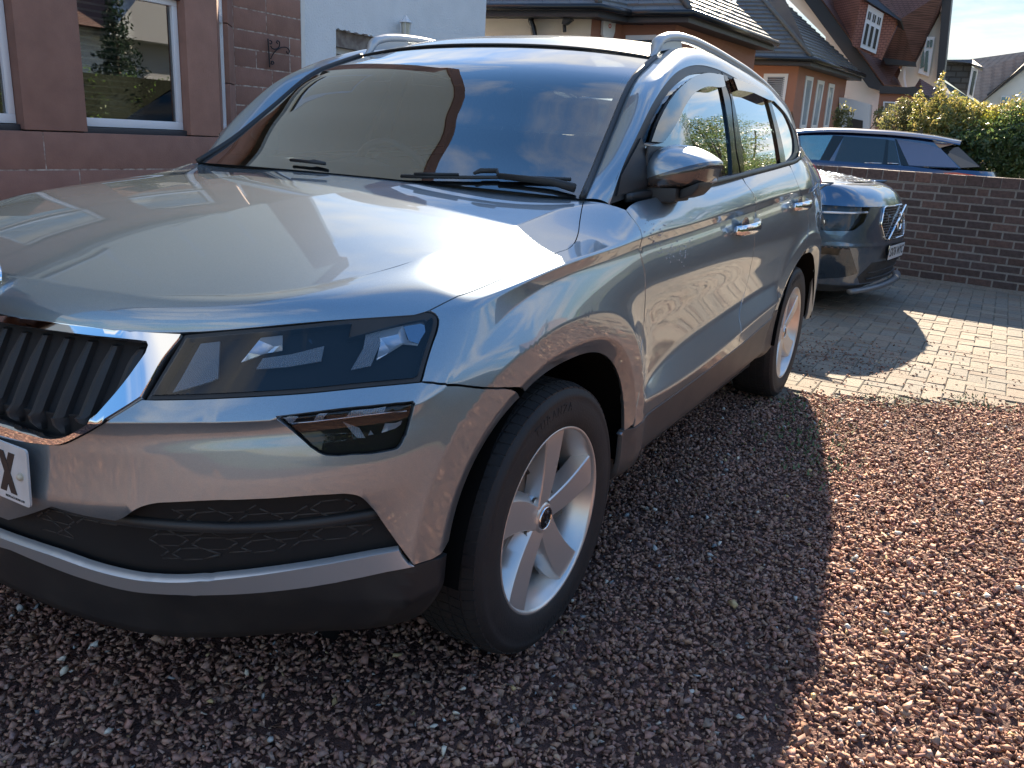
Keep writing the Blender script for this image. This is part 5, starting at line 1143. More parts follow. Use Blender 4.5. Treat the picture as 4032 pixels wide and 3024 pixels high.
for c in range(nc-1):
    z = .030+pitch*c+.0325
    hdr = c in (nc-2,)
    L = .208; off = (c % 2)*.1125
    x = S0-off; k = 0
    while x < S1:
        l_ = .100 if (hdr and k % 2) or (c in (3, 8) and rg.random() < .10) else L
        vis_ = -1.9 < x < 1.5
        if vis_ and cntb < 255:
            kk = (round(l_, 4), int(rg.choice(4, p=[.42, .38, .17, .03])))
            if kk not in bms: bms[kk] = brick_me(l_, .063, .09, BRM[kk[1]])
            ob = bpy.data.objects.new('brick', bms[kk]); ob.location = (x+l_/2, rg.normal(0, .0015), z); ob.rotation_euler = (rg.normal(0, .008), 0, rg.normal(0, .006)); link(ob, bw); cntb += 1
        else: back.box((x, -.09, z-.030), (x+l_, 0, z+.030), 0)
        x += l_+.0165; k += 1
bk_ = back.build('bricks', BRM[0], bw, kind='stuff')
cp_me = [brick_me(.064, .102, .215, m_) for m_ in BRM]; capb = MB(); x = S0; z = .972+.006+.051
cpm2 = [brick_me(.150, .098, .215, m_) for m_ in BRM]
while x < S1:
    if -1.9 < x < 1.5:
        ob = bpy.data.objects.new('coping_brick', cpm2[int(rg.choice(4, p=[.42, .30, .20, .08]))]); ob.location = (x+.075, .004+rg.normal(0, .002), z+rg.normal(0, .0015)); ob.rotation_euler = (rg.normal(0, .01), rg.normal(0, .006), 0); link(ob, bw)
    else: capb.box((x, -.21, z-.049), (x+.15, .004, z+.049))
    x += .158
capb.build('bricks', BRM[1], bw, kind='stuff')
cm = MB(); cm.box((S0, -.205, .97), (S1, .0, 1.072))
for k in range(260):
    xx = rg.uniform(-2.0, 1.6); yy = rg.uniform(-.2, .002); s_ = rg.uniform(.003, .010); cm.add([(xx-s_, yy, 1.074), (xx+s_, yy-.002, 1.074), (xx, yy+s_, 1.075), (xx, yy, 1.074+s_*.9)], [(0, 1, 3), (1, 2, 3), (2, 0, 3)])
cm.build('mortar', MORT, bw)
# ------------------------------------------------------------------ foliage helper
def leaves(name, blobs, n, size, cols, parent=None, seed=1, up=.3, stems=None, **k):
    """leaf-sized faces through the volume of several lobes"""
    rg_ = np.random.default_rng(seed); B = np.array(blobs, float); vol = np.prod(B[:, 3:6], axis=1)**.7; pick = rg_.choice(len(B), n, p=vol/vol.sum())
    d = rg_.normal(size=(n, 3)); d /= np.linalg.norm(d, axis=1)[:, None]; r = rg_.uniform(.35, 1.0, (n, 1))**.5; wob = 1+.22*np.sin(d*7+B[pick][:, :3]*3).sum(1, keepdims=True)/1.5
    C_ = B[pick][:, :3]+d*r*wob*B[pick][:, 3:6]
    a = rg_.normal(size=(n, 3))+d*.7; a /= np.linalg.norm(a, axis=1)[:, None]; b = np.cross(a, rg_.normal(size=(n, 3))); b /= np.linalg.norm(b, axis=1)[:, None]; c = np.cross(a, b)
    s_ = size*rg_.uniform(.6, 1.3, (n, 1)); V = np.stack([C_-b*s_, C_-c*s_*.42+a*s_*.08, C_+b*s_, C_+c*s_*.42+a*s_*.08], 1).reshape(-1, 3)
    me = bpy.data.meshes.new(name); me.vertices.add(4*n); me.vertices.foreach_set('co', V.astype(np.float32).ravel()); me.loops.add(4*n); me.loops.foreach_set('vertex_index', np.arange(4*n, dtype=np.int32))
    me.polygons.add(n); me.polygons.foreach_set('loop_start', np.arange(0, 4*n, 4, dtype=np.int32)); me.polygons.foreach_set('loop_total', np.full(n, 4, dtype=np.int32)); me.update(calc_edges=True)
    at = me.color_attributes.new('tint', 'FLOAT_COLOR', 'POINT'); cols = np.array(cols); cc = np.ones((n, 4, 4), np.float32)
    cl = cols[np.clip((rg_.random(n)*len(cols)).astype(int), 0, len(cols)-1)]*rg_.uniform(.7, 1.3, (n, 1)); cc[..., :3] = cl[:, None, :]; at.data.foreach_set('color', cc.ravel())
    me.materials.append(LEAF); return link(bpy.data.objects.new(name, me), parent, **k)
LEAF = bpy.data.materials.new('leaf'); LEAF.use_nodes = True; nt = LEAF.node_tree; b = nt.nodes['Principled BSDF']; a = nt.nodes.new('ShaderNodeAttribute'); a.attribute_name = 'tint'
nt.links.new(a.outputs['Color'], b.inputs['Base Color']); b.inputs['Roughness'].default_value = .45; tl = nt.nodes.new('ShaderNodeBsdfTranslucent'); hs = nt.nodes.new('ShaderNodeHueSaturation'); hs.inputs['Value'].default_value = 1.8; nt.links.new(a.outputs['Color'], hs.inputs['Color']); nt.links.new(hs.outputs[0], tl.inputs[0])
mx = nt.nodes.new('ShaderNodeMixShader'); mx.inputs[0].default_value = .4; nt.links.new(b.outputs[0], mx.inputs[1]); nt.links.new(tl.outputs[0], mx.inputs[2]); nt.links.new(mx.outputs[0], nt.nodes['Material Output'].inputs[0])
BARK = mat('bark', (.10, .075, .055), .9, bump=.6, bscale=40)
# ------------------------------------------------------------------ the blue-grey car nosing out behind the tail of the near one
P_SLATE = paint('slate_blue_paint', (.045, .085, .145), .28, .03); P_NAVY = paint('navy_paint', (.012, .020, .065), .25, .02)
def car_table(L, hw, nose, zrow, tuck=0):
    """rows (bottom to top) of a plain car skin: nose = list of plan stations, zrow = (z, nose setback, side inset)"""
    tab = []
    side = [-.42, -.9, -1.6, -2.6, -3.5, -L+.35]
    for z, sb, ins in zrow:
        r = []
        for y, x in nose: r.append((x-sb, y*(1-ins/hw*.6) if y < hw*.9 else y-ins, z+.0))
        for i, x in enumerate(side): r.append((x, hw-ins-(.03 if i == 5 else 0), z))
        r += [(-L+.05+sb*.3, (hw-ins)*.7, z), (-L+sb*.3, 0, z)]
        tab.append(r)
    return np.array(tab)
nose2 = [(0, 0), (.30, -.005), (.55, -.05), (.75, -.15), (.86, -.30)]
z2 = [(.17, .16, .10), (.235, .05, .05), (.30, .045, .03), (.40, .02, .01), (.53, .0, 0), (.575, .012, .0), (.70, .035, .005), (.835, .06, .025), (.93, .13, .06), (.995, .32, .12)]
class Shell2(Shell):
    GROUPS = [(0, 1), (1, 2), (2, 3), (3, 4), (4, 5), (5, 7), (7, 9)]
SH2 = Shell2(car_table(4.42, .93, nose2, z2), arches=False); SH2.K = 10
# its bonnet rises behind the nose
VO = empty('parked_car', (-5.93, .985, 0), rz=R_(84.0), label='dark blue grey car nosing out behind the near car, dewdrops on its bonnet', cat='car', group='cars parked on the driveways')
VM = Matrix.Translation((-5.93, .985, 0)) @ Matrix.Rotation(R_(84.0), 4, 'Z'); VI = VM.inverted()
def lut(S):
    ts = np.linspace(0, S.L, 300); n = (S.K-1)*8+1; vs = np.linspace(0, S.K-1, n); Tt, Vv = np.meshgrid(ts, vs, indexing='ij'); P = S.ev(Tt.ravel(), Vv.ravel()); tr = []
    for i in range(299):
        for j in range(n-1): a = i*n+j; tr += [(a, a+n, a+n+1), (a, a+n+1, a+1)]
    return BVHTree.FromPolygons([tuple(p) for p in P], tr), P, tr, Tt.ravel(), Vv.ravel()
B2, P2_, T2_, S2_, V2_ = lut(SH2)
def V_px(tg, pts, n=3, closed=False):
    """photo pixels -> skin of the second car (seen side is its right, stored mirrored)"""
    out = []; o = VI @ Vector(CAM); o.y *= -1
    for p in (spline(T(tg, pts), n, closed) if n else T(tg, pts)):
        d = (VI.to_3x3() @ Vector(ray(p))); d.y *= -1; d.normalize(); h = B2.ray_cast(o, d)
        if h[0] is None:
            best = None
            for k in np.linspace(5, 9, 120):
                l2, n2, i2, dd = B2.find_nearest(o+d*k)
                if best is None or dd < best[0]: best = (dd, l2, i2)
            loc, i = best[1], best[2]
        else: loc, i = h[0], h[2]
        a, b, c = T2_[i]; A, B, C = P2_[a], P2_[b], P2_[c]; p_ = np.array(loc); v0, v1, v2 = B-A, C-A, p_-A; d00, d01, d11 = v0@v0, v0@v1, v1@v1; d20, d21 = v2@v0, v2@v1; dn = d00*d11-d01*d01+1e-16
        w1 = (d11*d20-d01*d21)/dn; w2 = (d00*d21-d01*d20)/dn; out.append(((1-w1-w2)*S2_[a]+w1*S2_[b]+w2*S2_[c], (1-w1-w2)*V2_[a]+w1*V2_[b]+w2*V2_[c]))
    return out
def band(S, t0, t1, v0, v1, n=20): return [(t, v0) for t in np.linspace(t0, t1, n)]+[(t1, v) for v in np.linspace(v0, v1, 8)[1:]]+[(t, v1) for t in np.linspace(t1, t0, n)[1:]]+([(t0, v) for v in np.linspace(v1, v0, 8)[1:-1]] if t0 > 0 else [])
gs2 = .035
G2 = V_px('f1', [(806,632),(745,872),(845,968),(930,955)], 0); tg0 = max(g[0] for g in G2)
grille_ol = [(0, 7.0), (.30, 7.0), (.345, 6.9), (.40, 6.0), (.33, 5.15), (.28, 5.02), (0, 5.02)]
hl_ol = [(.56, 7.0), (.68, 7.0), (.90, 7.0), (1.35, 7.0), (1.34, 6.0), (1.25, 5.95), (.95, 5.6), (.75, 5.7), (.64, 6.2)]
put('front_bumper', mirror_join(patch(band(SH2, 0, t0 := 1.42, 1.0, 7.0), holes=[hl_ol], S=SH2, gs=gs2, gv=3, inset=.002)), P_SLATE, VO)
put('bonnet', mirror_join(patch(band(SH2, 0, 2.15, 7.0, 9.0), S=SH2, gs=gs2, gv=4, inset=.002)), P_SLATE, VO)
for s_ in (1, -1): put('body_side', patch(band(SH2, 1.42, SH2.L-.9, 1.0, 7.0), S=SH2, gs=.06, gv=2, inset=.002), P_SLATE, VO, s_)
put('body_rear', mirror_join(patch([(SH2.L-.9, v) for v in np.linspace(1, 9, 9)]+[(SH2.L, 9), (SH2.L, 1)], S=SH2, gs=.08, gv=2, inset=0)), P_SLATE, VO)
for s_ in (1, -1): put('shoulder', patch(band(SH2, 2.15, SH2.L-.9, 7.0, 9.0), S=SH2, gs=.08, gv=2, inset=.002), P_SLATE, VO, s_)
put('lower_trim', mirror_join(patch(band(SH2, 0, SH2.L-.9, 0, 1.0), S=SH2, gs=.06, gv=2, inset=0)), mat('lower_trim_grey', (.05, .05, .052), .5), VO)
# bonnet top: fill between the two upper edges, gently crowned and rising to the screen
xs_ = np.linspace(-.34, -1.30, 22); V = []
tt9 = np.linspace(0, SH2.L, 1500); e9 = SH2.ev(tt9, np.full(1500, 9.0))
for x in xs_:
    i = np.where(e9[:, 0] <= x)[0]; y9 = float(np.interp(-x, -e9[:900, 0], e9[:900, 1])); 
    for j in range(21):
        q = -1+2*j/20; rise = .11*np.clip((-x-.33)/1.0, 0, 1)**.8; V.append((x, y9*q, .995+rise*(1-abs(q)**3)+.018*(1-q*q)*np.clip((-x-.3)/.2, 0, 1)))
bt = MB(); bt.add(V, [(i*21+j, i*21+j+1, (i+1)*21+j+1, (i+1)*21+j) for i in range(21) for j in range(20)]); bt.build('bonnet', P_SLATE, VO, smooth=True)
# dew on the bonnet
dw = MB(); 
for k in range(330):
    i = int(rng.integers(0, 21*20)); a = np.array(V[(i//20)*21+i % 20]); b_ = np.array(V[(i//20+1)*21+i % 20+1]); p = a+(b_-a)*rng.random(3); r_ = rng.uniform(.003, .0075)
    c0 = np.array([p[0], p[1], max(a[2], b_[2])]); dw.add([c0+[r_, 0, 0], c0+[0, r_, 0], c0+[-r_, 0, 0], c0+[0, -r_, 0], c0+[0, 0, r_*.8]], [(0, 1, 4), (1, 2, 4), (2, 3, 4), (3, 0, 4)])
dw.build('dewdrops', mat('water_drop', (.8, .85, .9), .03, 0, **{'Transmission Weight': .9, 'IOR': 1.33}), VO, smooth=True, kind='stuff')
gr = put('grille', mirror_join(patch(grille_ol, S=SH2, gs=.03, inset=0, out=-.030, depth=0)), UNDER, VO)
put('grille', mirror_join(patch(grille_ol, S=SH2, gs=.03, inset=0, out=.002, depth=0)), BLACKG, VO)
gst = MB()
for a in np.arange(.02, .40, .040):
    for v in np.arange(5.12, 6.95, .155):
        if inpoly(np.array([(a, v)]), np.array(grille_ol))[0]:
            p = SH2.ev(np.array([a]), np.array([v]))[0]+[.008, 0, 0]
            for s_ in (1, -1): q = p*[1, s_, 1]; gst.box(q-[.008, .009, .0025], q+[.002, .009, .0025])
gst.build('grille_studs', mat('dull_chrome', (.45, .46, .48), .25, .9), VO, kind='stuff')
fr = MB(); pth = [SH2.ev(np.array([a]), np.array([v]))[0]+[.006, 0, 0] for a, v in [(0, 7.0), (.30, 7.0), (.345, 6.9), (.40, 6.0), (.33, 5.15), (.28, 5.02), (0, 5.02)]]
fr.tube(pth, .007, 6); fr.tube([p*[1, -1, 1] for p in pth], .007, 6); fr.build('grille_frame', CHROME, VO, smooth=True)
dg_ = MB(); dg_.tube([(-.035, .30, .83), (.0, -.28, .585)], .010, 6); dg_.build('grille_bar', CHROME, VO, smooth=True)
em = MB(); disc(em, (.004, 0, .705), (1, 0, 0), [(.048, .0), (.056, .010), (.066, .010), (.072, 0)], 32); em.tube([(.008, -.045, .75), (.012, -.082, .785)], .006, 6); em.tube([(.012, -.085, .790), (.010, -.06, .786)], .005, 5); em.tube([(.012, -.085, .790), (.010, -.083, .766)], .005, 5); em.build('grille_emblem', CHROME, VO, smooth=True)
for s_ in (1, -1):
    h = put('headlamp', patch(hl_ol, S=SH2, gs=.03, inset=-.004, out=-.05, depth=0), DARKB, VO, s_)
    put('lens', patch(hl_ol, S=SH2, gs=.03, inset=.003, out=.0, depth=.006), LENS, h, s_)
    dr = MB(); pth = [SH2.ev(np.array([a]), np.array([v]))[0]+np.array([-.008, -.004, 0]) for a, v in [(.60, 6.72), (.75, 6.66), (.95, 6.62), (1.2, 6.62), (1.3, 6.65)]]; dr.tube([p*[1, s_, 1] for p in pth], .010, 6, flat=1.6); dr.build('light_bar', mat('drl_white', (.75, .77, .80), .2), h, smooth=True)
    pr = MB(); 
    for a in (.95, 1.1): q = SH2.ev(np.array([a]), np.array([6.05]))[0]*[1, s_, 1]-np.array([.03, 0.02*s_, 0]); pr.box(q-[.02, .035, .025], q+[.02, .035, .025])
    pr.build('lamp_module', mat('lamp_module', (.10, .10, .11), .15, .5), h, bevel=.004)
    va = [(.70, 4.0-.9), (.70, 3.65), (1.12, 3.75), (1.15, 3.15)]
    put('corner_vent', patch([(.86, 3.55), (1.15, 3.62), (1.15, 3.98), (.86, 3.95)], S=SH2, gs=.04, inset=0, out=.003, depth=.01), BLACKG, VO, s_)
    put('corner_panel', patch([(.62, 2.3), (.95, 1.6), (1.35, 1.6), (1.38, 4.0), (1.25, 4.15), (.80, 4.1)], S=SH2, gs=.04, inset=0, out=.0015, depth=.006), mat('corner_dark', (.03, .045, .065), .12, .5, **{'Coat Weight': 1}), VO, s_)
put('lower_intake', mirror_join(patch([(0, 1.15), (.55, 1.15), (.60, 2.0), (.48, 3.1), (0, 3.0)], S=SH2, gs=.04, inset=0, out=.003, depth=.004)), BLACKP, VO)
for zz in (.275, .325, .365):
    il = MB(); il.tube([(-.05-.012*0+(.012 if 1 else 0)-y*y*.15, y, zz) for y in np.linspace(-.48, .48, 13)], .006, 6, flat=2.5); il.build('intake_bar', BLACKP, VO, smooth=True)
sk = MB(); sk.tube([(.0-.16*abs(y)**2.2-.01, y, .205) for y in np.linspace(-.78, .78, 25)], .022, 8, flat=1.6, up=(0, 0, 1)); sk.build('splitter', mat('splitter_grey', (.16, .165, .17), .4, .4), VO, smooth=True)
nm = VM.to_3x3(); c_w = Vector((.016, 0, .475)); plate(VO, c_w, (0, 1, 0), (.05, 0, 1), 'SX76 WYC', frame=BLACKG)
# upper body of the second car
def cabin_block(par, pr, hw0, hw1, m, gm):
    """pr = side profile of the glasshouse (x, z): base front, top front, top rear, base rear"""
    b = MB(); (xa, za), (xb, zb), (xc, zc), (xd, zd) = pr; top_f, top_r = [], []
    roofp = spline([(xb, zb), ((xb*2+xc)/3, zb+.05), ((xb+xc*2)/3, zb+.05), (xc, zc)], 5); V = []
    for x, z in roofp:
        for j in range(11): q = -1+2*j/10; V.append((x, hw1*q, z-.05*abs(q)**3))
    n = len(roofp); b.add(V, [(i*11+j, i*11+j+1, (i+1)*11+j+1, (i+1)*11+j) for i in range(n-1) for j in range(10)]); b.build('roof', m, par, smooth=True)
    for nm_, x0, z0, x1, z1 in (('windscreen', xa, za, xb, zb-.03), ('rear_window', xd, zd, xc, zc-.03)):
        g = MB(); V = []
        for i in range(7):
            u = i/6
            for j in range(11): q = -1+2*j/10; bow = .12*(1-q*q)*(1-u*.5)*(1 if nm_ == 'windscreen' else -.5); V.append((x0+(x1-x0)*u+bow, (hw0+(hw1-hw0)*u)*q, z0+(z1-z0)*u+.03*(1-q*q)*u))
        g.add(V, [(i*11+j, i*11+j+1, (i+1)*11+j+1, (i+1)*11+j) for i in range(6) for j in range(10)]); g.build(nm_, gm, par, smooth=True)
    for s_ in (1, -1):
        g = MB(); bot = [(xa+.0, za), (xd, zd)]; tp = roofp; V = []; k = len(tp)
        for i, (x, z) in enumerate(tp):
            u = i/(k-1); xb_ = xa+(xd-xa)*u; zb_ = za+(zd-za)*u; V += [(xb_, hw0*s_, zb_), ((xb_+x)/2, (hw0*.55+hw1*.45+.015)*s_, (zb_+z-.05)/2), (x, hw1*s_, z-.05)]
        g.add(V, [(i*3+j, (i+1)*3+j, (i+1)*3+j+1, i*3+j+1) for i in range(k-1) for j in range(2)]); g.build('side_window', gm, par, smooth=True)
DKG = mat('dark_glass', (.01, .014, .018), .03, 0, **{'Specular IOR Level': .8})
cabin_block(VO, [(-1.25, 1.08), (-1.95, 1.56), (-3.7, 1.55), (-4.25, 1.08)], .82, .62, P_SLATE, DKG)
def simple_wheel(par, x, y, r=.35):
    w = empty('wheel', (x, y, r), parent=par); s_ = 1 if y > 0 else -1
    t = MB(); t.revolve([(r*.68, -.11), (r*.95, -.11), (r, -.08), (r, .08), (r*.95, .11), (r*.68, .10)], 40, 'y'); t.build('tyre', TYRE, w, smooth=True)
    q = MB(); q.revolve([(r*.69, .10*s_), (r*.66, .08*s_), (r*.62, .03*s_), (.001, .03*s_)], 40, 'y')
    for k in range(5): a = 2*math.pi*k/5; q.prism([(r*.15*math.cos(a+d), .06*s_, r*.15*math.sin(a+d)) for d in (-.5, .5)]+[(r*.66*math.cos(a+d), .085*s_, r*.66*math.sin(a+d)) for d in (.13, -.13)], (0, -.03*s_, 0))
    q.build('rim', ALLOY, w, angle=40)
for x in (-.88, -3.58):
    for y in (.80, -.80): simple_wheel(VO, x, y)
cf = MB(); cf.box((-4.2, -.7, .18), (-.3, .7, .5)); cf.build('underbody', UNDER, VO)
# ------------------------------------------------------------------ the navy estate beyond the brick wall, tail to the right
EX = -10.15
es = empty('parked_car', (EX, 0, 0), label='navy blue estate car parked beyond the brick wall, roof spoiler and tail to the right', cat='car', group='cars parked on the driveways')
def E_px(tg, pts, x=EX): return [tuple(atp(p, 0, x)-np.array([EX, 0, 0])) for p in T(tg, pts)]
rt = E_px('f4', [(0,150),(150,138),(320,133),(500,137),(700,147),(900,158),(1150,182),(1350,210),(1500,240),(1590,258)])
rt = [(-.0, -3.2, 1.05), (0, -2.75, 1.16), (0, -2.1, 1.38), (0, -1.5, 1.46)]+rt
W_ = 1.86
def roofline(y): ys_ = [p[1] for p in rt]; zs_ = [p[2] for p in rt]; return float(np.interp(y, ys_, zs_))
rb_ = MB(); V = []; ysn = np.linspace(-2.1, rt[-1][1], 34)
for y in ysn:
    z = roofline(y)
    for k, (dx, dz) in enumerate(((.02, -.045), (-.02, -.012), (-.10, .006), (-.35, .02), (-W_/2, .035), (-W_+.35, .02), (-W_+.06, -.012), (-W_, -.045))): V.append((dx-.10, y, z+dz))
rb_.add(V, [(i*8+j, i*8+j+1, (i+1)*8+j+1, (i+1)*8+j) for i in range(33) for j in range(7)]); rb_.build('roof', P_NAVY, es, smooth=True)
# body side below the glass and round the tail
yt = 1.52; bs_ = MB(); V = []; prof = [(.0, 1.118), (.045, 1.07), (.065, 1.0), (.06, .93), (.075, .80), (.075, .45), (.04, .28)]
st = [(-3.2, -.06), (-2.9, 0), (-2.0, 0), (-.5, 0), (.6, 0), (1.05, -.03), (1.30, -.10), (1.44, -.24), (1.51, -.50), (1.53, -W_/2)]
for y, ox in st:
    for dx, z in prof: V.append((ox+dx-.04, y+(0 if y < 1.3 else (.07-abs(z-.95)*.12)), z-(.012*max(0, y))))
m_ = len(prof); F = [(i*m_+j, (i+1)*m_+j, (i+1)*m_+j+1, i*m_+j+1) for i in range(len(st)-1) for j in range(m_-1)]
bs_.add(V, F); bs_.add([(2*(-W_/2-.04)-x, y, z) for x, y, z in V], F); bs_.build('body', P_NAVY, es, smooth=True)
dk_ = MB(); dk_.add([(-.04, -3.2, 1.118), (-.04, 1.05, 1.112), (-.28, 1.46, 1.10), (-.5, 1.53, 1.10), (-W_+.42, 1.53, 1.10), (-W_+.2, 1.46, 1.10), (-W_-.04, 1.05, 1.112), (-W_-.04, -3.2, 1.118)], [tuple(range(8))]); dk_.build('body', P_NAVY, es)
def sidepane(name, px_, m_, dx=0., par=es, th=-.02):
    P = E_px('f4', px_); Q = [((-.075-.03*(z-1.08)/.4)+dx-.05*max(0, (z-1.08))/.4, y, z) for _, y, z in P]; b = MB(); b.prism(Q, (th, 0, 0)); return b.build(name, m_, par)
sidepane('side_frame', [(0,165),(300,150),(700,160),(1000,178),(1290,222),(1400,330),(1590,520),(1080,500),(0,480)], P_NAVY, -.012)
sidepane('window', [(30,200),(345,200),(215,462),(60,462)], SIDEG, .004, th=-.004)
sidepane('window', [(455,208),(862,238),(835,480),(360,468)], DKG, .004, th=-.006)
sidepane('window', [(888,245),(945,250),(1000,480),(880,480)], DKG, .004, th=-.006)
sidepane('pillar', [(350,200),(450,206),(300,466),(222,462)], BLACKG, .005, th=-.006)
sidepane('pillar', [(862,238),(888,243),(880,482),(835,480)], BLACKG, .005, th=-.006)
sidepane('rear_pillar', [(945,232),(965,236),(1095,500),(1010,485)], BLACKG, .003, th=-.006)
sidepane('rear_quarter', [(965,236),(1270,285),(1400,335),(1565,512),(1090,492)], mat('quarter_slate', (.10, .15, .27), .4, .3), .004, th=-.006)
b = MB(); q = E_px('f4', [(1400,330),(1560,310),(1770,505),(1590,515)]); b.add([(-.12, q[0][1], q[0][2]), (-.30, q[1][1], q[1][2]), (-.32, q[2][1], q[2][2]), (-.10, q[3][1], q[3][2])]+[(-W_+.12, q[0][1], q[0][2]), (-W_+.30, q[1][1], q[1][2]), (-W_+.32, q[2][1], q[2][2]), (-W_+.10, q[3][1], q[3][2])], [(0, 1, 2, 3), (7, 6, 5, 4), (1, 5, 6, 2)]); b.build('rear_window', DKG, es, smooth=False)
sp_ = MB(); q = E_px('f4', [(1290,222),(1590,256),(1560,275),(1380,330)]); sp_.prism([(-.14, y, z) for _, y, z in q], (-W_+.28, 0, 0)); sp_.build('roof_spoiler', P_NAVY, es, bevel=.008)
for s0, s1 in (((660,466),(826,470)), ((882,470),(988,474))):
    a = E_px('f4', [s0, s1]); t_ = MB(); t_.tube([(-.068, a[0][1], a[0][2]), (-.068, a[1][1], a[1][2])], .006, 6); t_.build('chrome_strip', CHROME, es, smooth=True)
a = E_px('f4', [(1425,562),(1560,560),(1735,585),(1735,600),(1450,590)]); t_ = MB(); t_.prism([(.03-.12*max(0, y-1.0), y, z) for _, y, z in a], (-.03, 0, 0)); t_.build('tail_lamp', REDL, es)
a = E_px('f4', [(1135,175),(1210,150),(1235,135),(1225,180),(1180,185)], -10.6); t_ = MB(); t_.prism([(x, y, z) for x, y, z in a], (-.02, 0, 0)); t_.build('roof_aerial', BLACKG, es)
a = E_px('f4', [(1760,512),(1800,458),(1830,478)], -10.5); t_ = MB(); t_.tube([a[0], a[1], a[2]], .008, 6); t_.build('rear_wiper', BLACKP, es, smooth=True)
sm = MB(); sm.box((-.25, -.98, 1.02), (-.02, -.86, 1.13)); 
sm2 = MB(); q = E_px('f4', [(60,350),(90,360),(92,420),(62,425)]); sm2.prism([(.10, y, z) for _, y, z in q], (.10, 0, 0)); sm2.build('wing_mirror', BLACKG, es, bevel=.01)
for y in (-2.35, .75):
    for x in (-.16, -W_+.08):
        w = empty('wheel', (x, y, .34), parent=es, rz=math.pi/2); t = MB(); t.revolve([(.23, -.11), (.33, -.11), (.34, -.08), (.34, .08), (.33, .11), (.23, .11)], 32, 'y'); t.revolve([(.24, .09), (.2, .05), (.001, .05)], 32, 'y', mi=0); t.build('tyre', TYRE, w, smooth=True)
uf = MB(); uf.box((-1.7, -3.0, .2), (-.2, 1.3, .6)); uf.build('underbody', UNDER, es)
# ------------------------------------------------------------------ sandstone house on the left, with its bay
SAND = [mat('red_sandstone_%d' % i, c_, .88, noise=(7, .55, tuple(q*.72 for q in c_)), bump=.35, bscale=90, obj_rand=.12) for i, c_ in enumerate(((.29, .16, .125), (.265, .145, .115), (.31, .17, .13)))]
POINT = mat('white_pointing', (.50, .45, .40), .9, noise=(20, 1, (.20, .11, .085)))
UPVC = mat('white_window_frame', (.72, .74, .78), .3)
WPANE = glassy('house_window_pane', (.9, .92, .9), .85, ior=1.6, boost=3.4)
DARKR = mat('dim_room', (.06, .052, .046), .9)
hs_ = empty('sandstone_house', (-1, -4, 0), label='red sandstone house with a bay window at the left, pale mortar lines', cat='house')
def H(o_): return o_
def stone(name, poly, off, parent, m=None, bevel=.006, **k):
    b = MB(); b.prism(poly, off); return b.build(name, m or SAND[int(rng.integers(0, 3))], parent, bevel=bevel, **k)
def rel(P, par): L_ = par.location; return [np.array(p, float)-np.array(L_) for p in P]
YF = -4.0
def fr_xz(x0, x1, z0, z1, y): return [(x0, y, z0), (x1, y, z0), (x1, y, z1), (x0, y, z1)]
bays = [(-.10, -.95), (-.93+0, -1.74), (-2.19, -3.07)]
WINS = [(-.86, -1.735), (-2.195, -3.075)]; ZS = 1.105; ZT = 2.06
# apron stones under the sill band and the rows beneath
rows_ = [(ZS-.04, .81, [3.0, 1.2, .3, -.62, -1.86, -3.39]), (.81, .52, [3.0, 1.6, .7, -.45, -1.15, -2.10, -3.39]), (.52, .24, [3.0, 1.0, .1, -.9, -1.86, -2.7, -3.39]), (.24, -.05, [3.0, 1.5, .5, -.5, -1.4, -2.4, -3.39])]
core = MB(); core.box((-3.33, -4.6, -.1), (3.0, YF-.0025, ZS-.05)); 
core.build('pointing', POINT, hs_).location = -Vector(hs_.location)
def addst(name, x0, x1, z0, z1, y, m=None, g=.0045, d=.10, par=hs_):
    o = stone(name, fr_xz(x0+g, x1-g, z0+g, z1-g, y), (0, -d, 0), par, m, bevel=.004); o.location = -Vector(par.location); return o
for z1, z0, xs in rows_:
    for a, b_ in zip(xs[1:], xs[:-1]): addst('stone', a, b_, z0, z1, YF)
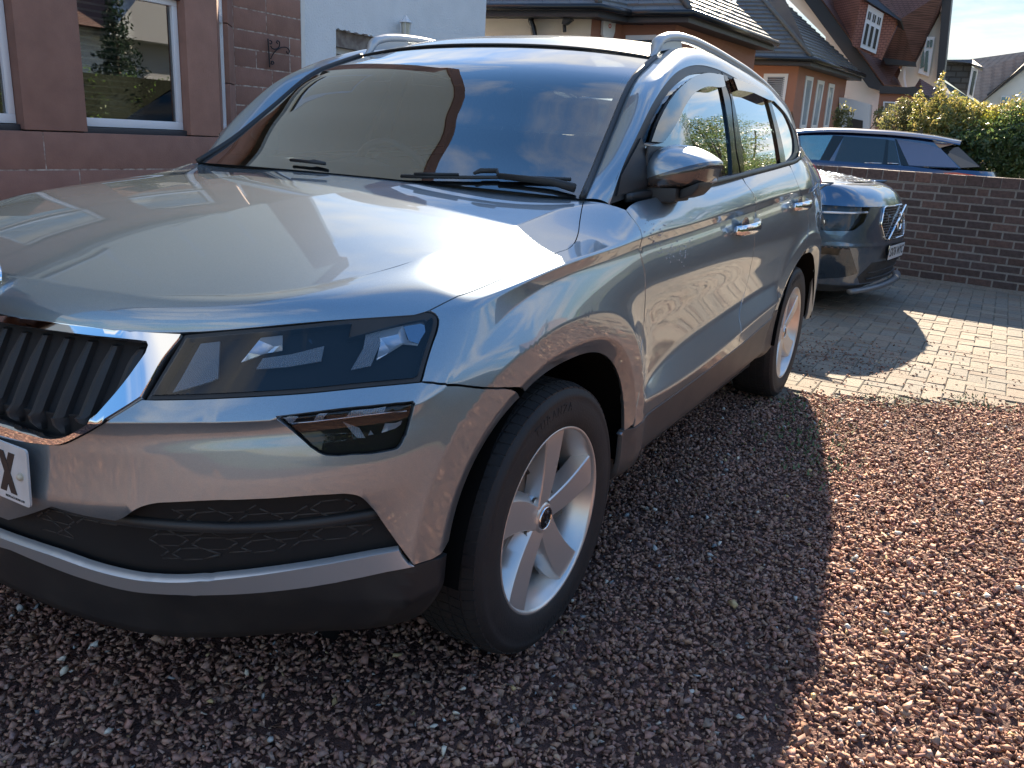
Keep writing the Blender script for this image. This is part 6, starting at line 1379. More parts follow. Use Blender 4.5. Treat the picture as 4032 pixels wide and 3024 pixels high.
# piers between and beside the windows, full height, and window units
piers = [(-.86, 3.0), (-2.195, -1.735), (-3.39, -3.075)]
for x0, x1 in piers:
    zz = [ZS-.04, 1.9+.3, 2.75, 3.05]
    xs2 = np.linspace(x0, x1, max(2, int((x1-x0)/.7)+1))
    for a, b_ in zip(xs2[:-1], xs2[1:]):
        for z0, z1 in zip(zz[:-1], zz[1:]): addst('stone', a, b_, z0, z1, YF, d=.28)
addst('stone', -3.39, 3.0, 2.78, 3.15, YF+.012, d=.3)
blind_m = mat('blind_slat', (.72, .70, .62), .6)
def window_unit(par, x0, x1, z0, z1, y, blind=True, transom=None):
    """white frame, glass, room behind with blind slats; x0<x1"""
    L = -Vector(par.location); f = MB(); w = .048; fy0, fy1 = y-.02, y-.075
    for bx in ((x0, x1, z0, z0+w*1.25), (x0, x1, z1-w, z1), (x0, x0+w, z0+w*1.25, z1-w), (x1-w, x1, z0+w*1.25, z1-w)): f.box((bx[0], fy1, bx[2]), (bx[1], fy0, bx[3]))
    wd_ = f.build('window', UPVC, par, bevel=.004); wd_.location = L
    g = MB(); g.box((x0+w, y-.052, z0+w), (x1-w, y-.046, z1-w)); g.build('pane', WPANE, wd_)
    r = MB(); r.box((x0+w-.015, y-.070, z0+w*1.2), (x1-w+.015, y-.064, z0+w*1.2+.014)); r.box((x1-w-.012, y-.07, z0+w), (x1-w+.004, y-.058, z1-w)); r.build('gasket', BLACKG, wd_)
    rm = MB(); V = [(x0-.3, y-.09, z0-.1), (x1+.3, y-.09, z0-.1), (x1+.3, y-.09, z1+.3), (x0-.3, y-.09, z1+.3)]; D_ = 2.2
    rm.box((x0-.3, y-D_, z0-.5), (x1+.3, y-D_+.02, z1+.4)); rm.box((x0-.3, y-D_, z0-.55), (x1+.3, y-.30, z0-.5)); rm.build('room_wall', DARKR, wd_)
    sb = MB(); sb.box((x0+.02, y-.26, z0+.03), (x1-.02, y-.09, z0+.055)); sb.build('inner_sill', mat('pine_sill', (.42, .30, .17), .5), wd_)
    if blind:
        me = bpy.data.meshes.new('blind_slat'); hw = (x1-x0)/2-w-.01; me.from_pydata([(-hw, -.012, -.001), (hw, -.012, -.001), (hw, .012, .0025), (-hw, .012, .0025), (-hw, 0, .0045), (hw, 0, .0045)], [], [(0, 1, 5, 4), (4, 5, 2, 3)]); me.materials.append(blind_m)
        z = z0+.10
        while z < z1-.05:
            o = bpy.data.objects.new('blind_slat', me); o.location = ((x0+x1)/2, y-.125, z); o.rotation_euler = (R_(24)+rng.normal(0, .03), 0, rng.normal(0, .002)); link(o, wd_); z += .046
        cd = MB()
        for q in (.12, .5, .88): cd.tube([(x0+(x1-x0)*q, y-.112, z0+.1), (x0+(x1-x0)*q, y-.112, z1)], .0012, 4)
        cd.build('blind_cord', blind_m, wd_)
    s_ = MB(); s_.box((x0-.005, y-.10, z0-.045), (x1+.005, y+.015, z0-.004)); s_.build('sill', mat('dark_sill', (.035, .037, .045), .5), wd_, bevel=.004)
    return wd_
for (a, b_) in WINS: window_unit(hs_, b_, a, ZS+.0, ZT, YF-.06)
for (a, b_) in WINS: window_unit(hs_, b_, a, ZT+.04, 2.75, YF-.06)
# things on the inner sill of the middle window
def onsill(name, mb, m, label, cat, **k): o = mb.build(name, m, None, smooth=True, label=label, cat=cat, **k); return o
vz = MB(); vz.revolve([(.001, 0), (.075, 0), (.10, .08), (.095, .15), (.085, .17), (.078, .165)], 24, 'z', (-2.72, -4.46, 1.16)); onsill('plant_pot', vz, mat('white_pot', (.6, .6, .62), .3), 'white pot on the sill inside the bay window behind the blind', 'plant pot')
pt = MB()
for k in range(9):
    a = rng.uniform(0, 6.28); l = rng.uniform(.35, .62); pts = [(-2.72, -4.46, 1.32)]+[(-2.72+math.cos(a)*.16*u*l, -4.46+math.sin(a)*.10*u*l, 1.32+l*u) for u in (.3, .6, .85, 1)]; pt.tube(pts, [.006, .012, .014, .010, .002], 5, flat=.3)
pt.build('indoor_plant', mat('succulent_green', (.12, .18, .09), .5), smooth=True, label='tall narrow leaved plant standing in the white pot indoors', cat='plant')
cu_ = MB(); cu_.box((-3.02, -4.75, 1.12), (-2.90+.02, -4.60, 1.36)); cu_.build('cushion', mat('white_cushion', (.55, .56, .6), .8), bevel=.06, label='white cushion showing at the right corner inside the bay window', cat='cushion')
# canted side of the bay
CA = R_(40.5); cd_ = np.array([-math.cos(CA), -math.sin(CA), 0]); c0_ = np.array([-3.39, YF, 0]); cn_ = np.array([-math.sin(CA), math.cos(CA), 0.])
def cant(p): return atn(p, c0_, cn_)
def cq(u0, u1, z0, z1, out=0): return [c0_+cd_*u0+cn_*out+[0, 0, z0], c0_+cd_*u1+cn_*out+[0, 0, z0], c0_+cd_*u1+cn_*out+[0, 0, z1], c0_+cd_*u0+cn_*out+[0, 0, z1]]
ud = lambda px: float((cant(px)-c0_)@cd_)
u1_, u2_, u3_ = [ud(T('c1', [(x, 700)])[0]) for x in (1432, 1478, 1530)]; u3_ = max(u3_, u2_+.2); u1_ = .12; u2_ = .62; u3_ = 1.0
for (a, b_, z0, z1) in ((0.002, 1.0, -.05, .52), (.002, 1.0, .52, ZS-.04), (.002, u1_, ZS-.04, 3.15), (u2_, 1.0, ZS-.04, 1.51), (u2_, 1.0, 1.51, 2.0), (u2_, 1.0, 2.0, 3.15)):
    o = stone('stone', cq(a+.004, b_-.004, z0+.004, z1-.004), -cn_*.25, hs_, bevel=.004); o.location = -Vector(hs_.location)
sf = MB(); sf.prism(cq(u1_, u2_, ZS, 2.0, -.05), -cn_*.03); sf2 = MB()
fw = MB()
for (a, b_, z0, z1) in ((u1_, u2_, ZS, ZS+.05), (u1_, u2_, 1.99, 2.05), (u1_, u1_+.05, ZS, 2.7), (u2_-.05, u2_, ZS, 2.7), (u1_, u2_, 2.66, 2.7)): fw.prism(cq(a, b_, z0, z1, -.04), -cn_*.05)
fo_ = fw.build('window', UPVC, hs_, bevel=.004); fo_.location = -Vector(hs_.location)
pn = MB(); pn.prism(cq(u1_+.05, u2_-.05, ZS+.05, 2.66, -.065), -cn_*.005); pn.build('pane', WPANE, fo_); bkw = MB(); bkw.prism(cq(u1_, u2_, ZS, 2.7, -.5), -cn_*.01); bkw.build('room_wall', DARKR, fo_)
# main wall right of the bay
YM = -4.65; cm2 = MB(); cm2.box((-5.02, -4.95, -.1), (-4.0, YM-.0025, 3.0)); o = cm2.build('pointing', POINT, hs_); o.location = -Vector(hs_.location)
zl = [-.05, .20, .42, .62, .80, .98, 1.16, 1.34, 1.515, 1.68, 1.84, 2.00, 2.185, 2.36, 2.58, 2.76, 2.98]
cuts = {8: [-4.62], 9: [-4.42, -4.86], 10: [-4.86], 11: [-4.56], 12: [-4.56]}
for i in range(len(zl)-1):
    cu = cuts.get(i, [float(rng.uniform(-4.8, -4.35))]); xs = [-4.15]+cu+[-5.02]
    for a, b_ in zip(xs[1:], xs[:-1]): addst('stone', a, b_, zl[i], zl[i+1], YM, g=.0055)
cw_ = MB(); cw_.prism([(-4.9, YM-.01, 3.0), (6, YM-.01, 3.0), (6, YM-.01, 6.8), (.55, YM-.01, 12.0), (-4.9, YM-.01, 7.0)], (0, -.3, 0)); o = cw_.build('wall', mat('house_cream', (.72, .68, .58), .85), hs_); o.location = -Vector(hs_.location)
for z in np.arange(3.0, 6.9, .28): addst('stone', -5.02, -4.3, z, z+.28, YM, g=.004, d=.3)
for x in (-3.6, -1.6, .6): window_unit(hs_, x, x+1.0, 3.9, 5.2, YM+.02, blind=False)
for i, z in enumerate(np.arange(3.0, 3.01, .28)):
    xs = [-4.3, 4.0]
    for a, b_ in zip(xs[:-1], xs[1:]):
        if b_-a > .15: addst('stone', a, b_, z, z+.28, YM, g=.006, d=.05)
# bay roof, upper wall windows, eaves and main roof
SLATE = mat('roof_slate', (.075, .080, .085), .42, noise=(6, .7, (.11, .11, .09)), bump=.3, bscale=60, obj_rand=.2); WHITEP = mat('white_paintwork', (.72, .72, .70), .5)
br = MB(); br.add([(3.1, -3.8, 3.15), (-3.45, -3.8, 3.15), (-4.35, -4.6, 3.15), (-3.6, -4.66, 3.75), (3.1, -4.66, 3.75)], [(0, 1, 3, 4), (1, 2, 3)]); o = br.build('bay_roof', SLATE, hs_); o.location = -Vector(hs_.location)
ev = MB(); ev.prism([(-5.15, YM+.02, 6.7), (-5.15, YM+.02, 7.25), (.55, YM+.02, 12.7), (6.3, YM+.02, 7.25), (6.3, YM+.02, 6.7), (.55, YM+.02, 12.1)], (0, -.35, 0)); o = ev.build('gable_coping', SAND[1], hs_); o.location = -Vector(hs_.location)
rfm = MB(); rfm.prism([(-5.2, YM-.2, 7.1), (.55, YM-.2, 12.55), (6.3, YM-.2, 7.1)], (0, -8, 0)); o = rfm.build('roof', SLATE, hs_); o.location = -Vector(hs_.location)
bx_ = MB(); bx_.box((-5.0, -12, -.1), (6, -7.0, 7.0)); bx_.box((-5.0, -7.0, -.1), (-4.85, -4.96, 7.0)); bx_.box((5.8, -7.0, -.1), (6, -4.96, 7.0)); o = bx_.build('wall', SAND[1], hs_); o.location = -Vector(hs_.location)
# scrolled iron bracket on the main wall
YB = YM+.004; ib = MB()
def wpx(p, off=0): q = atp(p, 1, YB+.03); return (q[0], YB+.03+off, q[2])
S_ = lambda pts: [wpx(p) for p in spline(T('g2', pts), 4)]
ib.tube(S_([(706,420),(712,520),(720,640),(724,735)]), .009, 6, flat=.5)
for c_ in ([(735,640),(760,590),(800,545),(860,515),(910,518),(935,545),(935,575),(915,578),(910,555)], [(735,500),(750,525),(785,535),(820,520),(832,480),(825,450),(808,445),(800,462),(812,475)], [(735,690),(760,700),(770,685),(760,668),(742,672),(748,688)], [(725,440),(740,445),(748,462),(738,478),(725,472)]): ib.tube(S_(c_), .0055, 6)
ib.build('iron_bracket', mat('wrought_iron', (.012, .013, .018), .5, .4), smooth=True, label='scrolled black iron hanging basket bracket on the sandstone wall', cat='bracket')
# downpipe in the corner
dp = MB(); dp.box((-5.085, -4.74, -.1), (-5.025, -4.655, 5.7)); dp.build('downpipe', WHITEP, label='white square downpipe in the corner between sandstone and render', cat='drainpipe', bevel=.008)
# ------------------------------------------------------------------ white roughcast garage
YG = -4.78; ROUGH = mat('white_roughcast', (.78, .80, .82), .9, noise=(4, .35, (.66, .68, .70)), bump=1.0, bscale=55)
ga = empty('garage', (-7, YG, 0), label='white roughcast garage wall with a recessed pale panelled door', cat='garage')
GX0, GX1 = -5.09, -8.66; DX0, DX1, DZ = -5.68, -8.05, 2.19
def gadd(mb, name, m, **k): o = mb.build(name, m, k.pop('par', ga), **k); o.location = -Vector(ga.location) if o.parent == ga else (0, 0, 0); return o
# jagged edge where the render breaks off over the lintel
edge_ = [(x, DZ+rng.uniform(-.012, .012)) for x in np.linspace(DX1, DX0, 70)]
b = MB(); b.prism([(GX1, YG, -.1), (DX1, YG, -.1)]+[(x, YG, z) for x, z in edge_]+[(DX0, YG, -.1), (GX0, YG, -.1), (GX0, YG, 3.35), (GX1, YG, 3.35)], (0, -.25, 0)); gadd(b, 'wall', ROUGH)
b = MB(); b.box((GX1, -10, -.1), (GX1+.25, YG-.25, 3.35)); b.box((GX1, -10, 3.2), (GX0+.0, YG-.25, 3.33)); gadd(b, 'wall', ROUGH)
b = MB(); b.box((DX1, YG-.14, DZ-.17), (DX0, YG-.06, DZ+.02)); gadd(b, 'lintel', mat('weathered_lintel', (.16, .125, .11), .8, noise=(12, .8, (.30, .27, .24))))
b = MB(); b.box((DX1, YG-.20, DZ-.235), (DX0, YG-.12, DZ-.172)); b.box((DX0-.08, YG-.20, 0), (DX0, YG-.12, DZ-.235)); b.box((DX1, YG-.20, 0), (DX1+.08, YG-.12, DZ-.235)); gadd(b, 'door_frame', mat('cream_frame', (.55, .53, .50), .6))
gd = MB(); gd.box((DX1+.08, YG-.215, 0), (DX0-.08, YG-.185, DZ-.235)); gdo = gadd(gd, 'door', mat('garage_door_white', (.60, .64, .68), .45))
for i in range(3):
    for z0, z1 in ((.1, .65), (.72, 1.22), (1.30, 1.83)):
        a = DX1+.12+i*.73; b = MB(); b.box((a, YG-.19, z0), (a+.66, YG-.176, z1)); b.build('door_panel', MATS['garage_door_white'], gdo, bevel=.006)
# lantern
lp = atp(T('c2', [(655, 180)])[0], 1, YG+.09); lt = MB(); cx_, cy_, cz2 = lp[0], YG+.10, lp[2]
lt.revolve([(.001, .135), (.012, .13), (.018, .115), (.055, .075), (.075, .060), (.078, .052), (.06, .050)], 8, 'z', (cx_, cy_, cz2)); lt.revolve([(.055, -.125), (.060, -.115), (.06, -.10), (.045, -.095), (.001, -.095)], 8, 'z', (cx_, cy_, cz2)); lt.revolve([(.001, -.165), (.03, -.16), (.055, -.13)], 8, 'z', (cx_, cy_, cz2))
for k in range(6): a = R_(60*k+30); lt.tube([(cx_+.062*math.cos(a), cy_+.062*math.sin(a), cz2+.055), (cx_+.055*math.cos(a), cy_+.055*math.sin(a), cz2-.10)], .0055, 5)
lt.box((cx_-.03, YG, cz2-.15), (cx_+.03, cy_-.05, cz2-.10)); lo = lt.build('wall_lantern', mat('lantern_white', (.66, .68, .70), .4), label='white hexagonal lantern lamp on the roughcast garage wall', cat='lamp')
lg = MB(); lg.revolve([(.052, .05), (.047, -.095)], 6, 'z', (cx_, cy_, cz2)); lg.build('lantern_glass', mat('lantern_glass', (.55, .53, .44), .2), lo)
# ------------------------------------------------------------------ bungalow with stepped hipped slate roofs
ORANGE = mat('orange_render', (.36, .17, .115), .85, noise=(3, .5, (.31, .15, .10)), bump=.25, bscale=70); CREAM = mat('cream_render', (.62, .54, .43), .85, noise=(5, .4, (.52, .45, .36)), bump=.4, bscale=60); FASC = mat('dark_fascia', (.03, .032, .038), .5)
ZE = 3.05
bg = empty('bungalow', (-12, -4, 0), label='bungalow with orange rendered bays and grey slate hipped roofs beyond the garage', cat='house')
def badd(mb, name, m, par=None, **k): o = mb.build(name, m, par or bg, **k); o.location = -Vector(bg.location) if not par else (0, 0, 0); return o
def eave_pt(p): q = atp(p, 2, ZE); return np.array([q[0], q[1]])
def volume(E0, E1, E2, matf, matr, pitch=38, rise=3.2, fwin=None, rwin=None, oh=.32):
    """front eave E0-E1 faces us, right eave E1-E2; walls set back by the overhang"""
    E0, E1, E2 = map(np.array, (E0, E1, E2)); df = (E0-E1)/np.linalg.norm(E0-E1); dr = (E2-E1)/np.linalg.norm(E2-E1)
    nf = np.array([df[1], -df[0]]); nf = nf if nf@(CAM[:2]-E1) > 0 else -nf; nr = np.array([dr[1], -dr[0]]); nr = nr if nr@(df) < 0 else -nr
    # corner of the walls
    A_ = np.array([nf, nr]); c = np.linalg.solve(A_, np.array([nf@E1-oh, nr@E1-oh])); w0 = c+df*(np.linalg.norm(E0-E1)); w2 = c+dr*(np.linalg.norm(E2-E1)-oh)
    for a, b2, m_, n_ in ((w0, c, matf, nf), (c, w2, matr, nr)):
        mb = MB(); mb.prism([(*a, -.1), (*b2, -.1), (*b2, ZE-.10), (*a, ZE-.10)], (*(-n_*.25), 0)); badd(mb, 'wall', m_)
    t = math.tan(R_(pitch)); run = rise/t
    Hh = np.linalg.solve(A_, np.array([nf@E1-run, nr@E1-run])); H0 = E0-nf*run; H2 = E2-nr*run
    # slate courses as overlapping strips, each slate a slightly uneven piece
    for name, P0, P1, T0, T1 in (('f', E0, E1, H0, Hh), ('r', E1, E2, Hh, H2)):
        mb = MB(); ncr = 32; base = MB(); base.add([(*P0, ZE), (*P1, ZE), (*T1, ZE+rise), (*T0, ZE+rise)], [(0, 1, 2, 3)]); badd(base, 'roof', FASC)
        for i in range(ncr):
            a0, a1 = i/ncr, (i+1.12)/ncr; A0 = P0+(T0-P0)*a0; A1 = P1+(T1-P1)*a0; B0 = P0+(T0-P0)*a1; B1 = P1+(T1-P1)*a1; n = max(1, int(np.linalg.norm(A1-A0)/.21))
            for k in range(n):
                u0, u1 = (k+.01+(.5 if i % 2 else 0)*0)/n, (k+.99)/n; q = rng.uniform(0, .012); h0 = .030+q; h1 = .004
                mb.add([(*(A0+(A1-A0)*u0), ZE+rise*a0+h0), (*(A0+(A1-A0)*u1), ZE+rise*a0+h0+rng.uniform(-.004, .004)), (*(B0+(B1-B0)*u1), ZE+rise*a1+h1), (*(B0+(B1-B0)*u0), ZE+rise*a1+h1), (*(A0+(A1-A0)*u0), ZE+rise*a0), (*(A0+(A1-A0)*u1), ZE+rise*a0)], [(0, 1, 2, 3), (4, 5, 1, 0)])
        badd(mb, 'roof_slates', SLATE, kind='stuff')
    ft = MB()
    for P0, P1, n_ in ((E0, E1, nf), (E1, E2, nr)):
        ft.prism([(*P0, ZE-.13), (*P1, ZE-.13), (*P1, ZE+.0), (*P0, ZE+.0)], (*(-n_*.03), 0)); ft.prism([(*P0, ZE-.13), (*P1, ZE-.13), (*(P1-n_*oh), ZE-.12), (*(P0-n_*oh), ZE-.12)], (0, 0, -.012))
    badd(ft, 'fascia', FASC)
    gt = MB(); gt.tube([(*(E0+nf*.05), ZE-.02), (*(E1+nf*.05+nr*.05), ZE-.02), (*(E2+nr*.05), ZE-.02)], .052, 8); badd(gt, 'gutter', mat('black_gutter', (.015, .016, .018), .25), smooth=True)
    hp_ = MB(); hp_.tube([(*E1, ZE+.04), (*Hh, ZE+rise+.04)], .05, 6); badd(hp_, 'hip_ridge', SLATE, smooth=True)
    return c, df, dr, nf, nr
v1 = volume(eave_pt(T('g3', [(-900, 60)])[0]), eave_pt(T('g3', [(1250, 58)])[0]), eave_pt(T('g3', [(1700, 150)])[0]), CREAM, ORANGE)
v2 = volume(eave_pt(T('g3', [(1300, 120)])[0]), eave_pt(T('g3', [(2125, 112)])[0]), eave_pt(T('c3', [(1352, 348)])[0]), ORANGE, ORANGE)
v3 = volume(eave_pt(T('c3', [(900, 460)])[0]), eave_pt(T('c3', [(1650, 478)])[0]), eave_pt(T('c3', [(2065, 612)])[0]), ORANGE, ORANGE)
def on_wall(p, c, n_): return atn(p, np.array([c[0], c[1], 0]), np.array([n_[0], n_[1], 0]))
def wall_window(par, pxs, c, n_, frame=UPVC, pane=None, fw_=.06, bars=(), out=.02):
    P = [on_wall(p, c, n_) for p in pxs]; N3 = np.array([n_[0], n_[1], 0]); cen = np.mean(P, 0)
    I = []
    for k in range(4):
        a, b2, d = P[k], P[(k+1) % 4], P[k-1]; I.append(a+(b2-a)/np.linalg.norm(b2-a)*fw_+(d-a)/np.linalg.norm(d-a)*fw_)
    f = MB()
    for k in range(4): f.prism([P[k]+N3*out, P[(k+1) % 4]+N3*out, I[(k+1) % 4]+N3*out, I[k]+N3*out], -N3*.07)
    for (i0, i1, j0, j1, u) in bars: 
        a = I[i0]+(I[i1]-I[i0])*u; b2 = I[j0]+(I[j1]-I[j0])*u; t = np.array([0, 0, 1.]) if abs((b2-a)[2]) < np.linalg.norm(b2-a)*.5 else np.array([n_[1], -n_[0], 0]); f.prism([a-t*.02+N3*out*.8, b2-t*.02+N3*out*.8, b2+t*.02+N3*out*.8, a+t*.02+N3*out*.8], -N3*.04)
    w = f.build('window', frame, par); w.location = -Vector(par.location); g = MB(); g.prism([q+N3*.004 for q in I], -N3*.01); g.build('pane', pane or DKG, w); return w
wall_window(bg, T('c3', [(1262,602),(1462,602),(1425,850),(1230,850)]), v3[0], v3[3], fw_=.09)
sh_ = MB()
for i in range(12):
    q = [on_wall(p, v3[0], v3[3]) for p in T('c3', [(1292, 640+i*17), (1432-i*2, 640+i*17)])]; sh_.prism([q[0]+[.012, 0, 0], q[1]+[.012, 0, 0], q[1]+[.012, 0, .03], q[0]+[.012, 0, .03]], (.01, 0, 0))
badd(sh_, 'window_shutter', mat('shutter_grey', (.22, .24, .28), .5), kind='stuff')
for q in ([(1602,618),(1662,632),(1600,1050),(1548,1050)], [(1698,652),(1752,664),(1690,1050),(1640,1050)], [(1790,680),(1835,690),(1782,1050),(1740,1050)]): wall_window(bg, T('c3', q), v3[0], v3[4], fw_=.08, frame=mat('bright_frame', (.75, .73, .70), .4), pane=mat('curtained_pane', (.30, .34, .36), .15))
wall_window(bg, T('c3', [(135,290),(385,285),(385,420),(135,420)]), v2[0], v2[3], fw_=.07)
al = on_wall(T('c2', [(1968, 195)])[0], v1[0], v1[4]); N3 = np.array([v1[4][0], v1[4][1], 0]); t3 = np.array([v1[2][0], v1[2][1], 0]); ab = MB(); ab.prism([al+t3*a+np.array([0, 0, z])+N3*.01 for a, z in ((-.13, .16), (.13, .16), (.13, -.02), (.08, -.17), (-.06, -.17), (-.13, -.08))], N3*.06)
abx = ab.build('alarm_box', WHITEP, label='white burglar alarm box under the slate eaves', cat='alarm', bevel=.01); bb = MB(); disc(bb, al+N3*.075+np.array([0, 0, .05]), N3, [(.018, 0), (.030, .001), (.030, -.002)], 20); bb.build('alarm_mark', mat('alarm_red', (.6, .05, .04), .5), abx)
dpx = [on_wall(p, v1[0]+v1[3]*.06, v1[3]) for p in T('g3', [(600,150),(590,200),(612,260),(640,420),(655,700)])]; d_ = MB(); d_.tube(dpx, .045, 8); d_.box(dpx[0]-[.06, .09, .02], dpx[0]+[.06, .09, .07]); d_.build('downpipe', MATS['black_gutter'], smooth=True, label='black downpipe on the cream wall of the bungalow', cat='drainpipe')
fp = [on_wall(p, v1[0]+v1[3]*.12, v1[3]) for p in T('g3', [(935,150),(1015,195),(945,250),(915,240)])]; f_ = MB(); f_.prism(fp, (.10, 0, 0)); f_.tube([fp[3], fp[3]+np.array([.02, .02, -.10])], .03, 8); f_.build('floodlight', BLACKP, bevel=.006, label='black floodlight with sensor below the bungalow gutter', cat='lamp')
# ------------------------------------------------------------------ white house with red tiled roof and tile-hung dormer
REDT = mat('red_brown_tiles', (.135, .060, .050), .7, noise=(3, .6, (.10, .06, .06)))
def course_mat(name, c_, sc, strength=.8):
    m = mat(name, c_, .75, noise=(3, .6, tuple(q*.7 for q in c_)))
    nt = m.node_tree; b = nt.nodes['Principled BSDF']; t = nt.nodes.new('ShaderNodeTexCoord'); br_ = nt.nodes.new('ShaderNodeTexBrick'); br_.inputs['Scale'].default_value = sc; br_.inputs['Mortar Size'].default_value = .03; br_.inputs['Brick Width'].default_value = .5; br_.inputs['Row Height'].default_value = .25
    mp = nt.nodes.new('ShaderNodeVectorMath'); mp.operation = 'DOT_PRODUCT'
    sx = nt.nodes.new('ShaderNodeSeparateXYZ'); cb_ = nt.nodes.new('ShaderNodeCombineXYZ'); nt.links.new(t.outputs['Object'], sx.inputs[0]); ad = nt.nodes.new('ShaderNodeMath'); nt.links.new(sx.outputs['X'], ad.inputs[0]); nt.links.new(sx.outputs['Y'], ad.inputs[1]); nt.links.new(ad.outputs[0], cb_.inputs[0]); nt.links.new(sx.outputs['Z'], cb_.inputs[1]); nt.links.new(cb_.outputs[0], br_.inputs['Vector'])
    bp = nt.nodes.new('ShaderNodeBump'); bp.inputs['Strength'].default_value = strength; bp.inputs['Distance'].default_value = .03; bp.invert = True; nt.links.new(br_.outputs['Fac'], bp.inputs['Height']); nt.links.new(bp.outputs[0], b.inputs['Normal'])
    old = b.inputs['Base Color'].links[0].from_socket; mx = nt.nodes.new('ShaderNodeMixRGB'); mx.blend_type = 'MULTIPLY'; mx.inputs[2].default_value = (.45, .42, .42, 1); nt.links.new(br_.outputs['Fac'], mx.inputs[0]); nt.links.new(old, mx.inputs[1]); nt.links.new(mx.outputs[0], b.inputs['Base Color']); return m
TILE = course_mat('clay_roof_tiles', (.17, .085, .072), 5.5); HUNG = course_mat('hung_tiles', (.36, .15, .11), 4.5); WHITER = mat('white_render', (.66, .68, .70), .85, bump=.3, bscale=30); TANT = course_mat('tan_roof_tiles', (.40, .30, .23), 4.0)
wh = empty('white_house', (-22, -2, 0), label='white house with dark red tiled roofs and a tile hung dormer, centre right background', cat='house')
def C4(pts, d): return [atp(p, 0, -x) for p, x in zip(T('c4', pts), d if isinstance(d, (list, tuple)) else [d]*len(pts))]
def poly(par, name, pts, d, m, th=(-.25, 0, 0), **k): mb = MB(); mb.prism(C4(pts, d), th); o = mb.build(name, m, par, **k); o.location = -Vector(par.location); return o
poly(wh, 'wall', [(60,-160),(300,-160),(880,700),(970,722),(905,1250),(520,1250),(520,300)], 22, WHITER)
poly(wh, 'barge_board', [(220,-160),(380,-160),(985,700),(955,735),(870,712),(330,-20)], 21.6, FASC, (-.5, 0, 0))
poly(wh, 'roof', [(380,-160),(1000,690),(1145,700),(1130,560),(1000,500),(1245,520),(1480,-30),(1480,-160)], [21.5,21.5,23,23,23,23.5,25,25], TILE, (-.3, 0, -.15))
poly(wh, 'dormer_cheek', [(480,-60),(810,0),(740,365),(730,340)], [22.4,21.2,21.2,21.6], HUNG, (-.2, 0, 0))
poly(wh, 'dormer_face', [(808,-20),(1120,130),(965,480),(738,370)], 21.0, HUNG, (-.3, 0, 0))
poly(wh, 'dormer_roof', [(790,-40),(880,-60),(1140,160),(1130,170),(850,0)], [20.8,21,20.8,20.8,20.8], FASC, (-.8, 0, -.1))
poly(wh, 'roof', [(1000,-60),(1480,-60),(1440,120),(1245,512),(985,480),(1140,150)], [21.8,22,22.4,22.6,22.2,21.6], TILE, (-.3, 0, 0))
poly(wh, 'soffit', [(985,470),(1250,505),(1255,540),(1010,525)], 22.0, FASC)
wdw = [(870,35),(995,110),(930,440),(803,385)]
poly(wh, 'window', wdw, 20.95, UPVC, (-.06, 0, 0))
for i in range(3):
    u0, u1 = .08+i*.31, .08+i*.31+.20
    def L2(u, v): a = np.array(wdw[0])+(np.array(wdw[1])-wdw[0])*u; b2 = np.array(wdw[3])+(np.array(wdw[2])-wdw[3])*u; return tuple(a+(b2-a)*v)
    poly(wh, 'pane', [L2(u0+.03, .42), L2(u1, .42), L2(u1, .90), L2(u0+.03, .90)], 20.93, DKG, (-.02, 0, 0))
    for du in (0, .11): poly(wh, 'pane', [L2(u0+.02+du, .14), L2(u0+.085+du, .14), L2(u0+.085+du, .32), L2(u0+.02+du, .32)], 20.93, DKG, (-.02, 0, 0))
poly(wh, 'wall', [(1470,20),(1482,60),(1430,650),(1410,700),(1400,760),(1150,720),(1110,640),(1150,540),(1250,530),(1300,440),(1380,230)], 22.6, mat('sun_tinted_render', (.66, .62, .55), .85, bump=.3, bscale=30))  # sunlit copy of the white render, sun warmth put into the colour
poly(wh, 'barge_board', [(1475,-120),(1560,-120),(1500,500),(1480,655),(1425,650),(1460,200)], 22.3, FASC, (-.5, 0, 0))
poly(wh, 'window', [(1350,300),(1415,300),(1362,625),(1275,595)], 22.5, UPVC, (-.05, 0, 0))
for q in ([(1300,470),(1325,400),(1322,545),(1292,560)], [(1338,420),(1362,410),(1350,590),(1322,580)], [(1352,330),(1368,330),(1362,385),(1345,390)], [(1375,325),(1395,325),(1388,385),(1370,385)]): poly(wh, 'pane', q, 22.46, DKG, (-.02, 0, 0))
poly(wh, 'porch_roof', [(1290,640),(1420,720),(1510,860),(1330,800),(1250,705)], [21.5,22,21.0,21,21.5], TILE, (-.3, 0, 0))
poly(wh, 'soffit', [(960,700),(1190,712),(1250,705),(1330,770),(1500,850),(1500,880),(1300,820),(1190,768),(960,762)], 20.9, FASC)
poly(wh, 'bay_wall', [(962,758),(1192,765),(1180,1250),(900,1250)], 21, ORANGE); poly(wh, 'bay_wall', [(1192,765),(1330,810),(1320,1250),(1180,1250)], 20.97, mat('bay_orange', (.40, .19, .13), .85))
poly(wh, 'window', [(992,828),(1090,832),(1050,1110),(965,1110)], 20.9, UPVC, (-.05, 0, 0)); poly(wh, 'pane', [(1005,838),(1080,842),(1068,930),(998,928)], 20.88, DKG, (-.02, 0, 0)); poly(wh, 'pane', [(996,940),(1066,942),(1048,1060),(984,1060)], 20.88, DKG, (-.02, 0, 0))
poly(wh, 'porch', [(630,795),(690,800),(878,850),(850,1250),(640,1250)], 20.6, WHITER, (-.5, 0, 0)); poly(wh, 'porch_shade_panel', [(700,960),(825,985),(810,1250),(680,1250)], 20.58, DARKR, (-.02, 0, 0))  # the opening is a flat dark panel, inner shade put into its colour
poly(wh, 'pipe', [(1158,525),(1175,530),(1170,640),(1185,720),(1170,720),(1155,640)], 22.2, UPVC, (-.06, 0, 0))
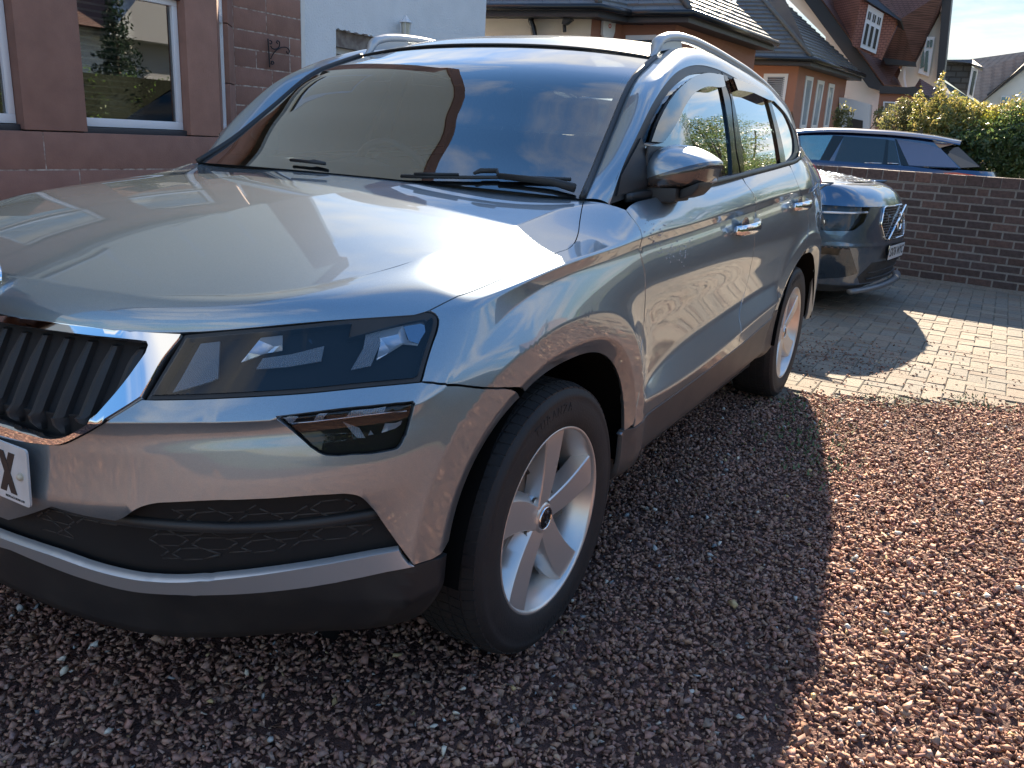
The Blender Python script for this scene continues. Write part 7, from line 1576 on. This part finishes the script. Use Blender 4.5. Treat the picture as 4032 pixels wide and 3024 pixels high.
# slate roofed dormer house
dh = empty('slate_house', (-30, 2, 0), label='grey slate roofed house with a flat topped dormer, right of the white house', cat='house')
poly(dh, 'dormer_wall', [(1505,505),(1715,515),(1680,785),(1480,640)], 30, course_mat('slate_hung', (.06, .065, .07), 1.4)); poly(dh, 'dormer_roof', [(1500,488),(1720,485),(1802,545),(1790,560),(1700,515),(1500,505)], [29.8,29.8,29,29,29.6,29.8], FASC, (-.8, 0, 0))
poly(dh, 'window', [(1715,545),(1765,565),(1722,805),(1672,780)], 29.6, UPVC, (-.05, 0, 0)); poly(dh, 'pane', [(1728,575),(1752,583),(1716,785),(1692,770)], 29.55, DKG, (-.02, 0, 0))
poly(dh, 'roof', [(1470,655),(1700,800),(1960,985),(1955,1000),(1600,880),(1480,880),(1400,700)], [29.9,29,27.5,27.5,27,27,28], course_mat('slate_courses', (.10, .12, .11), 1.5), (-.3, 0, 0))
poly(dh, 'wall', [(1480,885),(1620,885),(1900,990),(1900,1300),(1450,1300)], 27.5, CREAM)
# far white gable
fh = empty('gable_house', (-42, 5, 0), label='far white gabled house with a tan tiled roof at the right edge', cat='house')
poly(fh, 'roof', [(1680,487),(2260,405),(2260,420),(1790,835),(1720,790),(1765,580)], [42,44,41,40.5,40.5,41.5], TANT, (-.4, 0, 0))
poly(fh, 'wall', [(1790,842),(2330,420),(2600,700),(2600,1300),(1780,1300)], 41.2, mat('far_render', (.62, .64, .64), .85)); poly(fh, 'barge_board', [(1770,825),(2330,385),(2330,415),(1785,845)], 40.9, FASC, (-.3, 0, 0))
poly(fh, 'window', [(1955,780),(2030,785),(1992,945),(1922,935)], 41.1, UPVC, (-.05, 0, 0)); poly(fh, 'pane', [(1962,792),(2020,796),(2012,830),(1953,826)], 41.05, mat('blue_pane', (.12, .25, .32), .1), (-.02, 0, 0)); poly(fh, 'pane', [(1950,836),(2010,840),(1988,935),(1930,925)], 41.05, DKG, (-.02, 0, 0))
# ------------------------------------------------------------------ shrubs beyond the wall
def B4(px, d, r, rz=None): p = atp(T('c4', [px])[0], 0, -d); return (p[0], p[1], p[2], r, r, rz or r)
YG_ = [(.22, .20, .05), (.26, .22, .07), (.16, .17, .045), (.30, .24, .08), (.12, .14, .04)]; DG_ = [(.06, .10, .03), (.08, .12, .04), (.05, .08, .03), (.11, .13, .045)]; OL_ = [(.13, .13, .05), (.18, .16, .07), (.10, .11, .04)]
def shrub(name, blobs, n, size, cols, label, seed, base):
    e = empty(name, base, label=label, cat='shrub', group='shrubs beyond the brick wall'); o = leaves('foliage', blobs, n, size, cols, e, seed); o.location = -Vector(base)
    st = MB()
    for b in blobs[:6]: st.tube([(base[0]+rng.uniform(-.2, .2), base[1]+rng.uniform(-.2, .2), 0), ((base[0]+b[0])/2, (base[1]+b[1])/2, b[2]*.55), (b[0], b[1], b[2])], [.03, .018, .008], 5)
    s_ = st.build('stem', BARK, e, smooth=True); s_.location = -Vector(base)
shrub('olive_shrub', [B4((1180,1000), 13.6, .36), B4((1240,920), 13.6, .22), B4((1100,1080), 13.4, .30), B4((1320,1010), 13.5, .34), B4((1160,860), 13.6, .10, .16)], 3800, .034, OL_, 'olive brown twiggy shrub in front of the orange bay', 3, (-13.6, -.3, 0))
shrub('yellow_shrub', [B4((1440,950), 13.0, .34), B4((1440,790), 13.0, .08, .36), B4((1280,840), 13.0, .07, .22), B4((1560,1000), 13.0, .42), B4((1650,930), 13.2, .24), B4((1720,1080), 12.8, .42), B4((1850,1000), 13.0, .30), B4((1480,1130), 12.6, .45)], 13000, .030, YG_, 'yellow green sunlit shrub with tall upright shoots behind the navy estate', 4, (-13, 1.0, 0))
shrub('bright_shrub', [B4((1880,1040), 12.6, .22), B4((1950,1100), 12.6, .30), B4((1840,970), 12.8, .12)], 3000, .032, [(.42, .40, .05), (.34, .36, .06), (.5, .44, .06)], 'bright lemon yellow shrub glowing in the sun', 5, (-12.6, 2.0, 0))
shrub('dark_shrub', [B4((1750,1350), 12.2, .55), B4((1950,1300), 12.2, .50), B4((2100,1200), 12.4, .50), B4((2200,1350), 12.2, .55), B4((1600,1250), 12.4, .40), B4((2300,1150), 12.5, .6)], 17000, .034, DG_, 'dark green leafy shrub filling the corner by the wall', 6, (-12.3, 2.3, 0))
shrub('leafy_shrub', [B4((2110,1000), 12.9, .34), B4((2140,930), 13.0, .20), B4((2220,1040), 12.9, .5), B4((2060,1090), 12.8, .28)], 7500, .030, YG_+OL_, 'yellow green shrub at the right edge against the far gable', 7, (-12.9, 3.0, 0))
shrub('wall_shrub', [B4((670,980), 15.5, .16, .30), B4((620,950), 15.5, .10, .2), B4((960,960), 16, .12, .22)], 900, .032, OL_, 'small climbing shrub against the white porch', 8, (-15.5, -1.6, 0))
# ------------------------------------------------------------------ what the paint and glass reflect: the open side of the drive
hdg = empty('hedge', (-2, 6.8, 0), label='clipped dark green hedge along the far side of the drive', cat='hedge')
hb = MB(); hb.box((-42, 6.95, 0), (9, 8.0, 1.95)); o = hb.build('hedge_core', mat('hedge_dark', (.012, .022, .008), .9, bump=1, bscale=14), hdg); o.location = (2, -6.8, 0)
HB = [(x, 7.4, z, .55, .62, .5) for x in np.arange(-42, 9.5, 1.1) for z in (.5, 1.2, 1.62)]; o = leaves('foliage', HB, 60000, .036, [(.12, .22, .05), (.15, .25, .06), (.09, .16, .045)], hdg, 12); o.location = (2, -6.8, 0)
def tree(name, x, y, h, r, cols, label, seed, n=9000, conifer=False):
    e = empty(name, (x, y, 0), label=label, cat='tree', group='trees across the drive'); t = MB(); t.tube([(0, 0, 0), (.05*h*.1, 0, h*.4), (0, .1, h*.75)], [.05*h*.6, .03*h*.6, .01*h], 8)
    rr = np.random.default_rng(seed); bl_ = []
    if conifer: bl_ = [(0, 0, h*(.12+.8*i/9), r*(1-i/10.5), r*(1-i/10.5), h*.08) for i in range(10)]
    else:
        for i in range(13):
            a = rr.uniform(0, 6.28); q = rr.uniform(.25, 1); z = h*(.45+.5*rr.random()); p = (math.cos(a)*r*q*.8, math.sin(a)*r*q*.8, z); bl_.append((*p, r*.36, r*.36, r*.28)); t.tube([(0, 0, h*.4), (p[0]*.5, p[1]*.5, (h*.4+z)/2), p], [.02*h*.5, .012*h*.5, .004*h], 5)
    t.build('trunk', BARK, e, smooth=True); leaves('crown', bl_, n, .085 if not conifer else .06, cols, e, seed)
for i, (x, y, h, r) in enumerate([(-36, 10.5, 9.0, 3.0), (-45, 13, 12.5, 3.4), (-56, 14.5, 13, 4.2), (-62, 20, 14, 4.5), (-75, 21, 17, 5.5), (-3, 24, 6.5, 2.5), (14, 19, 8, 3), (10, 10.5, 6.5, 2.2)]): tree('broadleaf_tree', x, y, h, r, DG_+[(.05, .07, .03)], ['round crowned tree nearest the hedge corner', 'tall open crowned tree second along the row', 'broad tree third along the far row', 'dense tree fourth along the far row', 'large tree farthest down the row', 'tree behind the opposite white house', 'big spreading tree behind the camera', 'small spreading tree close behind the camera'][i], 20+i, 7000)
tree('conifer', -13.2, 10.5, 4.6, .95, [(.015, .03, .02), (.02, .04, .025)], 'narrow dark conifer in front of the opposite house', 40, 7000, True)
oh_ = empty('opposite_house', (-17, 15, 0), label='white rendered house with a brown tiled roof across the drive', cat='house')
b = MB(); b.box((-5, -1, 0), (5, 6, 3.6)); b.build('wall', WHITER, oh_); b = MB(); b.prism([(-5.3, -1.6, 3.5), (-5.3, 2.5, 7.2), (-5.3, 6.6, 3.5)], (10.6, 0, 0)); b.build('roof', TILE, oh_); b = MB(); b.prism([(-1.6, -1.7, 3.3), (2.0, -1.7, 3.3), (.2, -1.7, 5.3)], (0, 3, 0)); b.build('gable', WHITER, oh_)
for x in (-3.6, -.6, 2.6): b = MB(); b.box((x, -1.03, 1.0), (x+1.3, -.98, 2.3)); w_ = b.build('window', UPVC, oh_); b = MB(); b.box((x+.1, -1.05, 1.1), (x+1.2, -1.02, 2.2)); b.build('pane', DKG, w_)
